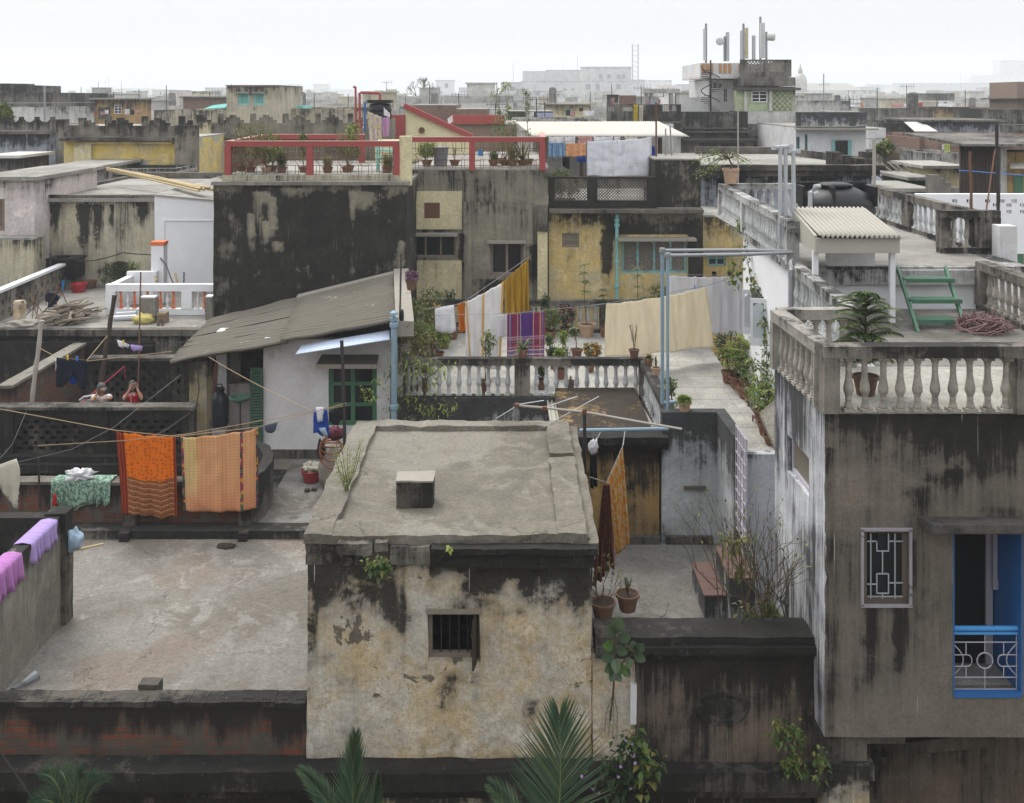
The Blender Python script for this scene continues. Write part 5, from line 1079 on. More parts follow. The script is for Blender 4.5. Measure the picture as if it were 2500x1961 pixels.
MB().box(X(1812,Yt),X(1940,Yt),Yt-.6,Yt-.01,Z(303,Yt),Z(271.5,Yt)).build('balcony_front',M['far_pale'],t,ztop=0);MB().box(X(1800,Yt),X(1944,Yt),Yt-1.1,Yt-.01,Z(337,Yt),Z(332,Yt)).build('lower_sunshade',M['slab_dark'],t)
MB().box(X(1812,Yt),X(1940,Yt),Yt-.55,Yt-.01,Z(331,Yt),Z(304,Yt)).build('lower_band',M['far_grey'],t,ztop=Z(325,Yt));win_kind(t,X(1835,Yt),X(1862,Yt),Yt-.1,Z(368,Yt),Z(344,Yt),'whitebars');MB().box(X(1885,Yt),X(1936,Yt),Yt-.03,Yt-.001,Z(370,Yt),Z(340,Yt)).build('verandah_opening',M['void'],t)
Yw=62;t=H('building','white wing of the antenna house with a spiral stair and brown panels',1731,1811,196,Yw,7,'white_wash',wins=[(1733,1739,206,215,'farv'),(1742,1749,206,215,'farv'),(1755,1762,205,213,'farv'),(1767,1776,216,250,'whitebars')])
MB().box(X(1699,Yw),X(1790,Yw),Yw-1.4,Yw+5,Z(193,Yw),Z(188,Yw)).build('terrace_slab',M['far_pale'],t);xa,xb=X(1699,Yw),X(1806,Yw)
MB().box(xa,xb,Yw-1.35,Yw-1.15,Z(187.9,Yw),Z(156,Yw),1).build('parapet',M['white_wash'],t,ztop=Z(156,Yw));MB().box(xa,xa+.2,Yw-1.14,Yw+5,Z(187.9,Yw),Z(156,Yw)).build('parapet_side',M['white_wash'],t)
for u in(1703,1713,1723,1744,1755,1766,1791):MB().box(X(u,Yw),X(u+7,Yw),Yw-1.4,Yw-1.351,Z(180,Yw),Z(157,Yw)).build('louvre_panel',simple('tan_panel',(.42,.23,.10),.8,.2),t)
b=MB();
for k in range(22):a=k*.5;z=Z(274,Yw)+k*.113+.1;xx=X(1720,Yw);b.bar((xx,Yw-1.9,z),(xx+.55*math.cos(a),Yw-1.9+.55*math.sin(a),z),.2,.04)
b.tube([(X(1720,Yw),Yw-1.9,Z(274,Yw)),(X(1720,Yw),Yw-1.9,Z(150,Yw))],.05,6);b.tube([(X(1720,Yw)+.55*math.cos(k*.5),Yw-1.9+.55*math.sin(k*.5),Z(274,Yw)+k*.113+.6)for k in range(20)],.03,5);b.build('spiral_stair',M['dark_iron'],t)
addbox(t,1632,1730,238,276,Yw,4,'white_wash','low_wing')
t=H('house','black mouldy house with stacked ledges below the antenna house',1662,1825,273,58,8,'far_dark',parapet=1.0,wins=[(1705,1755,346,370,'bars'),(1757,1822,346,370,'bars')],shades=[(1668,1830,320,.6,'slab_dark'),(1660,1836,338,.9,'slab_dark'),(1668,1812,312,.3,'slab_dark')])
t=H('house','roof terrace with lattice parapet and a concrete frame, yellow cloth hung over',1481,1662,300,57,8,'far_grey',parapet=0);xa,xb=X(1481,57),X(1662,57)
hs=[(X(a,57)-xa,X(c,57)-xa,Z(272,57),Z(257,57))for a,c in((1484,1500),(1520,1545),(1560,1572),(1617,1634),(1640,1652))];MB().panel((xa,56.9),(xb,56.9),Z(300,57)+.07,Z(255,57),.2,hs).build('parapet',M['far_dark'],t,ztop=Z(250,57))
for h in hs:lattice(t,xa+h[0],xa+h[1],57,h[2],h[3],'cement',.14,.04)
b=MB();zz=Z(217,58);b.box(X(1572,58),X(1660,58),58,59.5,zz-.25,zz);[b.box(X(u,58),X(u+w_,58),58.1,58.5,Z(262,58),zz-.251)for u,w_ in((1574,10),(1588,8),(1636,8),(1651,8))];b.build('concrete_frame',M['far_grey'],t,ztop=30)
addbox(t,1482,1512,231,262,60,3,'far_pale','roof_room');addbox(t,1512,1553,233,262,60.2,3,'brick_far','roof_room')
t=H('house','white plaster house with a teal window and scaling parapet, right of the tower',1943,2114,312,51,8,'white_wash',wins=[(2037,2074,341,386,'greenw'),(1944,1953,334,378,'teals'),(1965,1972,328,374,'teals')],shades=[(1940,2135,313,.6)])
MB().box(X(1943,51),X(2114,51),50.85,51.1,Z(312,51)+.08,Z(274,51),.5).build('parapet',M['white_stain'],t,ztop=Z(274,51));MB().box(X(2114,51)-.25,X(2114,51)-.002,51.101,58,Z(312,51)+.08,Z(274,51),.5).build('parapet_side',M['far_grey'],t)
for u in(2030,2070):shutter_leaf(t,X(u,51),X(u+8,51),50.93,Z(386,51),Z(341,51),'teal_paint')
t=H('house','wide flat roofed house with a black cornice behind the round water tank',1690,2128,412,36.5,9.3,'blue_old',zb=5,roofm='roof_grey',seg=.5,wins=[(1749,1765,436,484,'void'),(1790,1811,436,484,'void')])
b=MB();xa,xb=X(1690,36.5),X(2138,36.5);z0=Z(428,36.5);b.box(xa,xb,36.1,36.5,z0,z0+.2,.3);b.box(xa,xb+.15,35.95,36.5,z0+.203,z0+.38,.3);b.build('cornice',M['mould'],t,rough=.02,ztop=z0+1)
zk=Z(412,36.5)+.06;b=MB();b.box(xa,xb,36.0,36.4,zk,zk+.1,.3);b.prism([(X(1700,45),45),(X(1900,45),45),(X(2138,36.6),36.9),(X(2138,36.6),37.2),(X(1900,45),45.4),(X(1700,45),45.4)],zk,zk+.3);b.build('roof_kerb',M['cement_dark'],t,rough=.02)
b=MB()
for u in(2020,2046,2075,2100):b.box(X(u,37.5),X(u+26,37.5),37.2-(u%3)*.2,37.7,zk,zk+.5-(u%4)*.07,.2)
b.build('brick_stubs',M['mould'],t,rough=.03)
t=H('building','long hazy hipped roof building right of the antenna tower',1950,2085,222,175,14,'far_pale');b=MB();q_=FAR(175);b.prism([(X(1945,q_),q_-.5),(X(2105,q_),q_-.5),(X(2080,q_),q_+11),(X(1935,q_),q_+11)],Z(222,q_)+.07,[Z(221,q_),Z(221,q_),Z(203,q_),Z(203,q_)]);b.build('pitched_roof',M['slab'],t)
t=H('house','pale house with roof poles close behind the white parapet',1932,2000,234,112,8,'far_pale',wins=[(1950,1965,247,264,'farv')]);t=H('house','dark green roof terrace with railings behind the white parapet',1985,2075,246,105,9,'far_grey',parapet=1.0)
t=H('building','cream hazy roof room right of the hipped roof',2078,2145,221,150,8,'far_pale',slab=.4);t=H('building','square hazy block above the hipped roof',2121,2158,206,270,12,'far_grey');t=H('building','pale sliver block beside the square hazy block',2158,2200,207,280,12,'far_pale')
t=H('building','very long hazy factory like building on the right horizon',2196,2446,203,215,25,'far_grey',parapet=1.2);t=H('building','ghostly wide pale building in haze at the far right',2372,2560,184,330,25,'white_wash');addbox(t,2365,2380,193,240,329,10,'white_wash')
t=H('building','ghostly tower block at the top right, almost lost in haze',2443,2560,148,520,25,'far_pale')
t=H('house','dark box house with pale walls in the right background',2258,2328,262,108,8,'cream_stain');addbox(t,2254,2330,228,246,107.5,8,'far_dark','dark_parapet')
for lab,u0,u1,vt,Y_,m,kw in[('roof terrace hung with striped laundry in the right background',2130,2258,252,125,'far_grey',dict(slab=.3)),('dark slatted parapet house under the striped laundry',2160,2298,266,92,'far_dark',dict(parapet=1.2)),('tan square house wall with a dark opening',2298,2366,262,90,'ochre',dict(wins=[(2300,2313,268,282,'void')])),('plain brick wall house right of the tan wall',2366,2440,263,91,'brick_far',{}),('black house at the right edge with a brown roof tower',2440,2560,268,68,'far_dark',dict(parapet=1)),('grey hazy house left of the brown roof tower',2396,2462,238,150,'far_grey',dict(slab=.4)),('dark shuttered house with aerials left of the dark box house',2190,2252,238,165,'far_grey',dict(slab=.4)),('black flat roofed house with blue white damp below its roof',2258,2442,297,66,'blue_old',dict(slab=.3,roofm='far_dark')),('dark recessed house with clothes drying beside a white awning',2160,2258,300,67,'far_dark',{}),('pale gable end left of the dark recessed house',2122,2162,313,64,'white_wash',{}),('low brick house with weeds in front of the white awning',2245,2296,338,60,'brick_far',{}),('long sooty brick wall running to the right edge',2290,2560,332,58,'brick_far',dict(roofm='far_dark')),('house with potted greenery over a row of small balusters',2138,2226,372,50,'cream_stain',dict(parapet=.9)),('sky blue house with a small shutter below the greenery',2155,2228,414,47,'blue_pale',dict(wins=[(2164,2192,444,464,'green_shut')])),('grey parapet house above the yellow wall at right',2264,2345,374,46,'far_grey',dict(parapet=.9)),('bright yellow house wall with a thin slab roof behind the stepped wall',2262,2345,411,42,'cream',dict(slab=.25)),('low sheet roof behind the sky blue house',2225,2270,440,40,'far_grey',dict(slab=.2)),('low grey roof ledge beyond the dark balustrade',2175,2270,468,36,'far_grey',dict(slab=.1))]:
 if 'parapet' not in kw and 'slab' not in kw:kw['parapet']=.7
 t=H('house',lab,u0,u1,vt,Y_,7 if Y_>55 else 3.2,m,**kw)
 if 'brown roof tower' in lab and 'black' in lab:addbox(t,2483,2560,200,270,69,4,'brown_shutter','roof_tower');addbox(t,2478,2560,240,243,68.4,5,'slab_dark','sunshade')
 if 'white awning' in lab and 'dark' in lab:b=MB();b.prism([(X(2204,66),64),(X(2258,66),64),(X(2258,66),66.5),(X(2215,66),66.5)],[Z(320,66)]*2+[Z(300,66)]*2,[Z(318,66)]*2+[Z(298,66)]*2);b.build('awning',M['sheet_cloud'],t)
 if 'small balusters' in lab:
  b=MB();[b.lathe([(.07,0),(.05,.1),(.09,.3),(.05,.6),(.08,.7)],(X(u,49.7),49.7,Z(398,49.7)),6)for u in range(2142,2224,9)];b.build('balusters',M['cement'],t)
t=thing('dome','pale hazy temple dome with a stepped spire on the horizon','dome',(X(1954,300),300,18));s=300/FP
b=MB();b.lathe([(16*s,Z(225,300)),(16*s,Z(203,300)),(15.5*s,Z(196,300)),(13*s,Z(188,300)),(9*s,Z(182,300)),(6*s,Z(180,300)),(5*s,Z(177,300)),(6*s,Z(176,300)),(4*s,Z(171,300)),(4.5*s,Z(169,300)),(2*s,Z(165,300)),(.5*s,Z(155,300))],(X(1954,300),300,0),20);b.build('dome',M['far_pale'],t)
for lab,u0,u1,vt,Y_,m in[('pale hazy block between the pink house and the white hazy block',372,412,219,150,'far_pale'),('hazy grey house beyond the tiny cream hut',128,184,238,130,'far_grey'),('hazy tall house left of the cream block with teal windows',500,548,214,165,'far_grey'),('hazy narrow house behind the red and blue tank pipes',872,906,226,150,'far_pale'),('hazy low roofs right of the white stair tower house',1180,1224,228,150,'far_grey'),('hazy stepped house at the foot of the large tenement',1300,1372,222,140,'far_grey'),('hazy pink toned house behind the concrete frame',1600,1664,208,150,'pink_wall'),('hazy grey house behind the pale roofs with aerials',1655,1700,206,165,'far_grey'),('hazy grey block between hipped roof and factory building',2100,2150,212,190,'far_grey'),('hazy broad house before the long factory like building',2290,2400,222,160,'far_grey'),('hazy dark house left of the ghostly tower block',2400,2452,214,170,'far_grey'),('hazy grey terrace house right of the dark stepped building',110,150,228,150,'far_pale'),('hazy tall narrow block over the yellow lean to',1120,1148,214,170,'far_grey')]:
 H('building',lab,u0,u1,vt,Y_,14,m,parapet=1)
FILL='flat roofed house lost in the haze between the larger buildings';FG='small hazy houses across the city'
protos=[]
for k in range(6):
 wv,dv,hv=rnd.uniform(7,13),rnd.uniform(7,11),rnd.uniform(11.8,13.8);mt=['far_pale','far_grey','far_dark','cream_stain','far_grey','white_wash'][k]
 t=thing('city_house',FILL,'house',(0,0,0),FG)
 b=MB();b.box(-wv/2,wv/2,0,dv,0,hv);b.build('wall',M[mt],t)
 b=MB();b.box(-wv/2-.05,wv/2+.05,-.05,.18,hv+.002,hv+.9);b.box(-wv/2-.05,-wv/2+.15,.181,dv,hv+.002,hv+.9);b.box(wv/2-.15,wv/2+.05,.181,dv,hv+.002,hv+.9);b.build('parapet',M[mt if k%2 else 'far_grey'],t)
 b=MB();b.box(-wv/2+.2,wv/2-.2,.19,dv,hv+.003,hv+.02);b.build('roof',M['roof_far'],t)
 if k%2==0:b=MB();xx=rnd.uniform(-wv/3,wv/4);b.box(xx,xx+3,2,5,hv+.021,hv+2.5);b.box(xx-.2,xx+3.2,1.8,5.2,hv+2.501,hv+2.65);b.build('stair_room',M[['far_pale','cream_stain','far_grey'][k//2]],t)
 for q in range(3):
  xx=lerp(-wv/2,wv/2,(q+.6)/3.3)
  for zz in(hv-2.4,hv-5.4):MB().box(xx-.45,xx+.45,-.03,.02,zz,zz+1.3).build('window',M['glass' if q else 'green_dark'],t)
 protos.append(t)
placed=0;n0=0
yy=62.0
while yy<1000:
 wstep=13+yy*.024;half=yy*.54;x=-half
 while x<half:
  px,py=x+rnd.uniform(-2,2),yy+rnd.uniform(-2,3)
  if not any(f[0]-6<px<f[1]+6 and f[2]-10<py<f[3]+1 for f in FOOT):
   p=protos[rnd.randrange(6)];sx=rnd.uniform(.85,1.3)
   dz=min(rnd.uniform(-1.6,1.1)+yy*.0052,5.2)
   if n0<6 and not protos[n0].get('used'):c=protos[n0];c['used']=1;n0+=1;c.location=(px,py,dz)
   else:c=copy_thing(p,(px,py,dz));c.scale=(sx,1,1)
   placed+=1
  x+=wstep*rnd.uniform(.95,1.5)
 yy+=13+yy*.055
for p in protos:
 if 'used' in p:del p['used']
def mast(label,u,v0,v1,Y,r=.04,m='galv',name='mast',group=None,lean=0,yagi=False,cat='mast'):
 Y=FAR(Y)
 t=thing(name,label,cat,(X(u,Y),Y,Z(v1,Y)),group);p0,p1=at(u,v1,Y),at(u+lean,v0,Y);p1=p1+(V((-.9,0,0))if name=='bamboo_pole' else V((0,0,0)));MB().tube([p0,p1],r,6).build('pole',M[m],t)
 if yagi:
  b=MB();q=p1-V((0,0,.1));b.bar(q-V((.7,0,0)),q+V((.9,0,0)),.03,.03)
  for k in range(6):xx=q.x-.6+k*.28;b.bar((xx,Y,q.z-.22-.03*k),(xx,Y,q.z+.22+.03*k),.02,.02,up=(1,0,0))
  b.build('aerial',M[m],t)
 return t
for a in[('tall thin mast at the edge of the dark stepped building',109,210,300,60,.06),('thin mast left of the white hazy block',257,195,240,150,.09),('mast with small fittings above the hazy building',265,188,220,160,.12),('thin mast over the brown crumbling hut',296,197,245,120,.07),('guyed mast on the white hazy block',330,186,216,200,.12),('right mast on the white hazy block',357,186,218,200,.12),('thin mast before the brown crumbling hut',240,200,245,110,.06),('lattice like mast right of the white stair tower house',1152,172,225,200,.1),('mast above the open sided hazy house',1253,153,200,150,.14),('left mast before the large tenement',1374,150,190,150,.07),('taller thick mast before the large tenement',1410,138,190,155,.14),('thin dark mast before the hipped roof building',2011,180,270,90,.05),('thin mast in front of the ghostly right building',2346,182,260,150,.08),('rusty pole behind the hanging white sheet',1602,250,392,33.5,.03),('thin pole beside the black roof block',1625,314,380,34,.025),('leaning thin pole right of the black roof block',1640,308,380,34,.025),('slim bamboo pole rising behind the potted bonsai tree',1802,244,450,29,.022),('grey bamboo pole beside the house with greenery',2134,338,455,35,.06)]:
 mast(*a,m='bamboo_grey' if 'bamboo' in a[0]else('rust' if 'rusty' in a[0]else 'galv'),lean=-4 if 'leaning' in a[0]else 0)
for u,v0,v1,lab in((1210,252,300,'roof aerial by the white roof room'),(1310,240,300,'dark aerial pole by the small yellow house'),(1330,250,300,'second dark aerial pole left of the green door'),(2075,240,270,'aerial above the white parapet')):mast(lab,u,v0,v1,75,.035,'dark_iron','tv_aerial',yagi=True,cat='aerial')
t=thing('scaffold_mast','tall ghostly double mast joined by crossbars right of the tenement','mast',(X(1551,225),225,14));b=MB()
for u in(1544,1558):b.tube([at(u,205,225),at(u,108,225)],.12,5)
for v in range(112,200,12):b.tube([at(1544,v,225),at(1558,v+(6 if v>140 else 0),225)],.06,4)
b.build('frame',M['antenna'],t)
def panel_ant(label,u,w_,v0,v1,pv0,m='antenna',side=1):
 t=thing('panel_antenna',label,'antenna',(X(u,61),61,Z(148,61)));x0,x1=X(u-w_/2,61),X(u+w_/2,61);MB().box(x0,x1,61,61.25,Z(v1,61),Z(v0,61)).build('panel',M[m],t)
 b=MB();x=X(u+side*(w_/2+3),61);b.tube([(x,61.3,Z(154,61)),(x,61.3,Z(pv0,61))],.07,6);[b.bar((x,61.3,Z(v,61)),((x0+x1)/2,61.2,Z(v,61)),.06,.06)for v in(lerp(v0,v1,.2),lerp(v0,v1,.8))];b.build('pole',M['galv'],t)
panel_ant('slim grey panel antenna at the left edge of the antenna house',1720.5,5,70,148,57);panel_ant('tan panel antenna in the middle of the antenna house roof',1824,6,68,143,57,'antenna_tan',-1);panel_ant('widest grey panel antenna beside the right dish',1862.5,10,56,142,40,side=-.4)
def dish(label,u,v,px,face):
 t=thing('dish_antenna',label,'antenna',(X(px,61),61,Z(148,61)));c=at(u,v,60.9);r=10/FP*61;f=V(face).normalized();a=f.cross(V((0,0,1))).normalized();b_=a.cross(f)
 b=MB();vs=[];N=20
 for rr,dd in((.3,-.3),(.9,-.28),(1,.0),(1,.12),(.85,.16),(.4,.19)):vs+=[c+(a*math.cos(2*math.pi*k/N)+b_*math.sin(2*math.pi*k/N))*(r*rr)+f*dd for k in range(N)]
 b.mesh(vs,[(i*N+k,i*N+(k+1)%N,(i+1)*N+(k+1)%N,(i+1)*N+k)for i in range(5)for k in range(N)]+[tuple(range(N))[::-1],tuple(range(5*N,6*N))]);b.build('dish',M['antenna'],t,smooth=False)
 b=MB();b.tube([at(px,150,61),at(px,v-12,61)],.07,6);b.bar(c,at(px,v,61),.12,.12);b.build('pole',M['galv'],t)
dish('round dish antenna at the left of the antenna house roof',1758,101,1769,(-.3,-1,0));dish('round dish antenna at the right, seen from its side',1885,90,1871,(1,-.35,0))
for u,v0,lab in((1776,79,'plain antenna pole right of the left dish'),(1811,75,'plain antenna pole left of the tan panel'),(1840,87,'short antenna pole between tan and grey panels')):mast(lab,u,v0,150,61,.11,'galv_pale','antenna_pole',cat='pole')
for q in range(34):
 u=60+q*72+rnd.uniform(-25,25);Yq=rnd.uniform(85,108)
 if not 1640<u<1960:mast('thin aerial pole rising from the hazy roofs',u,rnd.uniform(198,236),285,Yq,.035,'dark_iron','aerial_pole','thin aerial poles across the far roofs',cat='aerial',yagi=q%3==0)
for q in range(16):
 u=130+q*150+rnd.uniform(-40,40);Yq=rnd.uniform(110,240);zq=HC-rnd.uniform(-.4,1.2)
 if 1640<u<1960:continue
 t=thing('roof_tank','small dark water tank on a hazy far roof','water tank',(X(u,Yq),Yq,zq),'small water tanks on the far roofs');b=MB();b.lathe([(.65,-3.5),(.65,.1),(.6,.101),(.6,1.1),(.5,1.3),(.2,1.4)],(X(u,Yq),Yq,zq),10);b.build('body',M['far_dark'],t)
for k in range(7):mast('slanting bamboo pole of a row in front of the sky blue house',2160+k*15,396+(k%2)*3,441,43,.035,'bamboo_grey','bamboo_pole','slanting bamboo poles',cat='pole')
def crown(mb,c,rx,ry,rz,n,size,bias=.35):
 for i in range(n):
  d=rv();
  while d.length>1:d=rv()
  k=noise.noise(d*2.1+V(c)*.37)
  if k<-bias*.5:continue
  p=V(c)+V((d.x*rx,d.y*ry,d.z*rz))*(1+.25*k);mb.leaf(p,rv().normalized(),V((0,0,1)),size*rnd.uniform(.6,1.4),size*.6,.2)
def tree(label,u,vt,vb,Y,wpx,m='leaf_far',n=900,size=.9):
 Y=FAR(Y)
 size*=max(1,Y/200);c=at(u,(vt+vb)/2,Y);rx=wpx/2/FP*Y;rz=(vb-vt)/2/FP*Y;t=thing('tree',label,'tree',(c.x,Y,0))
 b=MB();b.tube([(c.x,Y,0),(c.x+.3,Y,c.z-rz*.7),(c.x,Y,c.z)],[.5,.35,.15],7);[b.tube([(c.x,Y,c.z-rz*.7),c+V((rnd.uniform(-.7,.7)*rx,rnd.uniform(-.5,.5)*rx,rnd.uniform(-.2,.7)*rz))],[.25,.06],5)for _ in range(7)];b.build('trunk',M['stem'],t)
 b=MB();
 for q in range(7):crown(b,c+V((rnd.uniform(-.55,.55)*rx,rnd.uniform(-.4,.4)*rx,rnd.uniform(-.5,.5)*rz)),rx*.5,rx*.5,rz*.55,n//7,size)
 b.build('crown',M[m],t)
tree('dark round haze tree between the pale tower blocks',772,222,262,160,64);tree('wide low hazy tree mass left of the bare tree',935,231,262,165,130,n=1600);tree('hazy tree behind the bare branching tree',1050,238,262,170,60);tree('bright green tree top at the left edge before the pale house',8,255,300,60,40,'leaf',700,.5)
tree('green creeper bush on the roof house right of the tower',2120,248,275,110,36,n=500,size=.6);tree('leafy bush beside the plaster house and bamboo pole',2160,345,378,46,46,'leaf',600,.25);tree('hazy creeper over the verandah of the tenement',1405,235,268,150,60,n=600,size=.8)
t=thing('tree','tall bare branching tree in the haze left of the white stair tower','tree',(X(1028,205),205,0));b=MB()
def branch(p,d,L,r,k):
 q=p+d*L;b.tube([p,(p+q)/2+rv(L*.05),q],[r,r*.85,r*.65],5)
 if k:[branch(q,(d+rv(.72)+V((0,0,.05))).normalized(),L*rnd.uniform(.6,.8),r*.62,k-1)for _ in range(3)]
branch(V((X(1028,205),205,0)),V((0,0,1)),15.2,.32,0);branch(V((X(1028,205),205,15)),V((.05,0,1)).normalized(),1.9,.2,5);branch(V((X(1028,205),205,15.2)),V((-.6,0,.8)).normalized(),1.7,.15,4);branch(V((X(1028,205),205,15.2)),V((.6,.1,.7)).normalized(),1.7,.15,4)
b.build('branches',M['stem'],t)
hz_=MB();hz_.box(-1000,1000,-70,1640,-1,75);hm=bpy.data.materials.new('haze');hm.use_nodes=True;n_=hm.node_tree;n_.nodes.clear()
pv=n_.nodes.new('ShaderNodeVolumePrincipled');pv.inputs['Color'].default_value=(.93,.97,1,1);pv.inputs['Density'].default_value=.00072;pv.inputs['Anisotropy'].default_value=.1
on=n_.nodes.new('ShaderNodeOutputMaterial');n_.links.new(pv.outputs[0],on.inputs['Volume']);ho=hz_.build('haze',hm);tag(ho,'pale smog over the city','haze',kind='stuff')
# cloth
def cloth(label,c,mat,folds=4,amp=.05,sag=.03,n=(40,30),cat='cloth',group=None,name='cloth',parent=None,taper=0,seed=0,bw=.02,pinch=0):
 TL,TR,BR,BL=[V(q)for q in c];nn=(TR-TL).cross(BL-TL).normalized();r=random.Random(seed+11);ph=r.uniform(0,6);b=MB();vs=[];uv=[]
 for j in range(n[1]+1):
  t=j/n[1]
  for i in range(n[0]+1):
   s=i/n[0];p=lerp(lerp(TL,TR,s),lerp(BL,BR,s),t)
   p=p-V((0,0,1))*(sag*4*s*(1-s)*(1-.4*t)+.022*(1-t)**2*abs(math.sin(math.pi*s*max(2,folds)))-.03*t*noise.noise(V((s*4.3,seed*3.1,7))))
   k=noise.noise(V((s*folds*1.3+seed,t*1.2,seed*1.7)));
   d=amp*(.3+.7*t)*(math.sin(2*math.pi*folds*s+ph+2.2*k+.5*t)*.7+k*1.3)+amp*.38*math.sin(2*math.pi*folds*2.6*s+3*k+seed)*(1-.45*t)+.022*noise.noise(V((s*7+seed,t*6,3)))
   p=p+nn*d+V((0,0,1))*(bw*t*noise.noise(V((s*5,seed,2))));vs.append(p);uv.append((s,1-t))
 W=n[0]+1;b.mesh(vs,[(j*W+i,(j+1)*W+i,(j+1)*W+i+1,j*W+i+1)for j in range(n[1])for i in range(n[0])],uvs=uv)
 o=b.build(name,mat,parent,smooth=True,solid=.006)
 return tag(o,label,cat,group)if label else o
def drape(label,axis,a0,a1,c0,c1,zt,h0,h1,mat,cat='cloth',seed=0,name='cloth',skew=0):
 """cloth laid over a wall top: hangs h0 on the c0 side and h1 on the c1 side"""
 b=MB();vs=[];uv=[];na=64;e=.014
 for i in range(na+1):
  s=i/na;a=lerp(a0,a1,s);k=noise.noise(V((s*4+seed,1,2)))*.06;f=.022*math.sin(s*37+seed+3*k*20)+.03*noise.noise(V((s*8,seed,0)));k+=.05*noise.noise(V((s*17,seed,5)))
  H0,H1=h0*(1+k*2+skew*(s-.5)),h1*(1-k*2-skew*(s-.5))
  sg=1 if c1>c0 else-1
  pr=[(c0-sg*(e+f*2*q),zt-H0*q)for q in(1,.75,.5,.25,.08)]+[(c0-sg*e*.3,zt+e*.8),(lerp(c0,c1,.5),zt+e+abs(f)),(c1+sg*e*.3,zt+e*.8)]+[(c1+sg*(e+f*2*q),zt-H1*q)for q in(.08,.25,.5,.75,1)]
  for q,(c,z)in enumerate(pr):vs.append((a,c,z)if axis=='x' else(c,a,z));uv.append((s,q/12))
 b.mesh(vs,[(i*13+q,i*13+q+1,(i+1)*13+q+1,(i+1)*13+q)for i in range(na)for q in range(12)],uvs=uv)
 return tag(b.build(name,mat,None,smooth=True,solid=.006),label,cat)
def crumple(label,c,rx,ry,rz,mat,cat='cloth',name='cloth',k=.45,fr=2.2,nu=28,nv=16,sd=0):
 b=MB();vs=[];uv=[];c=V(c)
 for j in range(nv+1):
  th=math.pi*j/nv
  for i in range(nu):
   ph=2*math.pi*i/nu;d=V((math.sin(th)*math.cos(ph),math.sin(th)*math.sin(ph),math.cos(th)))
   m_=1+k*noise.noise(d*fr+V((sd,3,1)))-k*.6*abs(noise.noise(d*fr*2.3+V((2,sd,5))));vs.append(c+V((d.x*rx,d.y*ry,d.z*rz))*m_);uv.append((i/nu,j/nv))
 b.mesh(vs,[(j*nu+i,(j+1)*nu+i,(j+1)*nu+(i+1)%nu,j*nu+(i+1)%nu)for j in range(nv)for i in range(nu)],uvs=uv)
 o=b.build(name,mat,None,smooth=True,weld=True);return tag(o,label,cat)if label else o
def garment(label,px,Y,mat,cat='garment',name='garment',thick=.03,puff=.03,seed=0,group=None):
 """flat garment hanging on a line: outline surveyed at distance Y, filled, puffed and given thickness"""
 bm=bmesh.new();f=bm.faces.new([bm.verts.new(at(u,v,Y))for u,v in px]);bmesh.ops.triangulate(bm,faces=[f])
 for _ in range(3):
  es=[e for e in bm.edges if e.calc_length()>.09]
  if es:bmesh.ops.subdivide_edges(bm,edges=es,cuts=1);bmesh.ops.triangulate(bm,faces=bm.faces[:])
 uvl=bm.loops.layers.uv.new('UVMap');us=[q[0]for q in px];vs=[q[1]for q in px]
 x0,x1,z0,z1=X(min(us),Y),X(max(us),Y),Z(max(vs),Y),Z(min(vs),Y)
 for fc in bm.faces:
  for l in fc.loops:l[uvl].uv=((l.vert.co.x-x0)/(x1-x0),(l.vert.co.z-z0)/(z1-z0))
 for vtx in bm.verts:q=vtx.co;t=(z1-q.z)/(z1-z0);vtx.co.y+=puff*(math.sin(q.x*26+seed)*.5+noise.noise(q*5+V((seed,0,0))))*(.3+t)
 me=bpy.data.meshes.new(name);bm.to_mesh(me);bm.free();me.materials.append(mat)
 for p in me.polygons:p.use_smooth=True
 o=link(name,me,None,solid=thick);return tag(o,label,cat,group)
def line(label,pts,r=.009,m='rope',sag=.0,name='clothes_line',cat='clothes line',group=None,parent=None):
 pts=[V(p)for p in pts];out=[]
 for i in range(len(pts)-1):
  k=10 if sag else 1
  for q in range(k):s=q/k;out.append(lerp(pts[i],pts[i+1],s)-V((0,0,sag*4*s*(1-s))))
 out.append(pts[-1]);o=MB().tube(out,r,5).build(name,M[m],parent)
 return tag(o,label,cat,group)if label else o
W_=lambda k:(k,k,k*1.02)
def p_saree(g,u,v):
 p=g.n('CombineXYZ',{0:u,1:g.m('MULTIPLY',v,1.45),2:0.0}).outputs[0]
 d=g.n('TexVoronoi',{'Vector':p,'Scale':15.0,'Randomness':.45}).outputs['Distance']
 ring=g.m('MULTIPLY',g.m('GREATER_THAN',d,.20),g.m('LESS_THAN',d,.30));dot=g.m('LESS_THAN',d,.09)
 top=g.mix(g.m('MAXIMUM',ring,dot),(.80,.205,.012),(.30,.075,.012))
 w=g.m('FRACT',g.m('MULTIPLY',g.m('ADD',v,g.m('MULTIPLY',g.m('POWER',g.m('SUBTRACT',u,.55),2),-.22)),15.5))
 d2=g.n('TexVoronoi',{'Vector':p,'Scale':44.0,'Randomness':.1}).outputs['Distance']
 low=g.mix(g.m('LESS_THAN',w,.3),(.22,.045,.02),(.52,.27,.10));low=g.mix(g.m('MULTIPLY',g.m('GREATER_THAN',w,.42),g.m('LESS_THAN',d2,.28)),low,(.55,.30,.14))
 edge=g.m('ADD',.43,g.m('MULTIPLY',g.m('POWER',g.m('SUBTRACT',u,.5),2),.35));col=g.mix(g.m('LESS_THAN',v,edge),top,low)
 brd=g.m('MAXIMUM',g.m('LESS_THAN',u,.13),g.m('GREATER_THAN',u,.955));return g.mix(brd,col,g.mix(g.m('GREATER_THAN',g.m('FRACT',g.m('MULTIPLY',u,22)),.7),(.21,.022,.012),(.40,.08,.02)))
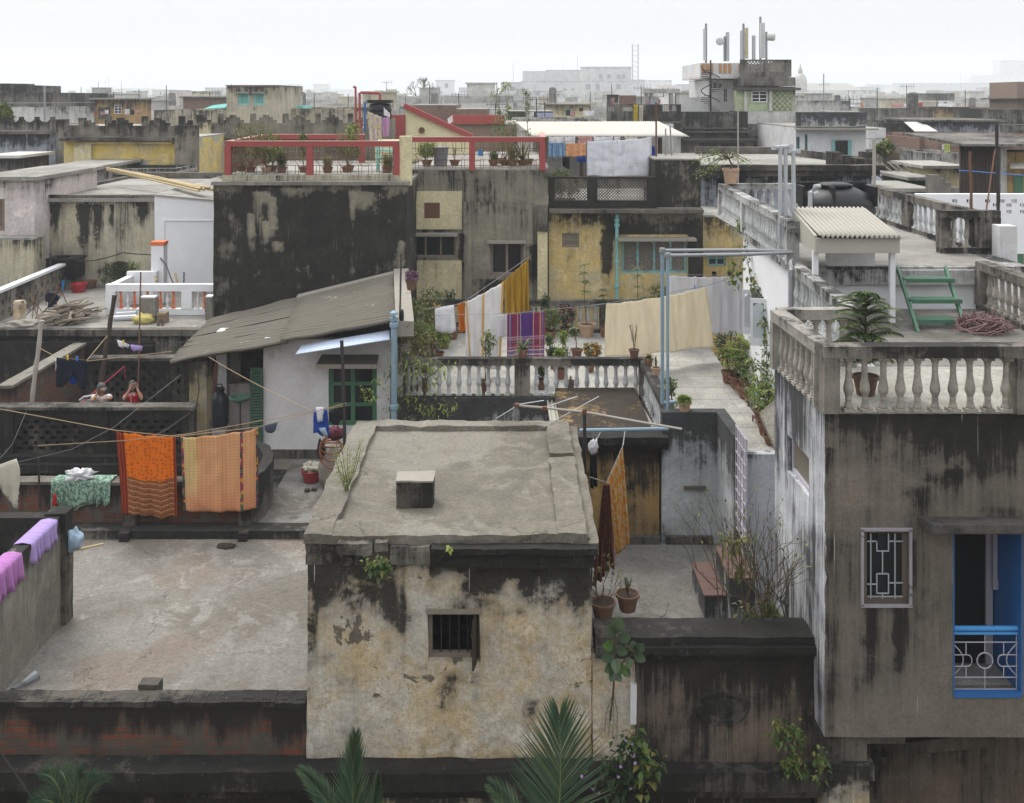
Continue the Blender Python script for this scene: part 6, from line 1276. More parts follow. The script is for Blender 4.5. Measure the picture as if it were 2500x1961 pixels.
def p_peach(g,u,v):
 c=g.mix(g.m('LESS_THAN',u,.2),(.72,.40,.20),(.70,.52,.24));c=g.mix(g.ramp(v,.0,.5),(.72,.33,.17),c)
 gx=g.m('LESS_THAN',g.m('FRACT',g.m('MULTIPLY',u,19)),.07);gy=g.m('LESS_THAN',g.m('FRACT',g.m('MULTIPLY',v,26)),.08);c=g.mix(g.m('MULTIPLY',g.m('MAXIMUM',gx,gy),.7),c,(.28,.15,.07))
 p=g.n('CombineXYZ',{0:g.m('MULTIPLY',u,30),1:g.m('MULTIPLY',v,26),2:0.0}).outputs[0];q=g.n('TexVoronoi',{'Vector':p,'Scale':1.0}).outputs['Color'];h=g.n('SeparateColor',{0:q}).outputs
 mot=g.mix(g.m('GREATER_THAN',h[0],.55),g.mix(g.m('GREATER_THAN',h[1],.5),(.05,.06,.07),(.30,.05,.10)),g.mix(g.m('GREATER_THAN',h[2],.5),(.10,.16,.09),(.60,.32,.05)))
 b_=g.m('MAXIMUM',g.m('LESS_THAN',u,.035),g.m('MAXIMUM',g.m('GREATER_THAN',u,.967),g.m('LESS_THAN',g.m('ABSOLUTE',g.m('SUBTRACT',u,.79)),.02)));return g.mix(b_,c,mot)
def p_white_y(g,u,v):
 y=g.m('MAXIMUM',g.m('LESS_THAN',g.m('ABSOLUTE',g.m('SUBTRACT',u,g.m('ADD',.03,g.m('MULTIPLY',g.m('SUBTRACT',1.0,v),.1)))),.022),g.m('MAXIMUM',g.m('LESS_THAN',g.m('ABSOLUTE',g.m('SUBTRACT',u,.48)),.03),g.m('GREATER_THAN',u,.94)))
 return g.mix(g.m('MULTIPLY',y,.85),(.78,.77,.76),(.72,.42,.05))
def p_plaid(g,u,v):
 s1=g.m('MULTIPLY',g.m('LESS_THAN',g.m('ABSOLUTE',g.m('SUBTRACT',u,.5)),.17),1.0);c=g.mix(s1,(.22,.03,.085),(.095,.035,.19))
 for x,w_,k in((.08,.02,(.16,.22,.42)),(.28,.008,(.55,.42,.36)),(.36,.008,(.55,.42,.36)),(.70,.008,(.55,.42,.36)),(.88,.015,(.55,.30,.12)),(.94,.015,(.14,.16,.4))):c=g.mix(g.m('LESS_THAN',g.m('ABSOLUTE',g.m('SUBTRACT',u,x)),w_),c,k)
 for y,w_,k in((.07,.02,(.6,.52,.55)),(.12,.012,(.20,.2,.5)),(.17,.02,(.62,.5,.52)),(.26,.02,(.4,.05,.12)),(.42,.02,(.4,.2,.3)),(.47,.012,(.45,.3,.4)),(.24,.008,(.6,.5,.5))):c=g.mix(g.m('MULTIPLY',g.m('LESS_THAN',g.m('ABSOLUTE',g.m('SUBTRACT',v,y)),w_),.75),c,k)
 return g.mix(g.m('MAXIMUM',g.m('LESS_THAN',u,.02),g.m('GREATER_THAN',u,.98)),c,(.34,.05,.12))
def p_floral(g,u,v):
 p=g.n('CombineXYZ',{0:g.m('MULTIPLY',u,1.9),1:g.m('MULTIPLY',v,1.1),2:0.0}).outputs[0];d=g.n('TexVoronoi',{'Vector':p,'Scale':4.2,'Randomness':.8}).outputs['Distance'];e=g.n('TexVoronoi',{'Vector':p,'Scale':24.0}).outputs['Distance']
 f=g.m('MULTIPLY',g.m('LESS_THAN',d,.34),g.m('LESS_THAN',e,.38));return g.mix(g.m('MULTIPLY',f,.8),(.74,.75,.79),(.36,.35,.43))
def p_print(g,u,v):
 p=g.n('CombineXYZ',{0:g.m('MULTIPLY',u,6),1:g.m('MULTIPLY',v,9),2:0.0}).outputs[0];n=g.noise(p,1.6,3,.6);return g.mix(g.ramp(n,.47,.5),(.62,.26,.03),g.mix(g.ramp(g.noise(p,3,2),.45,.55),(.55,.45,.30),(.62,.36,.05)))
def p_maroon(g,u,v):
 p=g.n('CombineXYZ',{0:g.m('MULTIPLY',u,30),1:g.m('MULTIPLY',v,90),2:0.0}).outputs[0];d=g.n('TexVoronoi',{'Vector':p,'Scale':1.0}).outputs['Distance'];return g.mix(g.m('LESS_THAN',d,.3),(.115,.03,.018),(.34,.15,.07))
def p_green(g,u,v):
 p=g.n('CombineXYZ',{0:g.m('MULTIPLY',u,26),1:g.m('MULTIPLY',v,20),2:0.0}).outputs[0];n=g.noise(p,1.0,3,.6,.8);return g.mix(g.ramp(n,.46,.54),(.085,.17,.12),(.30,.42,.34))
def p_pastel(g,u,v):
 p=g.n('CombineXYZ',{0:g.m('MULTIPLY',u,5),1:g.m('MULTIPLY',v,9),2:0.0}).outputs[0];n=g.noise(p,1,2);m_=g.noise(g.add(p,(7,3,1)),1,2);return g.mix(g.ramp(m_,.45,.6),g.mix(g.ramp(n,.4,.6),(.66,.66,.62),(.68,.60,.20)),(.55,.42,.56))
def p_check(g,u,v):
 a=g.m('GREATER_THAN',g.m('FRACT',g.m('MULTIPLY',u,14)),.5);c=g.m('GREATER_THAN',g.m('FRACT',g.m('MULTIPLY',v,7)),.5);return g.mix(g.m('MULTIPLY',g.m('ADD',a,c),.5),(.6,.62,.7),(.2,.25,.48))
CL={'saree':clothmat('saree',p_saree),'peach':clothmat('peach',p_peach),'white_y':clothmat('white_y',p_white_y),'plaid':clothmat('plaid',p_plaid,.15),'floral':clothmat('floral',p_floral),'print':clothmat('print',p_print),'maroon_p':clothmat('maroon_p',p_maroon,.1),'green_p':clothmat('green_p',p_green,.05),'pastel':clothmat('pastel',p_pastel),'check':clothmat('check',p_check),'white':plaincloth('c_white',(.80,.80,.82),.35),'white_shade':plaincloth('c_white2',(.76,.76,.79),.35),'beige':plaincloth('c_beige',(.86,.785,.62),.4),'mustard':plaincloth('c_mustard',(.48,.29,.03)),'orange':plaincloth('c_orange',(.80,.26,.02)),'lilac':plaincloth('c_lilac',(.46,.34,.66)),'pink':plaincloth('c_pink',(.50,.22,.52)),'navy':plaincloth('c_navy',(.012,.016,.035)),'blue':plaincloth('c_blue',(.02,.07,.36)),'denim':plaincloth('c_denim',(.075,.10,.15)),'dark':plaincloth('c_dark',(.018,.02,.024)),'paleblue':plaincloth('c_paleblue',(.40,.52,.64)),'skyblue':plaincloth('c_sky',(.28,.44,.62)),'peachp':plaincloth('c_peachp',(.74,.42,.22)),'rose':plaincloth('c_rose',(.55,.30,.28)),'cream':plaincloth('c_cream',(.62,.58,.48)),'red':plaincloth('c_red',(.5,.02,.03)),'yellow':plaincloth('c_yel',(.62,.48,.05)),'grey':plaincloth('c_grey',(.30,.31,.33)),'pinkish':plaincloth('c_mauve',(.58,.33,.56)),'lime':plaincloth('c_lime',(.45,.55,.12)),'greenc':plaincloth('c_green',(.10,.22,.09))}
Q=lambda Y,*p:[at(u,v,Y)for u,v in p]
cloth('bright orange printed saree with dark red border on the line',Q(20.0,(283,1052),(429,1066),(433,1266),(298,1252)),CL['saree'],3,.05,.02,cat='saree',name='saree',seed=1)
cloth('peach checked saree with multicoloured borders on the line',Q(19.95,(440,1067),(630,1044),(630,1246),(448,1247)),CL['peach'],3,.045,.04,cat='saree',name='saree',seed=5)
drape('folded green speckled blanket over the low brick wall','x',X(124,20.2),X(270,20.2),20.22,20.54,8.43,.50,.3,CL['green_p'],'blanket',3,'blanket',skew=-.35)
crumple('crumpled white cloth lying on the green blanket',(X(196,20.3),20.32,8.53),.27,.15,.12,CL['white'],k=.9,fr=2.6,sd=2)
garment('small red cloth corner hanging beside the green blanket',[(128,1235),(131,1205),(136,1208),(139,1235)],20.1,CL['red'],puff=.01,name='cloth',cat='cloth')
garment('greyish white shirt hanging at the left edge above the dark wall',[(-30,1145),(40,1120),(47,1143),(40,1160),(38,1180),(45,1240),(33,1240),(28,1200),(27,1178),(24,1190),(-30,1180)],18.6,CL['cream'],puff=.05,name='shirt',cat='shirt')
drape('lavender cloth draped over the grey side wall near its pier','y',15.55,16.45,-7.56,-7.31,9.215,.12,.30,CL['lilac'],seed=5);drape('mauve pink cloth draped over the grey side wall at the left edge','y',14.2,15.25,-7.56,-7.31,9.215,.12,.38,CL['pink'],seed=9)
crumple('pale blue and white bundle of washing hung on the grey pier',(X(181,16.75),16.75,Z(1318,16.75)),.14,.12,.20,CL['paleblue'],k=.3,fr=2.0,sd=7,name='washing');
tag(MB().tube([at(178,1345,16.9),at(252,1328,17.3)],.018,6).build('stick',M['bamboo']),'short bamboo stick behind the pale blue bundle','stick')
garment('navy trousers hanging upside down left of the two people',[(139,873),(210,880),(211,905),(208,950),(195,948),(190,915),(175,905),(160,908),(152,945),(137,944),(143,905)],22.0,CL['navy'],puff=.03,name='trousers',cat='trousers');garment('bright blue shorts hanging behind the navy trousers',[(171,908),(188,906),(189,934),(179,939),(171,934)],22.1,CL['blue'],puff=.02,name='shorts',cat='shorts');garment('white vest strip beside the navy trousers',[(137,872),(146,873),(142,903),(136,905)],22.05,CL['white'],puff=.01,name='vest',cat='vest')
garment('white briefs pegged on the line right of the dark pole',[(286,829),(316,842),(313,850),(306,845),(298,849),(290,845)],24.5,CL['white'],puff=.02,name='briefs',cat='briefs');garment('lilac blue briefs pegged next to the white briefs',[(319,842),(348,845),(346,857),(336,855),(327,858),(320,852)],24.4,CL['lilac'],puff=.02,name='briefs',cat='briefs')
garment('navy T shirt hung on rods before the heap of timber',[(110,722),(116,715),(138,717),(146,727),(141,736),(138,733),(137,761),(119,762),(118,738),(111,736)],29.5,CL['navy'],puff=.03,name='t_shirt',cat='T-shirt');garment('dark navy pullover hanging at the left edge',[(-10,730),(12,723),(19,735),(20,776),(8,772),(6,745),(-10,760)],29.3,CL['navy'],puff=.03,name='pullover',cat='pullover')
garment('small denim shorts hanging before the white shed wall',[(646,1037),(678,1030),(672,1052),(664,1058),(652,1057),(647,1050)],21.0,CL['denim'],puff=.03,name='shorts',cat='shorts');garment('blue and white vest on the line by the green window',[(766,1002),(775,1000),(778,1012),(790,1012),(792,1000),(799,1002),(804,1065),(794,1060),(788,1066),(775,1055),(765,1058)],20.9,CL['blue'],puff=.03,name='vest',cat='vest');garment('white cloth doubled over the blue vest',[(771,995),(790,994),(787,1028),(776,1030)],20.8,CL['white_shade'],puff=.02,name='cloth',cat='cloth');garment('white centre panel of washing under the blue vest',[(779,1046),(794,1044),(800,1066),(788,1062)],20.82,CL['paleblue'],puff=.02,name='cloth',cat='cloth');garment('dark green cloth hanging before the green window',[(802,1006),(824,996),(834,1014),(826,1040),(812,1036),(804,1026)],21.2,CL['dark'],puff=.04,name='cloth',cat='cloth')
garment('small white shirt on the line, leftmost on the garden terrace',[(1062,755),(1085,748),(1108,745),(1113,808),(1098,814),(1080,812),(1063,808)],25.6,CL['white'],puff=.05,name='shirt',cat='shirt');cloth('crumpled orange cloth hanging beside the white shirt',Q(25.6,(1117,742),(1132,738),(1138,808),(1122,812)),CL['orange'],3,.07,.0,n=(20,20),seed=3)
cloth('white saree with yellow borders slung along the rising line',Q(25.6,(1135,737),(1230,686),(1222,905),(1137,890)),CL['white_y'],3,.06,.02,cat='saree',name='saree',seed=4);cloth('mustard yellow cloth at the top of the rising line',Q(25.7,(1231,684),(1290,630),(1292,760),(1234,772)),CL['mustard'],4,.08,.01,seed=6)
cloth('white cloth hanging between the saree and the purple plaid',Q(25.3,(1214,768),(1238,766),(1238,820),(1213,826)),CL['white'],2,.03,.0,n=(14,14),seed=8)
cloth('purple and red plaid cloth hanging over the balustrade pillar',Q(25.0,(1238,766),(1330,759),(1329,872),(1238,874)),CL['plaid'],2,.02,.01,seed=9)
cloth('large beige bed sheet on the line, nearest the blue pipes',[at(1480,741,25.6),at(1722,700,27.2),at(1740,845,27.2),at(1482,872,25.6)],CL['beige'],5,.07,.06,seed=12,cat='sheet',name='sheet');cloth('long white bed sheet hanging behind the beige sheet',[at(1628,671,28.5),at(1812,672,29.2),at(1812,816,29.2),at(1628,812,28.5)],CL['white_shade'],8,.08,.05,seed=14,cat='sheet',name='sheet')
cloth('yellow and orange printed cloth hanging by the hut wall',[at(1481,1178,17.0),at(1521,1088,17.2),at(1534,1330,17.2),at(1502,1355,17.0)],CL['print'],3,.05,.0,seed=15);cloth('dark maroon patterned saree hanging in folds beside the hut',[at(1472,1182,16.6),at(1488,1180,16.6),at(1502,1380,16.6),at(1447,1432,16.4)],CL['maroon_p'],5,.10,.0,seed=17,cat='saree',name='saree')
cloth('long dark grey cloth hanging before the ochre outhouse',Q(18.6,(1440,1112),(1455,1100),(1459,1185),(1441,1195)),CL['dark'],3,.05,.0,n=(16,20),seed=19);crumple('white rag knotted above the dark grey cloth',at(1449,1092,18.6),.08,.06,.14,CL['white_shade'],k=.8,sd=4)
cloth('large white sheet with grey flowers on the lattice parapet roof',Q(33.6,(1433,345),(1590,334),(1584,430),(1433,430)),CL['floral'],3,.03,.03,seed=21,cat='sheet',name='sheet')
cloth('pale blue shirt hanging left of the peach cloth',Q(33.7,(1339,346),(1381,346),(1380,383),(1338,381)),CL['skyblue'],3,.07,.02,seed=22,cat='shirt',name='shirt');cloth('peach cloth between the blue shirt and the flowered sheet',Q(33.7,(1382,348),(1430,348),(1431,380),(1381,382)),CL['peachp'],3,.06,.02,seed=23)
for i,(u0,u1,v1,c,l)in enumerate([(1340,1376,352,'white','white towel behind the blue shirt, left end of the back row'),(1378,1404,356,'white_shade','greyish towel behind the peach cloth in the back row'),(1411,1446,350,'rose','pale rose towel in the back row behind the flowered sheet'),(1450,1496,352,'white_shade','pale towel in the back row above the flowered sheet'),(1500,1514,350,'white','narrow white cloth in the back row of the roof washing'),(1526,1556,350,'cream','cream cloth in the back row near the white sheet end'),(1580,1591,392,'white','white towel at the right end of the roof washing')]):
 cloth(l,Q(34.6 if u0<1580 else 33.9,(u0,333),(u1,333),(u1,v1),(u0,v1)),CL[c],2,.05,.01,n=(14,10),seed=30+i,name='towel',cat='towel')
cloth('bright blue cloth hanging low under the peach cloth',Q(34.2,(1410,382),(1431,382),(1431,396),(1408,396)),CL['blue'],2,.05,.0,n=(12,10),seed=40);cloth('black cloth hanging low behind the peach cloth',Q(34.4,(1373,383),(1391,383),(1390,415),(1374,405)),CL['dark'],2,.05,0,n=(12,10),seed=41);cloth('grey cloth hanging low under the blue shirt',Q(34.3,(1343,383),(1366,383),(1364,392),(1345,393)),CL['grey'],2,.04,0,n=(12,8),seed=42)
cloth('blue towel on the pole right of the flowered sheet',Q(34,(1592,356),(1598,356),(1600,382),(1589,382)),CL['blue'],2,.05,0,n=(10,10),seed=43)
cloth('pastel patterned sheet hanging on the red railing terrace',Q(35.6,(897,270),(932,284),(932,345),(902,345)),CL['pastel'],3,.06,.02,seed=44,cat='sheet',name='sheet');cloth('mauve cloth beside the pastel sheet',Q(35.5,(933,286),(951,284),(949,332),(936,334)),CL['pinkish'],3,.06,.02,n=(16,16),seed=45);cloth('white cloth above the mauve cloth on the slanting line',Q(35.8,(937,262),(951,275),(952,286),(937,283)),CL['white'],2,.05,0,n=(12,12),seed=46)
cloth('white and red flag like cloth by the brick gable',Q(44,(1092,290),(1104,281),(1106,297),(1096,304)),CL['white'],2,.05,0,n=(10,10),seed=47)
for i,(u0,u1,v0,v1,Y_,c,l)in enumerate([(1547,1557,255,300,56.6,'yellow','long yellow cloth hung over the far lattice parapet'),(1560,1570,256,298,56.6,'cream','long tan cloth next to the far yellow cloth'),(1580,1584,246,272,57.5,'pink','magenta cloth on the far roof terrace line'),(1594,1601,246,256,57.5,'skyblue','sky blue cloth on the far roof terrace line'),(1607,1612,241,254,57.5,'rose','pink cloth at the end of the far terrace line'),(1494,1500,238,262,57.8,'rose','pale pink cloth at the left of the far lattice roof'),(1284,1303,273,291,77.5,'white','white clothes over the dark far parapet'),(1310,1351,275,289,77.5,'check','blue checked sheet over the dark far parapet'),(1424,1450,270,283,80,'white_shade','white washing right of the small yellow house'),(1393,1404,272,285,80,'rose','faded pink towel by the small green door'),(218,236,274,279,80,'red','red and white washing left of the brown roof hut'),(245,255,272,280,80,'rose','pink washing near the brown roof hut'),(256,265,268,279,80,'white','white washing beside the pink washing at the brown hut'),(305,316,266,279,80,'white_shade','pale washing right of the brown roof hut'),(317,328,268,280,80,'dark','dark washing right of the brown roof hut'),(330,346,268,278,80,'rose','dusty pink washing right of the brown hut'),(2175,2205,252,262,124,'rose','striped red washing in the right background'),(2208,2232,253,262,124,'white_shade','pale washing in the right background'),(2244,2252,251,260,124,'red','red cloth left of the dark box house'),(2290,2325,254,263,106,'white','white washing on the dark box house'),(2178,2209,337,361,65,'greenc','green striped blanket drying in the dark recessed house'),(2210,2220,340,358,65,'bag','dark red cloth beside the green blanket'),(2306,2319,351,374,57,'lime','lime yellow cloth hung before the sooty brick wall'),(2300,2305,352,366,57,'white','small white cloth left of the lime yellow cloth'),(2101,2107,248,270,100,'peachp','orange cloth on the green roof terrace')]):
 if c=='bag':c='maroon_p'
 cloth(l,Q(Y_,(u0,v0),(u1,v0),(u1,v1),(u0,v1)),CL[c],2,.08,.02,n=(10,10),seed=60+i,name='washing',cat='washing')
line('brown clothes line carrying the two orange sarees',[at(-20,995,21),at(283,1051,20),at(430,1066,20),at(630,1043,20),at(846,984,20.9)],.008,sag=0);line('second brown rope between the iron rod and the window pole',[at(92,1088,18.5),at(300,1076,19.5),at(455,1060,20.1),at(846,990,21)],.008);line('slack brown rope from the shed eave to the blue vest',[at(510,872,23.3),at(762,1003,20.9)],.008,sag=.05)
line('brown rope with the navy trousers between bamboo and dark pole',[at(97,850,22.4),at(140,873,22),at(212,880,22),at(262,820,24)],.008,sag=.0);line('thin rope from the trousers line to the shed roof',[at(212,882,22),at(420,858,23)],.009);line('thin dark line with the two briefs',[at(265,818,24),at(286,829,24.5),at(348,845,24.4),at(470,834,24)],.007,'rope_dark');line('red rope slanting behind the two people',[at(198,985,23.35),at(304,895,25.9),at(306,925,25.9)],.014,'rope_red',name='rope',cat='rope')
line('thin pale wire slanting across the perforated wall',[at(-5,1145,18),at(40,1129,18.3),at(176,1097,19),at(280,1042,20.4),at(441,915,22.8)],.003,'wire_pale',name='wire',cat='wire');line('pale wire curving down at the left edge',[at(64,1005,19),at(30,1085,18.7),at(-5,1125,18.5)],.004,'wire_pale',name='wire',cat='wire');line('dark cable sagging from the grey pillar',[at(480,880,23.4),at(486,950,23.4),at(478,995,23.2),at(440,1025,22.5),at(385,1060,21)],.014,'rope_dark',sag=.02,name='cable',cat='cable')
line('rising clothes line of the garden terrace, mustard cloth at its top',[at(1040,755,25.6),at(1113,744,25.6),at(1135,736,25.6),at(1291,628,25.7)],.008,'wire_pale');line('lower clothes line carrying the purple plaid cloth',[at(1060,770,25.3),at(1238,766,25.0),at(1331,758,25.0),at(1480,741,25.6)],.006,'wire_pale');line('clothes line of the beige sheet',[at(1440,748,25.4),at(1480,741,25.6),at(1722,699,27.2),at(1790,678,27.6)],.007,'wire_pale');line('clothes line of the long white sheet',[at(1600,668,28.4),at(1628,671,28.5),at(1812,672,29.2)],.007,'wire_pale');line('white cord tied to the blue pipe holding the printed cloths',[at(1526,1052,19.4),at(1521,1088,17.2),at(1481,1178,17),at(1440,1165,16.5)],.009,'wire_pale',name='cord',cat='cord');line('white cord holding the dark grey cloth',[at(1468,1052,19.4),at(1450,1085,18.6)],.008,'wire_pale',name='cord',cat='cord')
line('clothes line above the flowered sheet',[at(1335,346,33.7),at(1433,345,33.6),at(1592,333,33.6)],.008,'wire_pale');line('long black cable over the stained cream house wall',[at(188,635,31),at(230,636,33),at(300,617,33.8),at(385,622,31.4),at(405,645,30.8),at(422,690,30)],.02,'rope_dark',sag=.02,name='cable',cat='cable');line('blue line across the right background',[at(2340,416,33),at(2500,428,33)],.012,'peg_blue');line('two black cables at the lower left corner',[at(-10,1820,12.3),at(80,1950,12.4)],.012,'rope_dark',name='cable',cat='cable')
for u,v,Y_,m,l in((165,873,21.95,'peg_yellow','yellow clothes peg on the navy trousers'),(188,876,21.95,'peg_blue','blue clothes peg on the navy trousers'),(301,836,24.4,'peg_yellow','yellow peg on the white briefs'),(1696,701,27,'peg_blue','blue peg on the beige sheet')):
 q=at(u,v,Y_);b=MB();b.bar(q+V((-.012,0,.05)),q+V((-.004,0,-.05)),.016,.02,up=(0,1,0));b.bar(q+V((.012,0,.05)),q+V((.004,0,-.05)),.016,.02,up=(0,1,0));tag(b.build('clothes_peg',M[m]),l,'clothes peg')
def pole(label,a,c,r,m,cat='pole',name='pole',n=7):
 a,c=V(a),V(c);pts=[lerp(a,c,k/n)+rv(r*.25)for k in range(n+1)];return tag(MB().tube(pts,[r*(1.1 if k%2 else .95)for k in range(n+1)],7).build(name,M[m]),label,cat)
pole('grey bamboo pole left of the two people',at(77,985,23.5),at(103,782,23.6),.05,'bamboo_grey');pole('dark weathered wooden pole leaning right, behind the two people',at(244,945,25.2),at(281,722,25.6),.055,'wood_dark');pole('thin rusty rod standing behind the child in red',at(337,960,24.8),at(344,664,25.6),.018,'rust');pole('thin iron rod at the low brick wall',at(97,1242,20.15),at(92,1062,20.1),.02,'dark_iron');pole('dark iron pole before the green window',V((X(846,21),21,7.6)),at(834,832,21),.035,'dark_iron')
pole('thin black rod at the shed roof corner beside the drain',at(975,880,23.4),at(979,620,24.2),.022,'dark_iron');pole('short rod on the black tank terrace',at(123,650,33),at(123,618,33),.025,'dark_iron');pole('short iron rod behind the orange balusters',at(449,690,30.4),at(449,664,30.4),.02,'dark_iron');pole('tall black pole standing on the dark right parapet',V((X(2438,21.2),21.2,ZU)),at(2434,305,21.2),.035,'dark_iron');pole('rusty pole at the two baluster parapet',at(2372,518,21.4),at(2368,370,21.6),.03,'rust');pole('thin leaning rust rod near the ribbed black shed',at(2408,512,22),at(2430,365,23),.018,'rust')
t=thing('downpipe','thick pale blue downpipe with a vent cap beside the shed','pipe',(X(962,23.2),23.2,8));x=X(962,23.2);b=MB();b.tube([(x,23.2,7.4),(x,23.2,Z(782,23.2))],.072,10);b.build('pipe',M['blue_pipe'],t,smooth=False)
b=MB();[b.lathe([(.08,0),(.1,.02),(.1,.1),(.08,.12)],(x,23.2,Z(v,23.2)),12)for v in(800,1000)];b.lathe([(.1,0),(.105,.06)],(x,23.2,Z(782,23.2)),12);b.lathe([(.03,.061),(.03,.13)],(x,23.2,Z(782,23.2)),6);b.lathe([(.1,.131),(.09,.18),(.02,.22)],(x,23.2,Z(782,23.2)),12);b.build('collar',M['blue_pipe'],t)
t=thing('electric_meter','black oval box on the thin black rod by the downpipe','box',at(980,772,23.35));b=MB();q=at(980,772,23.35);b.lathe([(.02,-.16),(.055,-.12),(.06,0),(.055,.12),(.02,.16)],q,10);b.build('body',M['black_plastic'],t,smooth=True)
t=thing('pipework','pale blue standpipes with long galvanised pipes to the upper terrace','pipe',(X(1622,20.2),20.2,9))
b=MB();xp1,xp2=X(1617,20.0),X(1630,19.8);zt=Z(612,20.0);b.tube([(xp1,20.0,Z(985,20)),(xp1,20.0,zt)],.036,9);b.tube([(xp2,19.8,8.9),(xp2,19.8,Z(626,19.8))],.031,9);b.tube([(xp1,20,Z(985,20)),(X(1660,20),20,Z(980,20))],.04,8);b.build('standpipe',M['blue_pipe'],t)
b=MB();b.tube([(xp1,20.0,zt),(X(1800,19.7),19.7,Z(611,19.7)),(5.35,19.6,Z(613,19.6))],.034,9);b.tube([(xp2,19.8,Z(624,19.8)),(X(1800,19.5),19.5,Z(622,19.5)),(5.35,19.5,Z(617,19.5))],.034,9);[b.lathe([(.06,-.05),(.065,0),(.06,.05)],p,9)for p in((xp1,20,zt),(xp2,19.8,Z(624,19.8)))];b.build('cross_pipe',M['galv'],t)
b=MB();b.tube([(5.3,19.35,Z(636,19.35)),(5.2,19.1,Z(640,19.1)),(5.16,18.9,Z(660,18.9)),(5.12,18.8,ZL-.1)],.04,8);b.build('elbow',M['galv'],t)
tag(MB().tube([at(1415,1051,19.35),at(1632,1047,19.35)],.035,9).build('water_pipe',M['blue_pipe']),'horizontal blue pipe along the outhouse cornice','pipe')
t=thing('vent_pipes','group of grey standing pipes with tee tops at the terrace corner','pipe',(X(1912,20.3),20.3,ZL));b=MB()
for u,v in((1905,364),(1918,362),(1937,372)):x=X(u,20.4);b.tube([(x,20.4,Z(640,20.4)),(x,20.4,Z(v,20.4))],.04,8)
b.tube([at(1890,361,20.4),at(1930,357,20.4)],.042,8);b.tube([at(1926,369,20.4),at(1948,369,20.4)],.042,8);[b.lathe([(.055,-.04),(.055,.04)],at(u,v,20.4),8)for u,v in((1890,361),(1930,357),(1905,361),(1926,369),(1948,369))];b.build('pipe',M['galv_pale'],t)
t=thing('tank_pipe','white pipe bend feeding the round black tank','pipe',at(1978,470,22.9));b=MB();b.tube([at(1978,512,22.9),at(1978,470,22.9),at(1990,455,22.95),at(2000,455,23.1)],.05,8);b.tube([at(1985,475,22.9),at(1996,470,23)],.045,8);b.build('pipe',M['galv_pale'],t)
t=thing('stack_pipes','red and blue pipes rising round the small black tank','pipe',(X(880,37),37,13));b=MB();b.tube([at(869,330,37),at(868,212,37),at(864,211,37),at(863,215,37)],.04,7);b.tube([at(879,330,37),at(878,228,37),at(880,226,37),at(926,228,37),at(928,232,37),at(928,244,37)],.045,7);b.tube([at(868,304,37),at(890,303,37)],.035,6);b.build('red_pipe',M['red_paint'],t);MB().tube([at(891,320,37.2),at(891,250,37.2),at(898,248,37.2)],.04,7).build('blue_pipe',M['blue_bright'],t)
t=thing('water_tank','small black water tank with a square frame top behind the pastel sheet','water tank',(X(928,38),38,14));x=X(928,38);b=MB();b.lathe([(.42,0),(.42,.14),(.44,.16),(.42,.18),(.42,.32),(.44,.34),(.42,.36),(.42,.48),(.36,.56),(.15,.58)],(x,38,Z(290,38)),20);b.build('body',M['black_plastic'],t,smooth=True);MB().box(x-.45,x+.45,37.6,38.4,Z(252,38),Z(244,38)).build('frame',M['black_plastic'],t);MB().box(x-.5,x+.5,37.5,38.6,13.0,Z(290,38)-.001).build('stand',M['cement'],t)
t=thing('tv_aerial','bamboo aerial frame with thin rods standing beside the hut roof','aerial',(X(1428,17.2),17.2,9.8));MB().tube([(X(1430,17.2),17.2,ZF),at(1427,1000,17.2)],.03,7).build('pole',M['dark_iron'],t);MB().tube([at(1262,990,17.4),at(1330,996,17.3),at(1427,1006,17.2),at(1560,1030,16.9),at(1665,1048,16.7)],.02,7).build('boom',M['bamboo_grey'],t)
b=MB();[b.tube([at(*p,17.4),at(*q,17.2)],.008,5)for p,q in(((1210,1023),(1264,990)),((1264,988),(1328,978)),((1332,994),(1410,968)),((1328,1042),(1462,968)))];b.build('rod',M['galv_pale'],t);b=MB();[b.lathe([(.045,-.03),(.045,.03)],at(*p,17.2),6)for p in((1262,990),(1330,997),(1427,1006),(1476,1014))];b.build('clamp',M['rust'],t)
t=thing('water_tank','square black plastic water tank on brick legs','water tank',(X(150,33.6),33.6,ZT));xa,xb=X(112,33.3),X(182,33.3);b=MB();b.box(xa,xb,33.3,34.1,ZT+.35,Z(637,33.3),.25);o=b.build('body',M['black_plastic'],t,rough=.02);b=MB();b.box(xa-.02,xb+.06,33.26,34.14,Z(637,33.3)+.002,Z(632,33.3),.3);b.lathe([(.2,0),(.2,.04),(.05,.06)],(X(155,33.7),33.7,Z(632,33.3)),14);b.build('lid',M['black_plastic'],t,rough=.01)
for u in(134,166):x=X(u,33.4);MB().box(x-.13,x+.13,33.35,33.7,ZT,ZT+.35,.1).build('leg',M['cement'],t,rough=.01)
def tub(label,c,r,h,m,cat,name,n=18):
 t=thing(name,label,cat,c);b=MB();b.lathe([(r*.75,0),(r,h),(r*1.06,h),(r*1.06,h+.015),(r*.94,h+.015),(r*.7,.03)],c,n);b.build('body',M[m],t,smooth=False);return t
tub('red plastic basin right of the square black tank',(X(193,33),33,ZT),.26,.26,'basin_red','basin','basin');tub('dark clay tub beyond the red basin',(X(232,34),33.6,ZT),.22,.24,'terracotta_dark','tub','clay_tub');tub('blue plastic can lying under the black tank',(X(147,33.1),33.1,ZT),.14,.35,'blue_plastic','can','can')
t=thing('timber_heap','heap of broken old planks on the left roof terrace','timber',(X(170,28.6),28.6,ZT));b=MB()
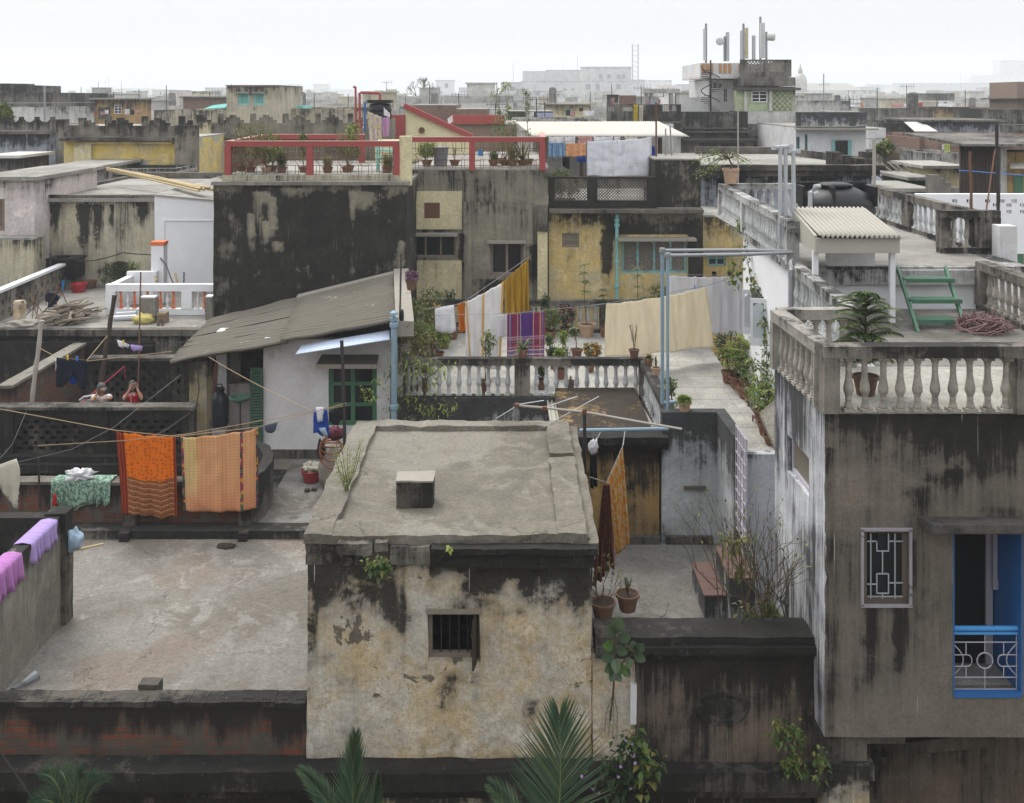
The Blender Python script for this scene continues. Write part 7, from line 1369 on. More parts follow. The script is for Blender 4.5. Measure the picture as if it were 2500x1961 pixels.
for k in range(85):
 c=V((X(165+rnd.gauss(0,26),28.7),28.5+rnd.uniform(-.5,.8),ZT+.04));f=max(0,1-abs(c.x-X(165,28.7))/.75);c.z+=rnd.uniform(0,.5)*f;a=rnd.gauss(.45,.55);L=rnd.uniform(.4,1.0);d=V((math.cos(a),math.sin(a)*.6,rnd.uniform(-.05,.42)*(1 if f>.2 else .2)))*L/2;b.bar(c-d,c+d,rnd.uniform(.05,.12),rnd.uniform(.02,.05))
b.build('plank',M['wood_grey'],t);t.children[0]['kind']='stuff'
t=thing('rebar','tangle of bent rods and wire poles beside the timber heap','rods',(X(70,30),30,ZT));b=MB()
for k in range(26):p=V((X(rnd.uniform(10,130),30),rnd.uniform(29,31.5),ZT));q=p+V((rnd.gauss(0,.3),rnd.gauss(0,.3),rnd.uniform(.3,.95)));b.tube([p,lerp(p,q,.5)+rv(.06),q],.014,4)
b.build('rod',M['rust'],t);t.children[0]['kind']='stuff'
t=thing('bamboo_bundle','bundle of bent bamboo splints leaning by the square tank','bamboo',(X(85,32),32,ZT));b=MB()
for k in range(14):p=at(60+rnd.uniform(-12,20),735+rnd.uniform(-6,6),31);q=at(108+rnd.uniform(-12,5),688+rnd.uniform(-4,14),32.5);b.tube([p,lerp(p,q,.5)+V((-.15,0,.22))+rv(.08),q],.022,5)
b.build('cane',M['bamboo'],t);t.children[0]['kind']='stuff'
t=thing('post','rough stone post with a rusty band left of the timber heap','post',(X(47,28.4),28.4,ZT));x=X(47,28.4);b=MB();b.lathe([(.17,0),(.16,.3),(.17,.55),(.14,.62)],(x,28.4,ZT),10);b.build('shaft',M['hut_wall'],t,rough=.03)
crumple('whitish heap of rubble at the terrace edge',(X(58,27.9),27.95,ZT+.04),.5,.2,.16,M['slab'],'rubble','rubble',sd=3);crumple('yellow sack lying before the concrete post',(X(350,28.4),28.4,ZT+.1),.3,.2,.17,M['sack_yellow'],'sack','sack',k=.35,sd=8)
t=thing('sheet_roll','rolls of grey sheet before the orange balusters','roll',(X(306,28.8),28.8,ZT));b=MB();b.tube([at(278,778,28.7),at(334,775,28.8)],.09,10);b.tube([at(284,768,29),at(333,765,29.05)],.07,10);b.build('roll',M['galv_pale'],t)
t=thing('crate','brown wooden box beside the grey concrete post','crate',(X(396,28.5),28.5,ZT));b=MB();b.box(X(386,28.5),X(407,28.5),28.4,28.7,ZT,ZT+.27);[b.box(X(384,28.5),X(409,28.5),28.38,28.4,ZT+z,ZT+z+.05)for z in(.02,.2)];b.build('box',M['wood'],t);t=thing('plank_pair','two short boards propped before the wooden box','boards',(X(390,28.1),28.1,ZT));b=MB();b.bar(at(384,800,28),at(392,778,28.2),.07,.03);b.bar(at(396,802,28),at(398,782,28.2),.07,.03);b.build('board',M['wood_dark'],t)
t=thing('bamboo_poles','long bundle of pale bamboo poles across the cream house roof','bamboo',(X(390,36),36,12.8));b=MB()
for k in range(9):a=at(268+rnd.uniform(-8,12),408+rnd.uniform(-2,9),39);c=at(515+rnd.uniform(-30,6),462+rnd.uniform(-5,5),33.6);b.tube([a,lerp(a,c,.5)+rv(.05),c],[.03,.035,.04],6)
b.build('pole',M['bamboo'],t);t.children[0]['kind']='stuff'
for k,(u,v,l)in enumerate([(348,682,'split bamboo leaning on the white corner parapet'),(398,674,'second split bamboo before the orange capped pillar')]):pole(l,at(u+34,688,30.5),at(u+30,v-6,30.6),.035,'bamboo')
q=V((X(760,22.6),22.6,7.56));t=tub('red plastic basin full of washing in the passage',q,.22,.22,'basin_red','basin','basin');crumple('pile of crumpled washing inside the red basin',q+V((0,0,.28)),.19,.17,.13,CL['cream'],k=.8,sd=12,name='washing')
t=thing('covered_drum','grey sack covered drum with a brown hose hung on it','drum',(X(806,22.2),22.2,7.55));crumple(None,(X(808,22.2),22.2,8.0),.27,.22,.55,M['sack'],k=.2,sd=5,name='sack').parent=t;t.children[0].matrix_parent_inverse=Matrix.Translation(-t.location);b=MB();cc=V((X(812,22),21.95,Z(1085,22)))
for k in range(4):b.tube([cc+V((.24*math.cos(a/10*math.pi),-.05*k,(.05+.1*k)*math.sin(a/10*math.pi)-.03*k))for a in range(21)],.018,5)
b.build('hose',M['hose'],t)
crumple('maroon bag on top of the covered drum',(X(818,21.7),21.7,Z(1058,21.7)),.2,.14,.15,M['bag_maroon'],'bag','bag',k=.3,sd=9);crumple('dark cloth bundle leaning on the covered drum',(X(786,22.2),22.1,Z(1095,22.2)),.09,.08,.22,CL['dark'],'cloth','cloth',k=.4,sd=2)
t=thing('slippers','pair of dark slippers under the red basin','slippers',(X(755,22),22,7.56));b=MB();[b.box(X(u,22),X(u+12,22),21.95+k*.05,22.05+k*.05,7.56,7.6)for k,u in enumerate((744,760))];b.build('sole',M['wood_dark'],t)
t=thing('slipper','worn grey shoe lying in the corner of the pale terrace','shoe',at(62,1655,14.9));q=V((X(62,14.95),14.95,ZF));b=MB();b.prism([(q.x-.14,q.y-.16),(q.x-.06,q.y-.18),(q.x+.16,q.y+.12),(q.x+.1,q.y+.18)],q.z,[q.z+.03,q.z+.04,q.z+.07,q.z+.06]);b.build('sole',M['galv'],t,rough=.01);b=MB();b.prism([(q.x-.02,q.y-.1),(q.x+.05,q.y-.08),(q.x+.14,q.y+.1),(q.x+.06,q.y+.14)],q.z+.05,[q.z+.08,q.z+.09,q.z+.12,q.z+.12]);b.build('upper',M['galv_pale'],t,rough=.015)
for u,l in((305,'small rusty drain grate at the kerb below the orange saree'),(594,'small drain grate at the kerb near the hut')):
 x=X(u,19.8);t=thing('drain_grate',l,'grate',(x,19.8,ZF));b=MB();[b.box(x-.09,x+.09,19.72+k*.001,19.84,ZF+.005+k*.045,ZF+.03+k*.045)for k in range(4)];b.build('bars',M['dark_iron'],t)
crumple('dark dry leaf litter lying near the kerb',(X(552,19.5),19.5,ZF+.02),.17,.1,.05,M['wood_dark'],'litter','leaf_litter',sd=6);b=MB();b.box(1.6,1.6,0,0,0,0)
t=thing('barrel','tall dark blue plastic barrel with a handled lid in the shed','barrel',(X(536,24.6),24.6,ZF));c=(X(536,24.6),24.6,Z(1042,24.6));r=.2;b=MB();b.lathe([(r*.9,0),(r,.1),(r,.28),(r*1.05,.3),(r,.32),(r*1.05,.6),(r*.95,.72),(r*.6,.8),(r*.5,.86)],c,18);b.build('body',M['blue_black_plastic'],t,smooth=True);b=MB();b.lathe([(r*.62,.862),(r*.62,.93),(r*.2,.95)],c,14);b.tube([(c[0]-.08,c[1],c[2]+.95),(c[0]-.05,c[1],c[2]+1.02),(c[0]+.05,c[1],c[2]+1.02),(c[0]+.08,c[1],c[2]+.95)],.015,5);b.build('lid',M['blue_black_plastic'],t);MB().box(c[0]-.22,c[0]+.2,24.4,24.85,ZF+.12,c[2]-.002).build('stand',M['pink_wall'],t)
t=thing('wash_basin','green wash basin under the shed roof','wash basin',(X(586,25.6),25.6,8.6));c=V((X(586,25.6),25.6,Z(972,25.6)));b=MB();N=24
vs=[]
for rr,z in((.5,-.1),(.95,.0),(1,.035),(.86,.03),(.5,-.05),(.1,-.07)):vs+=[c+V((.27*rr*math.copysign(abs(math.cos(2*math.pi*k/N))**.7,math.cos(2*math.pi*k/N)),.22*rr*math.sin(2*math.pi*k/N),z))for k in range(N)]
b.mesh(vs,[(i*N+k,i*N+(k+1)%N,(i+1)*N+(k+1)%N,(i+1)*N+k)for i in range(5)for k in range(N)]+[tuple(range(N))[::-1],tuple(range(5*N,6*N))]);b.build('bowl',M['basin_green'],t,smooth=True);MB().tube([c-V((0,0,.1)),V((c.x,c.y,ZF+.12))],.03,7).build('waste_pipe',M['galv'],t)
cloth('faded pink towel hanging beside the blue barrel',Q(25,(524,882),(533,880),(530,965),(514,978)),CL['rose'],2,.04,0,n=(12,20),seed=70,name='towel',cat='towel')
t=thing('chair','pale green plastic armchair on the red railing terrace','chair',(X(940,30.6),30.6,13.75));zc=Z(428,29.3)+.02;x=X(940,30.4);b=MB();b.prism([(x-.22,30.2),(x+.22,30.2),(x+.2,30.65),(x-.2,30.65)],zc+.40,zc+.44);b.build('seat',M['chair_green'],t);b=MB();b.prism([(x-.23,30.2),(x-.19,30.2),(x-.19,30.65),(x-.23,30.65)],zc+.44,[zc+.85,zc+.85,zc+.95,zc+.95]);b.build('backrest',M['chair_green'],t)
for sx,sy in((-.2,30.22),(.2,30.22),(-.2,30.62),(.2,30.62)):b=MB();b.bar((x+sx*1.1,sy,zc),(x+sx,sy,zc+.4),.045,.045);b.build('leg',M['chair_green'],t)
for sy in(30.2,30.64):b=MB();b.tube([(x-.21,sy,zc+.66),(x+.15,sy,zc+.64),(x+.22,sy,zc+.58),(x+.2,sy,zc+.42)],.025,6);b.build('armrest',M['chair_green'],t)
zr2=Z(416,32)+.09;t=thing('bin','grey plastic bin with a split rim on the grey house roof','bin',(X(1076,32.8),32.8,zr2));b=MB();b.lathe([(.2,0),(.25,.55),(.27,.56),(.27,.6),(.22,.58)],(X(1076,32.8),32.8,zr2),14);b.build('body',M['grey_bin'],t);t=tub('small blue plastic bucket hanging by the grey bin',(X(1034,33),33,zr2+.42),.08,.14,'blue_plastic','bucket','bucket',10);tub('blue bucket tilted near the second red post',(X(1173,33),33,zr2+.3),.1,.18,'blue_plastic','bucket','bucket',10)
t=thing('cable_heap','tangled heap of pinkish old cables beside the green steps','cables',(X(2400,17.3),17.3,ZL));b=MB();cc=V((X(2395,17.4),17.4,ZL+.02))
for k in range(75):
 a0=rnd.uniform(0,6.28);n=8;r0=rnd.uniform(.1,.4);pts=[];c2=cc+V((rnd.gauss(0,.12),rnd.gauss(0,.1),0))
 for q in range(n):a=a0+q*rnd.uniform(.3,.7);rr=r0*rnd.uniform(.7,1.15);pts.append(c2+V((rr*math.cos(a)*1.1,rr*math.sin(a)*.8,max(.01,(.42-rr*.8)*rnd.uniform(.1,1.05)))))
 b.tube(pts,.009,4)
b.build('cable',M['cable_red'],t);t.children[0]['kind']='stuff'
tag(MB().box(X(2440,20.9),X(2500,20.9),20.6,20.9,12.4,12.6).build('planter',M['terracotta']),'brick red planter behind the white square pillar','planter')
# plants
def pot(t,c,r,h,m='terracotta',n=14):
 b=MB();b.lathe([(r*.68,0),(r*.92,h*.82),(r*1.04,h*.83),(r*1.06,h),(r*.94,h),(r*.9,h*.88)],c,n);o=b.build('pot',M[m],t,smooth=False);b=MB();b.lathe([(r*.9,h*.86),(r*.85,h*.90),(r*.3,h*.93)],c,n);b.build('soil',M['soil'],t);return c+V((0,0,h*.9))
def twig(b,p,d,L,r,k,tips,sp=.5,up=.15,nb=2):
 q=p+d*L;b.tube([p,lerp(p,q,.5)+rv(L*.06),q],[r,r*.85,r*.7],5);tips.append((q,d))
 if k:
  for _ in range(nb):twig(b,q,(d+rv(sp)+V((0,0,up))).normalized(),L*rnd.uniform(.6,.9),r*.65,k-1,tips,sp,up,nb)
def foliage(kind,t,p,H_,Wd,lm):
 """plant growing at p, H_ high and Wd wide"""
 b=MB();f=MB();up=V((0,0,1))
 if kind=='bush':
  tips=[]
  for _ in range(5):twig(b,p,(up+rv(.5)).normalized(),H_*.35,.012,1,tips,.6)
  for k in range(820):
   d=rv()
   if d.length>1:d.normalize()
   d*=(.55+.45*rnd.random());q=p+V((d.x*Wd/2,d.y*Wd/2,H_*.58+d.z*H_*.42));k2=noise.noise(q*6)
   if k2<-.18:continue
   f.leaf(q,(d+rv(.8)+V((0,0,.2))).normalized(),up,rnd.uniform(.06,.115),rnd.uniform(.035,.06),.25,droop=.2)
 elif kind=='tall':
  tips=[];twig(b,p,(up+rv(.1)).normalized(),H_*.45,.016,2,tips,.45,.5)
  for q,d in tips:
   for k in range(22):f.leaf(q+rv(.09),(rv(1)+V((0,0,.15))).normalized(),up,rnd.uniform(.08,.15),.05,.25,droop=.3)
 elif kind=='whorl':
  q=p+V((rnd.uniform(-.08,.08),0,H_));b.tube([p,lerp(p,q,.5)+rv(.03),q],[.014,.011,.008],5)
  for s in(.55,.72,.86,1):
   c=lerp(p,q,s)+rv(.02)
   for k in range(11):a=k/11*6.28;f.leaf(c+rv(.03),V((math.cos(a),math.sin(a),rnd.uniform(-.2,.4))),up,Wd*rnd.uniform(.3,.55),.06,.2,droop=.25)
 elif kind=='spider':
  for k in range(34):
   a=rnd.uniform(0,6.28);e=rnd.uniform(.35,1.3);L=H_*rnd.uniform(.7,1.2);d=V((math.cos(a),math.sin(a),0));pts=[p+d*(L*.6*s*math.cos(e*.6))+up*(L*(s*math.sin(e)-.75*s*s*(1.35-e*.6)))for s in(0,.25,.5,.75,1)];sd=d.cross(up)
   w_=(.016,.02,.016,.011,.002);f.mesh([q+sd*(w_[i]*s_)for i,q in enumerate(pts)for s_ in(-1,1)],[(2*i,2*i+1,2*i+3,2*i+2)for i in range(4)])
  b=None
 elif kind=='grass':
  for k in range(190):
   a=rnd.uniform(0,6.28);L=H_*rnd.uniform(.6,1.1);d=V((math.cos(a),math.sin(a),0));o=rnd.uniform(.1,.6);q0=p+d*rnd.uniform(0,Wd*.2);pts=[q0,q0+d*L*o*.25+up*L*.55,q0+d*L*o*.9+up*L*rnd.uniform(.35,.9)];sd=d.cross(up)
   f.mesh([pts[0]-sd*.006,pts[0]+sd*.006,pts[1]+sd*.006,pts[1]-sd*.006,pts[2]],[(0,1,2,3),(3,2,4)])
  b=None
 elif kind=='cordyline':
  q=p+up*H_*.45;b.tube([p,lerp(p,q,.5)+V((.03,0,0)),q],[.03,.026,.022],6)
  for k in range(22):
   a=k*2.4;e=rnd.uniform(.15,1.35);d=V((math.cos(a)*math.cos(e),math.sin(a)*math.cos(e),math.sin(e)));f.leaf(q-up*rnd.uniform(0,.15),d,up,H_*rnd.uniform(.4,.62),.11,.2,droop=.15)
 elif kind=='frangi':
  tips=[];twig(b,p,(up+rv(.2)).normalized(),H_*.3,.02,2,tips,.75,.35)
  for q,d in tips[1:]:
   for k in range(13):a=rnd.uniform(0,6.28);f.leaf(q+rv(.02),V((math.cos(a),math.sin(a),rnd.uniform(-.1,.7))).normalized(),up,rnd.uniform(.13,.2),.065,.15,droop=.15)
 elif kind=='bare':
  tips=[]
  for _ in range(7):twig(b,p+rv(.06),(up+rv(.5)).normalized(),H_*.34,.004+.004*H_,3,tips,.55,.15)
  for q,d in tips:
   if rnd.random()<.7:f.leaf(q,(d+rv(.5)).normalized(),up,rnd.uniform(.04,.08),.03,.2)
 elif kind=='spindly':
  for _ in range(5):
   d=(up+rv(.22)).normalized();q=p+d*H_*rnd.uniform(.7,1);b.tube([p,lerp(p,q,.5)+rv(.03),q],[.008,.006,.004],5)
   for k in range(16):c=lerp(p,q,rnd.uniform(.35,1));f.leaf(c,(d+rv(.7)).normalized(),up,rnd.uniform(.04,.07),.013,.1)
 if b is not None and b.v:b.build('stem',M['stem_pale' if kind=='frangi' else 'stem'],t)
 if f.v:f.build('foliage',M[lm],t)
def potted(label,u,vb,kind,H_,Wd,lm,pr=.15,ph=.24,Y=None,z=ZG,pm='terracotta',flowers=None,fn=24,name='potted_plant',cat='potted plant'):
 Y=Y or yat(vb,z);c=V((X(u,Y),Y,z));t=thing(name,label,cat,c);p=pot(t,c,pr,ph,pm);foliage(kind,t,p,H_,Wd,lm)
 if flowers:
  f=MB()
  for k in range(fn):d=rv().normalized();f.leaf(p+V((d.x*Wd*.5,-abs(d.y)*Wd*.5,H_*(.55+d.z*.42))),rv().normalized(),V((0,0,1)),.07,.06,.2)
  f.build('flower',M[flowers],t)
 return t
P_=potted
P_('shrub in a dark pot whose thin branches rise before the white saree',1186,962,'tall',1.05,.6,'leaf',.13,.32,pm='terracotta_dark');P_('small green plant in a pale clay pot, leftmost right of the pillar',1322,950,'bush',.3,.25,'leaf',.14,.24,pm='terracotta');P_('small leafy plant in a clay pot behind the fourth right baluster',1366,925,'bush',.5,.3,'leaf_lime',.16,.26);P_('twiggy plant in a wide clay pot behind the fourth pot',1386,895,'spindly',.4,.3,'leaf',.15,.22);P_('low plant in a small square clay pot on the terrace',1393,950,'spindly',.12,.15,'leaf_dry',.11,.2,pm='step_red');P_('single clay pot with a seedling near the middle of the terrace',1440,908,'spindly',.35,.2,'leaf',.14,.28);P_('dark pot with a small shrub left of the plaid cloth',1352,900,'bush',.35,.25,'leaf_dark',.12,.2,pm='terracotta_dark')
P_('frangipani like shrub with long leaves in the centre of the terrace',1408,872,'frangi',.78,.7,'leaf',.16,.22);P_('orange flowering bush beside the frangipani',1446,884,'bush',.34,.5,'leaf_dry',.15,.16,flowers='flower_orange',fn=70);P_('small sapling left of the frangipani',1341,868,'tall',.35,.2,'leaf',.1,.15);P_('second small sapling beside the frangipani',1374,866,'tall',.4,.25,'leaf_lime',.1,.15)
P_('rose bush with pink flowers at the back balustrade',1382,815,'bush',.72,.62,'leaf_dark',.17,.2,flowers='flower_pink',fn=46);P_('tall thin tree with leaf whorls in a pale pot at the back',1432,822,'whorl',1.75,.5,'leaf',.25,.38,pm='terracotta_pale');P_('thin plant in a pot half hidden by the beige sheet',1475,822,'whorl',1.1,.35,'leaf_dark',.14,.28);P_('dark leafed climber in a pot right of the pillar at the back',1333,818,'tall',.9,.35,'leaf_dark',.13,.2);P_('feathery plant behind the turquoise pipe foot',1560,832,'whorl',1.9,.6,'leaf_dry',.13,.2)
P_('dark red croton bush at the left end of the terrace',1035,905,'bush',.62,.85,'leaf_red',.18,.2);P_('bright lime leafy bush behind the red croton',1022,868,'bush',.72,.62,'leaf_lime',.18,.2);P_('mixed green bush with small orange flowers in the terrace corner',1035,848,'bush',1.2,1.05,'leaf_dry',.2,.25,flowers='flower_orange',fn=22);P_('pale green feathery bush at the back left of the terrace',1055,828,'bush',1.35,.9,'leaf',.2,.25);P_('dark bush by the shirt at the back of the terrace',1105,828,'tall',1.0,.6,'leaf_dark',.18,.25);P_('low bush behind the red croton by the white shirt',1085,850,'bush',.5,.5,'leaf',.16,.2)
P_('pair of brown pots with dry stems behind the left balusters',1020,955,'bare',.4,.3,'leaf_dry',.15,.3,pm='terracotta_dark');P_('brown pot behind the second left baluster',1038,958,'bare',.3,.25,'leaf_dry',.14,.3,pm='terracotta')
P_('large tangled bush right behind the left balusters by the blue pipe',1012,958,'bush',1.35,1.2,'leaf_dry',.17,.25);P_('tall yellow green bush between blue pipe and white shirt',1000,905,'bush',1.8,1.3,'leaf',.18,.25);P_('leafy lime shrub beside the tall bush under the white shirt',1070,880,'bush',.8,.8,'leaf_lime',.16,.22)
P_('dense shrub between the frangipani and the back pillar',1345,826,'bush',.7,.6,'leaf',.16,.22);P_('wide bush behind the beige sheet post',1500,826,'bush',.9,.8,'leaf_dark',.16,.22);P_('tall leafy bush at the middle of the pot row',1826,955,'bush',1.1,.8,'leaf',.2,.28);P_('spilling green bush near the end of the pot row',1872,1062,'bush',1.05,.9,'leaf_lime',.2,.25)
zrl=ZG+.06+.7+.165
P_('spider plant in a clay pot on the balustrade pillar',1276,873,'spider',.62,.5,'leaf',.13,.2,Y=23.8,z=zrl,pm='terracotta');P_('spindly twig plant in a clay pot on the balustrade rail',1548,870,'spindly',.62,.3,'leaf_dry',.12,.2,Y=23.75,z=zrl,pm='terracotta_dark');P_('spiky plant in a small pot at the rail corner',1583,882,'spider',.3,.3,'leaf_dry',.11,.15,Y=23.2,z=zrl-.02);P_('bare pot with a thin plant on the side balustrade',1602,905,'spindly',.25,.2,'leaf_dry',.11,.16,Y=22.4,z=zrl-.02,pm='terracotta_pale')
P_('leafy shrub in a wide brown pot right of the blue standpipes',1643,985,'tall',.75,.5,'leaf',.24,.22,z=ZG+.0,Y=21.5);P_('small clay pot of seedlings on the white wall corner',1671,1000,'bush',.08,.2,'leaf_lime',.13,.18,Y=19.75,z=9.97,pm='terracotta_pale');P_('purple leafed plant in a pot on the shed verge',1004,710,'bush',.2,.32,'purple_leaf',.14,.24,Y=24.6,z=Z(708,24.6),pm='terracotta_dark')
P_('dark dense bush in a tall pot, first in the row by the white door',1778,935,'bush',1.0,.75,'leaf_dark',.17,.3);P_('pink flowered shrub in a clay pot in the row by the white wall',1802,948,'bush',.95,.95,'leaf_lime',.22,.3,flowers='flower_pink',fn=10);P_('twisted stem plant in a round clay pot by the white wall',1818,972,'tall',.6,.55,'leaf',.17,.28);P_('large broad leafed cordyline beside the white wall',1842,965,'cordyline',1.5,.6,'leaf_lime',.18,.3);P_('dense dark green bush under the tiled lean-to',1862,1030,'bush',1.25,1.1,'leaf',.2,.25);P_('second dense bush at the end of the pot row',1882,1045,'bush',.8,.7,'leaf_dark',.2,.25);P_('long grassy clump at the end of the pot row',1885,1085,'grass',.75,.5,'leaf',.18,.18)
for a,c,l in(((1766,921),(1827,985),'rusty low iron bench under the pots by the white wall'),((1838,1020),(1893,1085),'second rusty iron bench under the grassy clump')):
 q0=V((X(a[0],yat(a[1]+8,ZG)),yat(a[1]+8,ZG),ZG+.12));q1=V((X(c[0],yat(c[1]+8,ZG)),yat(c[1]+8,ZG),ZG+.12));t=thing('pot_bench',l,'bench',(q0.x,q0.y,ZG));MB().bar(q0,q1,.03,.03).build('rail',M['rust'],t)
 for q in(q0,q1):MB().box(q.x-.015,q.x+.015,q.y-.015,q.y+.015,ZG,ZG+.105).build('leg',M['rust'],t)
t=thing('potted_plant','potted monkey puzzle pine with tiers of dark fronds on the near terrace','potted plant',(X(2113,13.75),13.75,ZL));c=V((X(2113,13.75),13.75,ZL));p=pot(t,c,.17,.26,'terracotta_dark',18);top=c+V((.0,0,1.32));b=MB();b.tube([p,lerp(p,top,.5),top],[.022,.016,.008],7);f=MB()
for k,(s,L)in enumerate([(.2,.42),(.34,.48),(.48,.52),(.62,.53),(.75,.5),(.86,.40),(.95,.24)]):
 q=lerp(p,top,s)
 for j in range(8):
  a=j*6.283/8+k*.5+rnd.uniform(-.3,.3);L=L*rnd.uniform(.85,1.12);d=V((math.cos(a),math.sin(a),.12));n_=18;pts=[q+d*(L*i/n_)+V((0,0,.10*math.sin(i/n_*2.2)-.05*(i/n_)**2))for i in range(n_+1)];b.tube(pts,.006,4)
  for i in range(2,n_+1):
   dd=(pts[i]-pts[i-1]).normalized();sd=dd.cross(V((0,0,1))).normalized()
   for sg in(-1,1):
    ln=.12*(1-.55*i/n_);f.leaf(pts[i],(sd*sg+dd*.55+V((0,0,.05 if s>.6 else-.5))).normalized(),V((0,0,1)),ln*1.15,.026,.1,droop=.2);f.leaf(lerp(pts[i],pts[i-1],.5),(sd*sg*.8+dd*.8+V((0,0,.3))).normalized(),V((0,0,1)),ln*.7,.02,.1)
b.build('stem',M['stem'],t);f.build('foliage',leafmat('pine',(.022,.045,.014),(.05,.085,.02),(.13,.20,.03)),t)
t=thing('potted_plant','bonsai like tree with lime leaves in a pale clay pot on the rail corner','potted plant',(X(1784,27.95),27.95,ZU+.86));c=V((X(1784,27.95),27.95,ZU+.855));p=pot(t,c,.22,.42,'terracotta_pale',18);b=MB();f=MB();q=p+V((-.05,0,.3));b.tube([p,p+V((.03,0,.15)),q],[.03,.026,.022],6)
for(u,v)in((1697,392),(1700,425),(1715,378),(1735,368),(1740,400),(1720,430),(1835,398),(1815,395),(1765,385),(1790,380)):
 e=at(u,v,27.9+rnd.uniform(-.4,.4));pts=[q,lerp(q,e,.35)+V((0,0,.15)),lerp(q,e,.7)+V((0,0,.08)),e];b.tube(pts,[.018,.014,.01,.006],5)
 for k in range(42):s=rnd.uniform(.45,1.05);c_=lerp(q,e,s)+rv(.10);f.leaf(c_,(rv()+V((0,0,.2))).normalized(),V((0,0,1)),rnd.uniform(.05,.09),.04,.2)
b.build('stem',M['stem'],t);f.build('foliage',M['leaf_lime'],t)
for u,y,k,h,w_,lm,pm,l in[(612,30.2,'bush',1.1,.95,'leaf_dry','terracotta','spreading olive shrub in a red planter, left on the railing terrace'),(650,30.0,'bush',.85,.8,'leaf','terracotta_pale','green shrub right of the olive shrub on the railing terrace'),(688,30.0,'grass',.55,.5,'leaf_dark','terracotta','dark spiky plant in a planter on the railing terrace'),(665,30.6,'bush',.5,.6,'leaf_lime','terracotta','lime bush behind the green shrub on the railing terrace'),(742,30.2,'tall',.7,.4,'leaf','terracotta','thin plant beside the middle red post'),(800,30.0,'grass',.4,.5,'leaf_dry','terracotta','low grassy plant in the second railing bay'),(847,30.2,'tall',.95,.6,'flower_yellowish','terracotta','yellowing tree in a saucer in the second railing bay'),(852,30.6,'bush',.9,.7,'leaf_dry','terracotta','yellow green bush behind the yellowing tree'),(945,30.0,'grass',.5,.5,'leaf_dry','terracotta','drooping grass plant below the green chair'),(590,30.6,'bare',.7,.5,'leaf_dry','terracotta_dark','dry stemmed plant behind the left red corner post')]:
 if lm=='flower_yellowish':lm='leaf_lime'
 P_(l,u,0,k,h*1.25,w_*1.35,lm,.16,.16,Y=y,z=Z(428,29.3)+.02,pm=pm)
MB_t=thing('shrub','thin shoot rising above the back red rail','shrub',(X(662,34.5),34.5,14));f=MB();b=MB();p0,p1=at(660,345,34.4),at(663,322,34.4);b.tube([p0,p1],.01,5);[f.leaf(lerp(p0,p1,rnd.random()),(rv()+V((0,0,.5))).normalized(),V((0,0,1)),.12,.06,.2)for _ in range(24)];b.build('stem',M['stem_green'],MB_t);f.build('foliage',M['leaf_lime'],MB_t)
for u,y,k,h,w_,lm,l in[(1042,32.7,'bush',.55,.5,'leaf_lime','broad leafed lime plant left of the grey bin'),(1110,33,'spindly',.4,.5,'leaf_dry','dry low plant right of the grey bin'),(1205,32.8,'grass',.45,.55,'leaf','grassy green plant in the last railing bay'),(1232,33.2,'bush',1.5,.9,'leaf','tall leafy shrub growing above the red rail'),(1275,32.9,'spider',1.25,.9,'leaf_dry','tall yucca like plant by the corner grille'),(1252,32.7,'grass',.6,.8,'leaf_dry','dry grass plant in the corner bay'),(1290,33.6,'tall',1.7,.6,'leaf','thin tree behind the corner red post'),(1225,34,'tall',1.8,.6,'leaf_lime','thin lime tree rising behind the shrub')]:
 P_(l,u,0,k,h*1.15,w_*1.3,lm,.17,.18,Y=y,z=Z(416,32)+.085)
for u,y,h,w_,l in[(1352,32.9,.85,.8,'bush behind the left lattice under the blue shirt'),(1392,33,.75,.9,'low spreading bush under the peach cloth'),(1368,33.2,1.0,.8,'taller bush behind the roof washing')]:P_(l,u,0,'bush',h,w_,'leaf',.16,.2,Y=y,z=Z(512,32.2)+.07)
def shrub(label,c,kind,H_,Wd,lm,name='shrub',cat='shrub'):t=thing(name,label,cat,c);foliage(kind,t,V(c),H_,Wd,lm);return t
shrub('bare twiggy bush with few leaves behind the black coping',(X(1790,13.95),14.0,ZF+1.0),'bare',2.1,1.2,'leaf_lime');shrub('darker leafy bush at the foot of the white streaked wall',(X(1880,13.9),13.95,ZF+1.0),'bare',1.9,1.2,'leaf_dry');shrub('dark bare branches reaching across the white streaked wall',(X(1935,14.0),14.05,ZF+1.0),'bare',2.0,1.4,'leaf_dark');shrub('thin bare shrub standing before the red steps',(X(1830,14.3),14.3,ZF+.6),'tall',1.7,1,'leaf_dry');shrub('leafy low growth between the bare bushes',(X(1870,14.1),14.1,ZF+1.0),'bush',.55,.6,'leaf')
P_('dry grassy plant in a grey clay pot on the coping beside the hut',1472,0,'bare',.5,.3,'leaf_dry',.17,.22,Y=13.95,z=8.93,pm='terracotta_dark');P_('empty looking clay pot with bare curved twigs on the coping',1532,0,'spindly',.25,.25,'leaf',.16,.23,Y=14.15,z=8.93,pm='terracotta_dark')
tag(MB().tube([at(1548,1525,14.1),at(1590,1522,14.0),at(1625,1500,14.0),at(1632,1472,14.0)],.006,5).build('twig',M['stem']),'thin curved twig hanging out of the right clay pot','twig')
t=thing('fig_plant','young fig with big oval leaves rooted in the cream wall','plant',at(1500,1640,13.3));b=MB();f=MB();b.tube([at(1490,1760,13.38),at(1498,1680,13.36),at(1500,1640,13.3),at(1500,1580,13.1),at(1505,1540,13.1)],[.012,.014,.016,.012,.008],6);b.tube([at(1500,1635,13.3),at(1535,1605,13.1),at(1550,1590,13.05)],[.012,.01,.007],5);[b.tube([at(1498,1690,13.38),at(1480+k*9,1740,13.4),at(1476+k*10,1790+k*6,13.41)],.004,4)for k in range(4)]
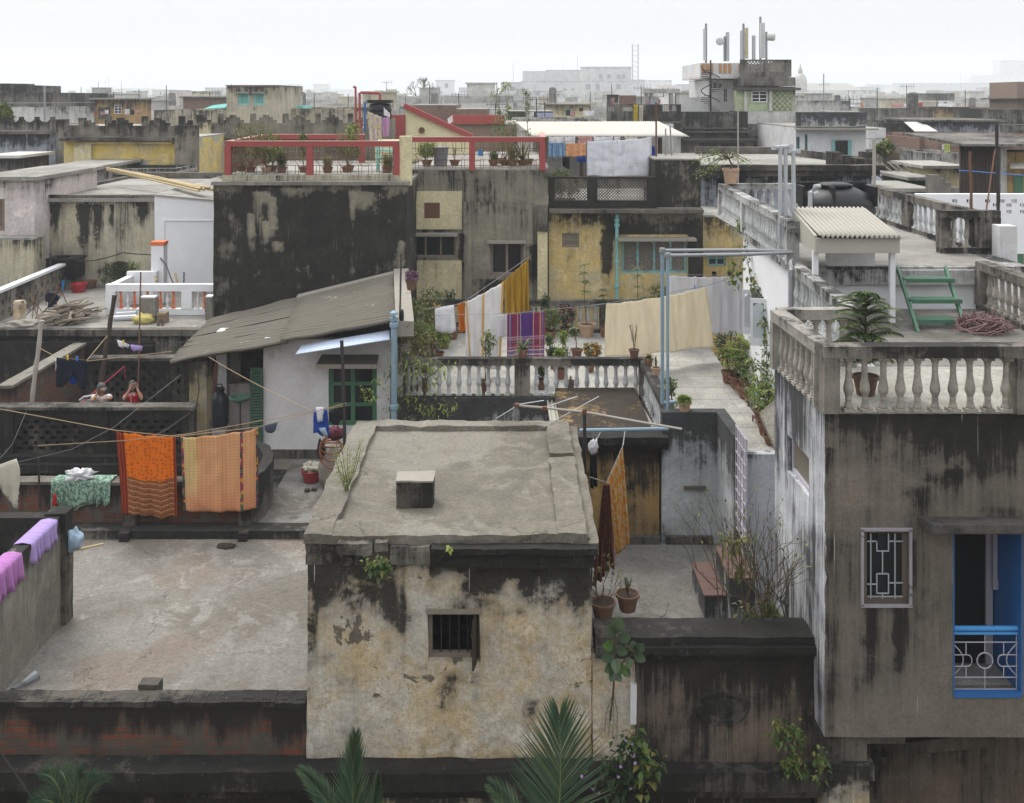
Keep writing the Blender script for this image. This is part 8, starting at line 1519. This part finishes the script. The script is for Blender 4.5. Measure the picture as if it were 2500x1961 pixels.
for u,v,du,dv,L in[(1505,1545,6,-35,.27),(1500,1555,-16,-25,.22),(1508,1560,30,-5,.2),(1500,1578,-28,-4,.2),(1503,1585,25,6,.19),(1500,1600,-32,8,.2),(1500,1608,4,25,.19),(1500,1620,-22,18,.18),(1505,1625,26,16,.17),(1500,1635,-8,24,.17),(1548,1590,-6,-32,.19),(1550,1592,22,-22,.2),(1548,1598,24,12,.18),(1538,1605,-6,22,.16),(1520,1625,14,24,.17),(1500,1640,16,22,.15)]:
 p=at(u,v,13.12);q=at(u+du,v+dv,12.95);d=(q-p).normalized();L*=1.35;w_=L*.52;sd=d.cross(V((0,-1,.35))).normalized();nn=sd.cross(d);vs=[p+d*(L*s)+sd*(w_*k*e)+nn*(.25*w_*abs(k)*e)for s,e in((0,.08),(.2,.75),(.45,1),(.7,.85),(.9,.45),(1,.02))for k in(-.5,0,.5)];f.mesh(vs,[(3*i+a,3*i+a+1,3*i+4+a,3*i+3+a)for i in range(5)for a in(0,1)])
b.build('stem',M['stem'],t);f.build('foliage',M['fig'],t)
def vine(label,pts,Y,n,lm,spread=.12,L=.09,flowers=None,fn=0,name='vine',wd=.05,cat='vine',Y2=None):
 t=thing(name,label,cat,at(*pts[0],Y));b=MB();f=MB();k=len(pts)-1;P3=[at(u,v,lerp(Y,Y2 or Y,i/max(1,k)))for i,(u,v)in enumerate(pts)];b.tube(P3,.008,5)
 for _ in range(n):s=rnd.uniform(0,k-.001);i=int(s);q=lerp(P3[i],P3[i+1],s-i)+V((rnd.gauss(0,spread),-abs(rnd.gauss(0,spread*.5))-.01,rnd.gauss(0,spread)));f.leaf(q,(rv()+V((0,-.5,-.2))).normalized(),V((0,0,1)),L*rnd.uniform(.6,1.3),wd*rnd.uniform(.7,1.2),.2,droop=.2)
 b.build('stem',M['stem'],t);f.build('foliage',M[lm],t)
 if flowers:f=MB();[f.leaf(at(*pts[rnd.randrange(k+1)],Y)+V((rnd.gauss(0,spread*1.4),-.15,rnd.gauss(0,spread*1.2))),rv().normalized(),V((0,-1,0)),.05,.05,.1)for _ in range(fn)];f.build('flower',M[flowers],t)
 return t
vine('periwinkle with violet flowers growing over the ledge below the fig',[(1500,1960),(1530,1880),(1560,1830),(1540,1800),(1490,1850),(1470,1920)],13.1,230,'leaf_dark',.10,.1,'flower_violet',16,wd=.06,cat='plant',name='flowering_plant');vine('broad leafed creeper hanging beside the violet flowers',[(1545,1790),(1570,1840),(1600,1860),(1570,1900),(1565,1950)],13.0,80,'leaf',.06,.12,wd=.09);vine('leafy weed sprouting on the black ledge at right',[(1885,1760),(1905,1800),(1935,1770),(1950,1800),(1940,1850)],13.1,170,'leaf',.06,.09,name='weed',cat='weed');vine('low weed spilling over the ledge at the right end',[(1900,1870),(1930,1860),(1960,1885)],13.05,110,'leaf',.06,.08,name='weed',cat='weed');vine('small weed at the foot of the grey pedestal',[(1990,1840),(2010,1850),(1995,1900)],12.95,60,'leaf',.04,.08,name='weed',cat='weed')
vine('green weed tuft growing from the broken hut cornice',[(905,1372),(925,1385),(945,1375)],13.25,110,'leaf',.055,.09,name='weed',cat='weed');vine('two round leaves sprouting on the hut cornice',[(1095,1338),(1098,1330)],13.2,5,'leaf_lime',.02,.09,name='seedling',cat='seedling',wd=.07)
t=thing('weed','tall flowering weed rooted in the cracked left rim of the hut roof','weed',at(850,1215,15.0));b=MB();f=MB()
for k in range(9):
 p=at(848+rnd.uniform(-6,6),1200,14.9);q=at(852+rnd.uniform(-42,36),1075+abs(rnd.gauss(0,28)),14.9+rnd.uniform(-.3,.3));b.tube([p,lerp(p,q,.5)+rv(.04),q],[.007,.005,.003],4)
 for j in range(60):s=rnd.uniform(.15,1.05);f.leaf(lerp(p,q,s)+rv(.045),(rv()+V((0,0,.4))).normalized(),V((0,0,1)),rnd.uniform(.02,.07)*(1.3-s*.8),.018,.2)
b.build('stem',M['stem_green'],t);f.build('foliage',leafmat('weed',(.20,.23,.07),(.36,.36,.16),(.12,.18,.05)),t)
vine('climber with yellow green leaves round the blue downpipe',[(940,935),(975,880),(1010,905),(1040,880),(1060,915),(1085,890),(1000,960),(950,1005)],23.3,260,'leaf_lime',.16,.12,Y2=23.4);vine('tangled dry climber at the shed corner beside the balusters',[(965,1000),(985,930),(1005,860),(1030,930),(1050,1010),(990,1000)],23.5,170,'leaf_dry',.16,.1);vine('few climber leaves before the green window',[(880,940),(910,975),(890,960),(930,925)],22.9,46,'leaf_lime',.06,.11)
vine('sparse climber on the pillar foot and stained wall right of the pipe',[(1010,990),(1060,1005),(1090,985),(1110,990)],23.3,60,'leaf_lime',.07,.12)
vine('vine hanging down the white wall from the upper terrace',[(1830,545),(1822,620),(1835,690),(1862,730),(1868,800),(1872,870),(1868,960)],24.5,190,'leaf',.06,.13,Y2=20.5,wd=.09);vine('short leafy vine tip hanging under the upper balustrade',[(1800,545),(1815,560),(1835,535)],24.8,90,'leaf_lime',.08,.13,wd=.08);vine('lone bunch of vine leaves hanging on the sheet line',[(1790,640),(1790,690)],26.5,60,'leaf_lime',.09,.16,wd=.1);vine('thin leafless vine with a few leaves on the white wall',[(1822,640),(1850,690),(1870,640)],23.8,26,'leaf',.04,.12,wd=.08)
shrub('wild bush growing at the foot of the stained cream house',(X(285,33.8),33.8,ZT),'bush',.8,1.2,'leaf_dark');shrub('small sapling in the corner behind the white parapet',(X(315,32),32,ZT),'tall',.9,.5,'leaf');shrub('bushy weeds on the yellow house ledge left of the white sheet',(X(1615,31.6),31.6,Z(742,31.6)),'bush',.55,.9,'leaf');shrub('low green weeds at the foot of the yellow wall',(X(1575,31.6),31.6,Z(742,31.6)),'grass',.35,.5,'leaf_lime')
def frond(t,base,tip,sagv,L,n=46,wd=.03,lm='palm',spread=1.0,up=V((0,-.3,1))):
 base,tip=V(base),V(tip);d0=(tip-base);pts=[lerp(base,tip,i/n)+V(sagv)*(math.sin(math.pi*i/n))for i in range(n+1)];b=MB();b.tube(pts[::3]+[pts[-1]],[max(.003,.016*(1-i/(len(pts[::3])+1)))for i in range(len(pts[::3])+1)],5);f=MB()
 for i in range(3,n+1):
  s=i/n;d=(pts[i]-pts[i-1]).normalized();sd=d.cross(V(up)).normalized();nn=sd.cross(d)
  for sg in(-1,1):
   a=lerp(1.15,.3,s)*spread*rnd.uniform(.93,1.07);dr=d*math.cos(a)+sd*(sg*math.sin(a))+nn*.12;ln=L*(math.sin(math.pi*min(1,.22+s*.72))**.7)*rnd.uniform(.92,1.05);q=pts[i]
   wv=dr.cross(nn).normalized()*(wd/2);m1=q+dr*ln*.45+nn*(.02*ln);e=q+dr*ln-V((0,0,.10*ln));f.mesh([q-wv*.5,q+wv*.5,m1+wv+nn*.006,m1-wv+nn*.006,e,m1-nn*.004,q],[(0,6,5,3),(6,1,2,5),(3,5,4),(5,2,4)])
 r=b.build('frond',M['stem_green'],t);f.build('leaflets',M[lm],r);return r
t=thing('palm_tree','palm with a broad upright feather frond before the ochre hut wall','palm',(X(1330,10.6),10.6,0));bx_,by_=X(1336,10.6),10.6
MB().tube([(bx_,by_,0),(bx_+.04,by_,3),(bx_,by_,Z(2140,by_))],[.15,.12,.09],10).build('trunk',M['wood_grey'],t);c=V((bx_,by_,Z(2150,by_)))
frond(t,c,at(1366,1752,10.75),(.05,-.18,0),.84,50,.026,spread=1.0);frond(t,c,at(1200,1925,10.3),(0,-.1,.15),.4,40,.026);frond(t,c,at(1190,2050,11.0),(0,0,.2),.4,36,.026);frond(t,c,at(1480,2060,11.0),(0,0,.2),.4,36,.026)
t=thing('palm_tree','palm with stiff upright leaflets at the hut corner, left of centre','palm',(X(870,11),11,0));bx_,by_=X(885,11),11.0;MB().tube([(bx_,by_,0),(bx_,by_,3),(bx_,by_,Z(2130,by_))],[.14,.11,.08],10).build('trunk',M['wood_grey'],t);c=V((bx_,by_,Z(2140,by_)))
frond(t,c,at(868,1810,11.1),(-.05,-.1,0),.6,38,.026,spread=.5);frond(t,c,at(740,1888,11.2),(-.02,0,.16),.36,44,.03,spread=.6);frond(t,c,at(930,1905,10.8),(.05,0,.12),.4,40,.03,spread=.6);frond(t,c,at(780,2000,10.8),(0,0,.16),.36,36,.03)
t=thing('palm_tree','dark small palm in the shade at the lower left','palm',(X(175,12.4),12.4,0));bx_,by_=X(180,12.4),12.4;MB().tube([(bx_,by_,0),(bx_,by_,Z(2050,by_))],[.12,.07],9).build('trunk',M['wood_grey'],t);c=V((bx_,by_,Z(2060,by_)))
for u,v,y in((110,1890,12.5),(150,1885,12.7),(255,1910,12.5),(230,1900,12.2),(85,1960,12.2),(200,1890,12.3)):frond(t,c,at(u,v,y),(0,0,.22),.30,34,.014,lm='palm',spread=.9)
# the two people
SK=lambda n,c:simple(n,c,.55,.1,20,bump=.02)
M['skin_b']=SK('skin_b',(.30,.165,.10));M['skin_c']=SK('skin_c',(.42,.26,.18));M['hair_grey']=simple('hair_grey',(.07,.07,.07),.6,.4,40);M['hair_black']=simple('hair_black',(.012,.011,.012),.5,.3,40)
M['eye']=simple('eye',(.02,.015,.012),.3,.05,4);M['lips']=simple('lips',(.24,.09,.075),.5,.1,20)
def skin(name,nodes,edges,mat,parent,sub=2,root=0):
 me=bpy.data.meshes.new(name);me.from_pydata([n[0]for n in nodes],edges,[]);me.materials.append(mat);o=link(name,me,parent);m=o.modifiers.new('skin','SKIN');m.use_smooth_shade=True
 for i,n in enumerate(nodes):sv=me.skin_vertices[0].data[i];sv.radius=(n[1],n[2]if len(n)>2 else n[1]);sv.use_root=(i==root)
 s=o.modifiers.new('smooth','SUBSURF');s.levels=sub;s.render_levels=sub;return o
def person(label,base,hgt,lean,handL,handR,elbL,elbR,face,skm,shirt,hairm,woman=False):
 """base: feet; handL/handR/elbL/elbR in world space (L = picture left)"""
 t=thing('person',label,'person',base);B=V(base);h=hgt;up=V((0,0,1));ln=V(lean)
 P=lambda x,y,z:B+V((x,y,z))*1.0+ln*max(0,(z/h-.5)*2)
 sw=.105*h;pel=P(0,0,.52*h);wst=P(0,0,.62*h);che=P(0,0,.72*h);nck=P(0,0,.83*h);hd0=P(0,-.01,.87*h);shl,shr=P(-sw,0,.795*h),P(sw,0,.795*h);hl,hr=P(-.055*h,0,.5*h),P(.055*h,0,.5*h);kl,kr=B+V((-.06*h,-.02,.27*h)),B+V((.06*h,-.02,.27*h));fl,fr=B+V((-.06*h,0,.04*h)),B+V((.06*h,0,.04*h));tl,tr=fl+V((-.01,-.1,-.03)),fr+V((.01,-.1,-.03));r=h/1.5
 eL,eR,wL,wR=V(elbL),V(elbR),V(handL),V(handR)
 N=[(pel,.10*r,.08*r),(wst,.09*r,.07*r),(che,.105*r,.08*r),(nck,.04*r),(hd0,.04*r),(shl,.048*r),(eL,.032*r),(lerp(eL,wL,.35),.034*r),(wL,.021*r),(shr,.048*r),(eR,.032*r),(lerp(eR,wR,.35),.034*r),(wR,.021*r),(hl,.075*r),(kl,.05*r),(fl,.035*r),(tl,.025*r),(hr,.075*r),(kr,.05*r),(fr,.035*r),(tr,.025*r)]
 E=[(0,1),(1,2),(2,3),(3,4),(2,5),(5,6),(6,7),(7,8),(2,9),(9,10),(10,11),(11,12),(0,13),(13,14),(14,15),(15,16),(0,17),(17,18),(18,19),(19,20)]
 body=skin('body',N,E,M[skm],t)
 fd=V(face).normalized();sd=fd.cross(up).normalized();hc=P(0,0,.925*h)+fd*.02*r;hh=.107*r;b=MB();nu,nv=28,22;vs=[]
 for j in range(nv+1):
  th=math.pi*j/nv
  for i in range(nu):
   ph=2*math.pi*i/nu;x,y,z=math.sin(th)*math.sin(ph),math.sin(th)*math.cos(ph),math.cos(th);wx,wy=.76,.92
   if z<-.1:q=(-.1-z)/.9;wx*=1-.32*q;wy*=1-.1*q
   y2=y*wy;ff=max(0,y)
   y2+=.24*ff**2*math.exp(-(x/.13)**2-((z+.12)/.16)**2)-.10*ff*math.exp(-((abs(x)-.32)/.15)**2-((z-.10)/.12)**2)+.08*ff*math.exp(-(x/.25)**2-((z+.82)/.16)**2)+.06*ff*math.exp(-(x/.2)**2-((z+.46)/.09)**2)
   vs.append(hc+(sd*(x*wx)+fd*y2+up*z)*hh)
 b.mesh(vs,[(j*nu+i,(j+1)*nu+i,(j+1)*nu+(i+1)%nu,j*nu+(i+1)%nu)for j in range(nv)for i in range(nu)]);hd=b.build('head',M[skm],t,smooth=True,weld=True)
 H3=lambda x,y,z:hc+(sd*x+fd*y+up*z)*hh
 b=MB();[b.lathe([(.001,-.012*r),(.012*r,0),(.001,.012*r)],H3(x,.80,.09),8)for x in(-.32,.32)];b.build('eyes',M['eye'],hd,smooth=True);b=MB();b.bar(H3(-.22,.97,-.5),H3(.22,.97,-.5),.012*r,.014*r);b.build('mouth',M['lips'],hd)
 b=MB();[b.lathe([(.004*r,-.025*r),(.014*r,0),(.006*r,.025*r)],H3(x,-.02,-.02),7)for x in(-.80,.80)];b.build('ears',M[skm],hd,smooth=True)
 b=MB();vs=[]
 for j in range(15):
  th=math.pi*.62*j/14
  for i in range(nu):
   ph=2*math.pi*i/nu;fr_=math.cos(ph);lim=th*(1 if fr_<.1 else 1-.46*(fr_-.1)/.9);x,y,z=math.sin(lim)*math.sin(ph),math.sin(lim)*math.cos(ph),math.cos(lim);k=1.09+.03*noise.noise(V((x,y,z))*4);vs.append(H3(x*.80*k,y*.96*k-.03,z*1.06*k))
 b.mesh(vs,[(j*nu+i,(j+1)*nu+i,(j+1)*nu+(i+1)%nu,j*nu+(i+1)%nu)for j in range(14)for i in range(nu)])
 if woman:b.lathe([(.01,-.045*r),(.04*r,-.02*r),(.045*r,.01*r),(.01,.045*r)],H3(0,-1.05,.1),10)
 else:b.lathe([(.07*r,-.09*r),(.085*r,.0),(.07*r,.08*r)],H3(0,-.5,-.3),12)
 b.build('hair',M[hairm],hd,smooth=True,solid=.006)
 for w_,e_,tgt,sg in((wL,eL,None,1),(wR,eR,None,-1)):
  d=(w_-e_).normalized();inn=(V((0,-1,0))-d*d.dot(V((0,-1,0)))).normalized();s2=d.cross(inn).normalized()*sg;k=r*1.0
  hn=[(w_,.019*k,.013*k),(w_+d*.04*k,.034*k,.014*k),(w_+d*.075*k,.034*k,.013*k)];skin('hand',hn,[(0,1),(1,2)],M[skm],t,1)
  for q,(o_,L)in enumerate(((-.028,.058),(-.009,.068),(.010,.063),(.027,.05))):
   p0=w_+d*.072*k+s2*o_*k;p1=p0+d*L*.5*k-inn*.006*k;p2=p1+(d*.45+inn*.75)*L*.45*k;p3=p2+(inn*.8-d*.25)*L*.3*k;skin('finger',[(p0,.0095*k),(p1,.0088*k),(p2,.008*k),(p3,.0065*k)],[(0,1),(1,2),(2,3)],M[skm],t,1)
  p0=w_+d*.03*k-s2*.028*k;p1=p0+(d*.6-s2*.7)*.034*k;p2=p1+(d*.9+inn*.4)*.03*k;skin('thumb',[(p0,.0115*k),(p1,.01*k),(p2,.0075*k)],[(0,1),(1,2)],M[skm],t,1)
 sN=[(pel-up*.02,.122*r,.10*r),(wst,.112*r,.09*r),(che,.128*r,.10*r),(P(0,0,.80*h),.07*r,.06*r),(shl,.066*r),(lerp(shl,eL,.55),.055*r),(shr,.066*r),(lerp(shr,eR,.55),.055*r)]
 skin('shirt',sN,[(0,1),(1,2),(2,3),(2,4),(4,5),(2,6),(6,7)],CL[shirt],t)
 b=MB();b.lathe([(.21*r,.06*h-0),(.17*r,.3*h),(.13*r,.52*h)],B,16);b.build('skirt',CL['white_shade' if woman else 'dark'],t,smooth=True)
 if woman:
  b=MB();ring=lambda x:b.tube([H3(x+.21*math.cos(k*math.pi/7),.98-.05*abs(x),.08+.17*math.sin(k*math.pi/7))for k in range(15)],.004*r,5);ring(-.3);ring(.3);b.tube([H3(-.1,1,.1),H3(.1,1,.1)],.004*r,4);[b.tube([H3(x*.5,.93,.1),H3(x*.84,0,.05)],.004*r,4)for x in(-1,1)];b.build('glasses',M['white_paint'],hd)
  b=MB();d=(wL-eL).normalized();c=lerp(eL,wL,.3);b.tube([c+(d.cross(up).normalized()*math.cos(k*.7)+d.cross(d.cross(up)).normalized()*math.sin(k*.7))*.037*r for k in range(10)],.005,5);b.build('bangle',M['peg_yellow'],t)
 else:
  b=MB();f0=P(0,-.10*r-.012,.80*h);b.bar(f0+V((-.004,0,0)),P(0,-.11*r-.012,.6*h),.012,.012);[b.bar(P(x*.02,-.075*r,.822*h),P(x*.075,-.085*r,.79*h),.012,.014)for x in(-1,1)];b.build('piping',CL['white'],t)
 return t
wy=23.62;ct=9.085
person('elderly woman in white leaning on the dark wall, one hand at her ear',(X(247,wy),wy+.04,ZP),1.61,(.03,-.12,-.03),at(239,957,wy-.05),(X(262,wy),wy-.28,ct+.045),(X(240,wy)-.0,wy-.34,ct+.035),(X(282,wy),wy-.22,ct+.06),(.72,-.65,-.05),'skin_b','white','hair_grey',True)
cy_=23.75
person('child in a red shirt shading the eyes with both hands',(X(326,cy_),cy_,ZP),1.60,(0,-.06,0),at(319,947,cy_-.22),at(334,947,cy_-.22),at(302,977,cy_-.2),at(346,975,cy_-.2),(.05,-1,0),'skin_c','red','hair_black',False)
t=thing('chair','grey chair back just showing left of the elderly woman','chair',(X(215,23.6),23.7,ZP));b=MB();xc=X(216,23.6);b.tube([(xc-.22,23.65,9.02),(xc-.12,23.65,9.1),(xc+.05,23.65,9.13),(xc+.2,23.65,9.12)],.03,6);b.bar((xc-.2,23.65,8.95),(xc+.2,23.65,9.0),.03,.14);b.build('backrest',M['galv_pale'],t);MB().box(xc-.22,xc+.22,23.67,24.1,8.42,8.46).build('seat',M['galv_pale'],t);[MB().box(xc+sx-.02,xc+sx+.02,sy,sy+.04,ZP,8.419 if sy>23.7 else 9.0).build('leg',M['galv_pale'],t)for sx in(-.2,.2)for sy in(23.655,24.05)]
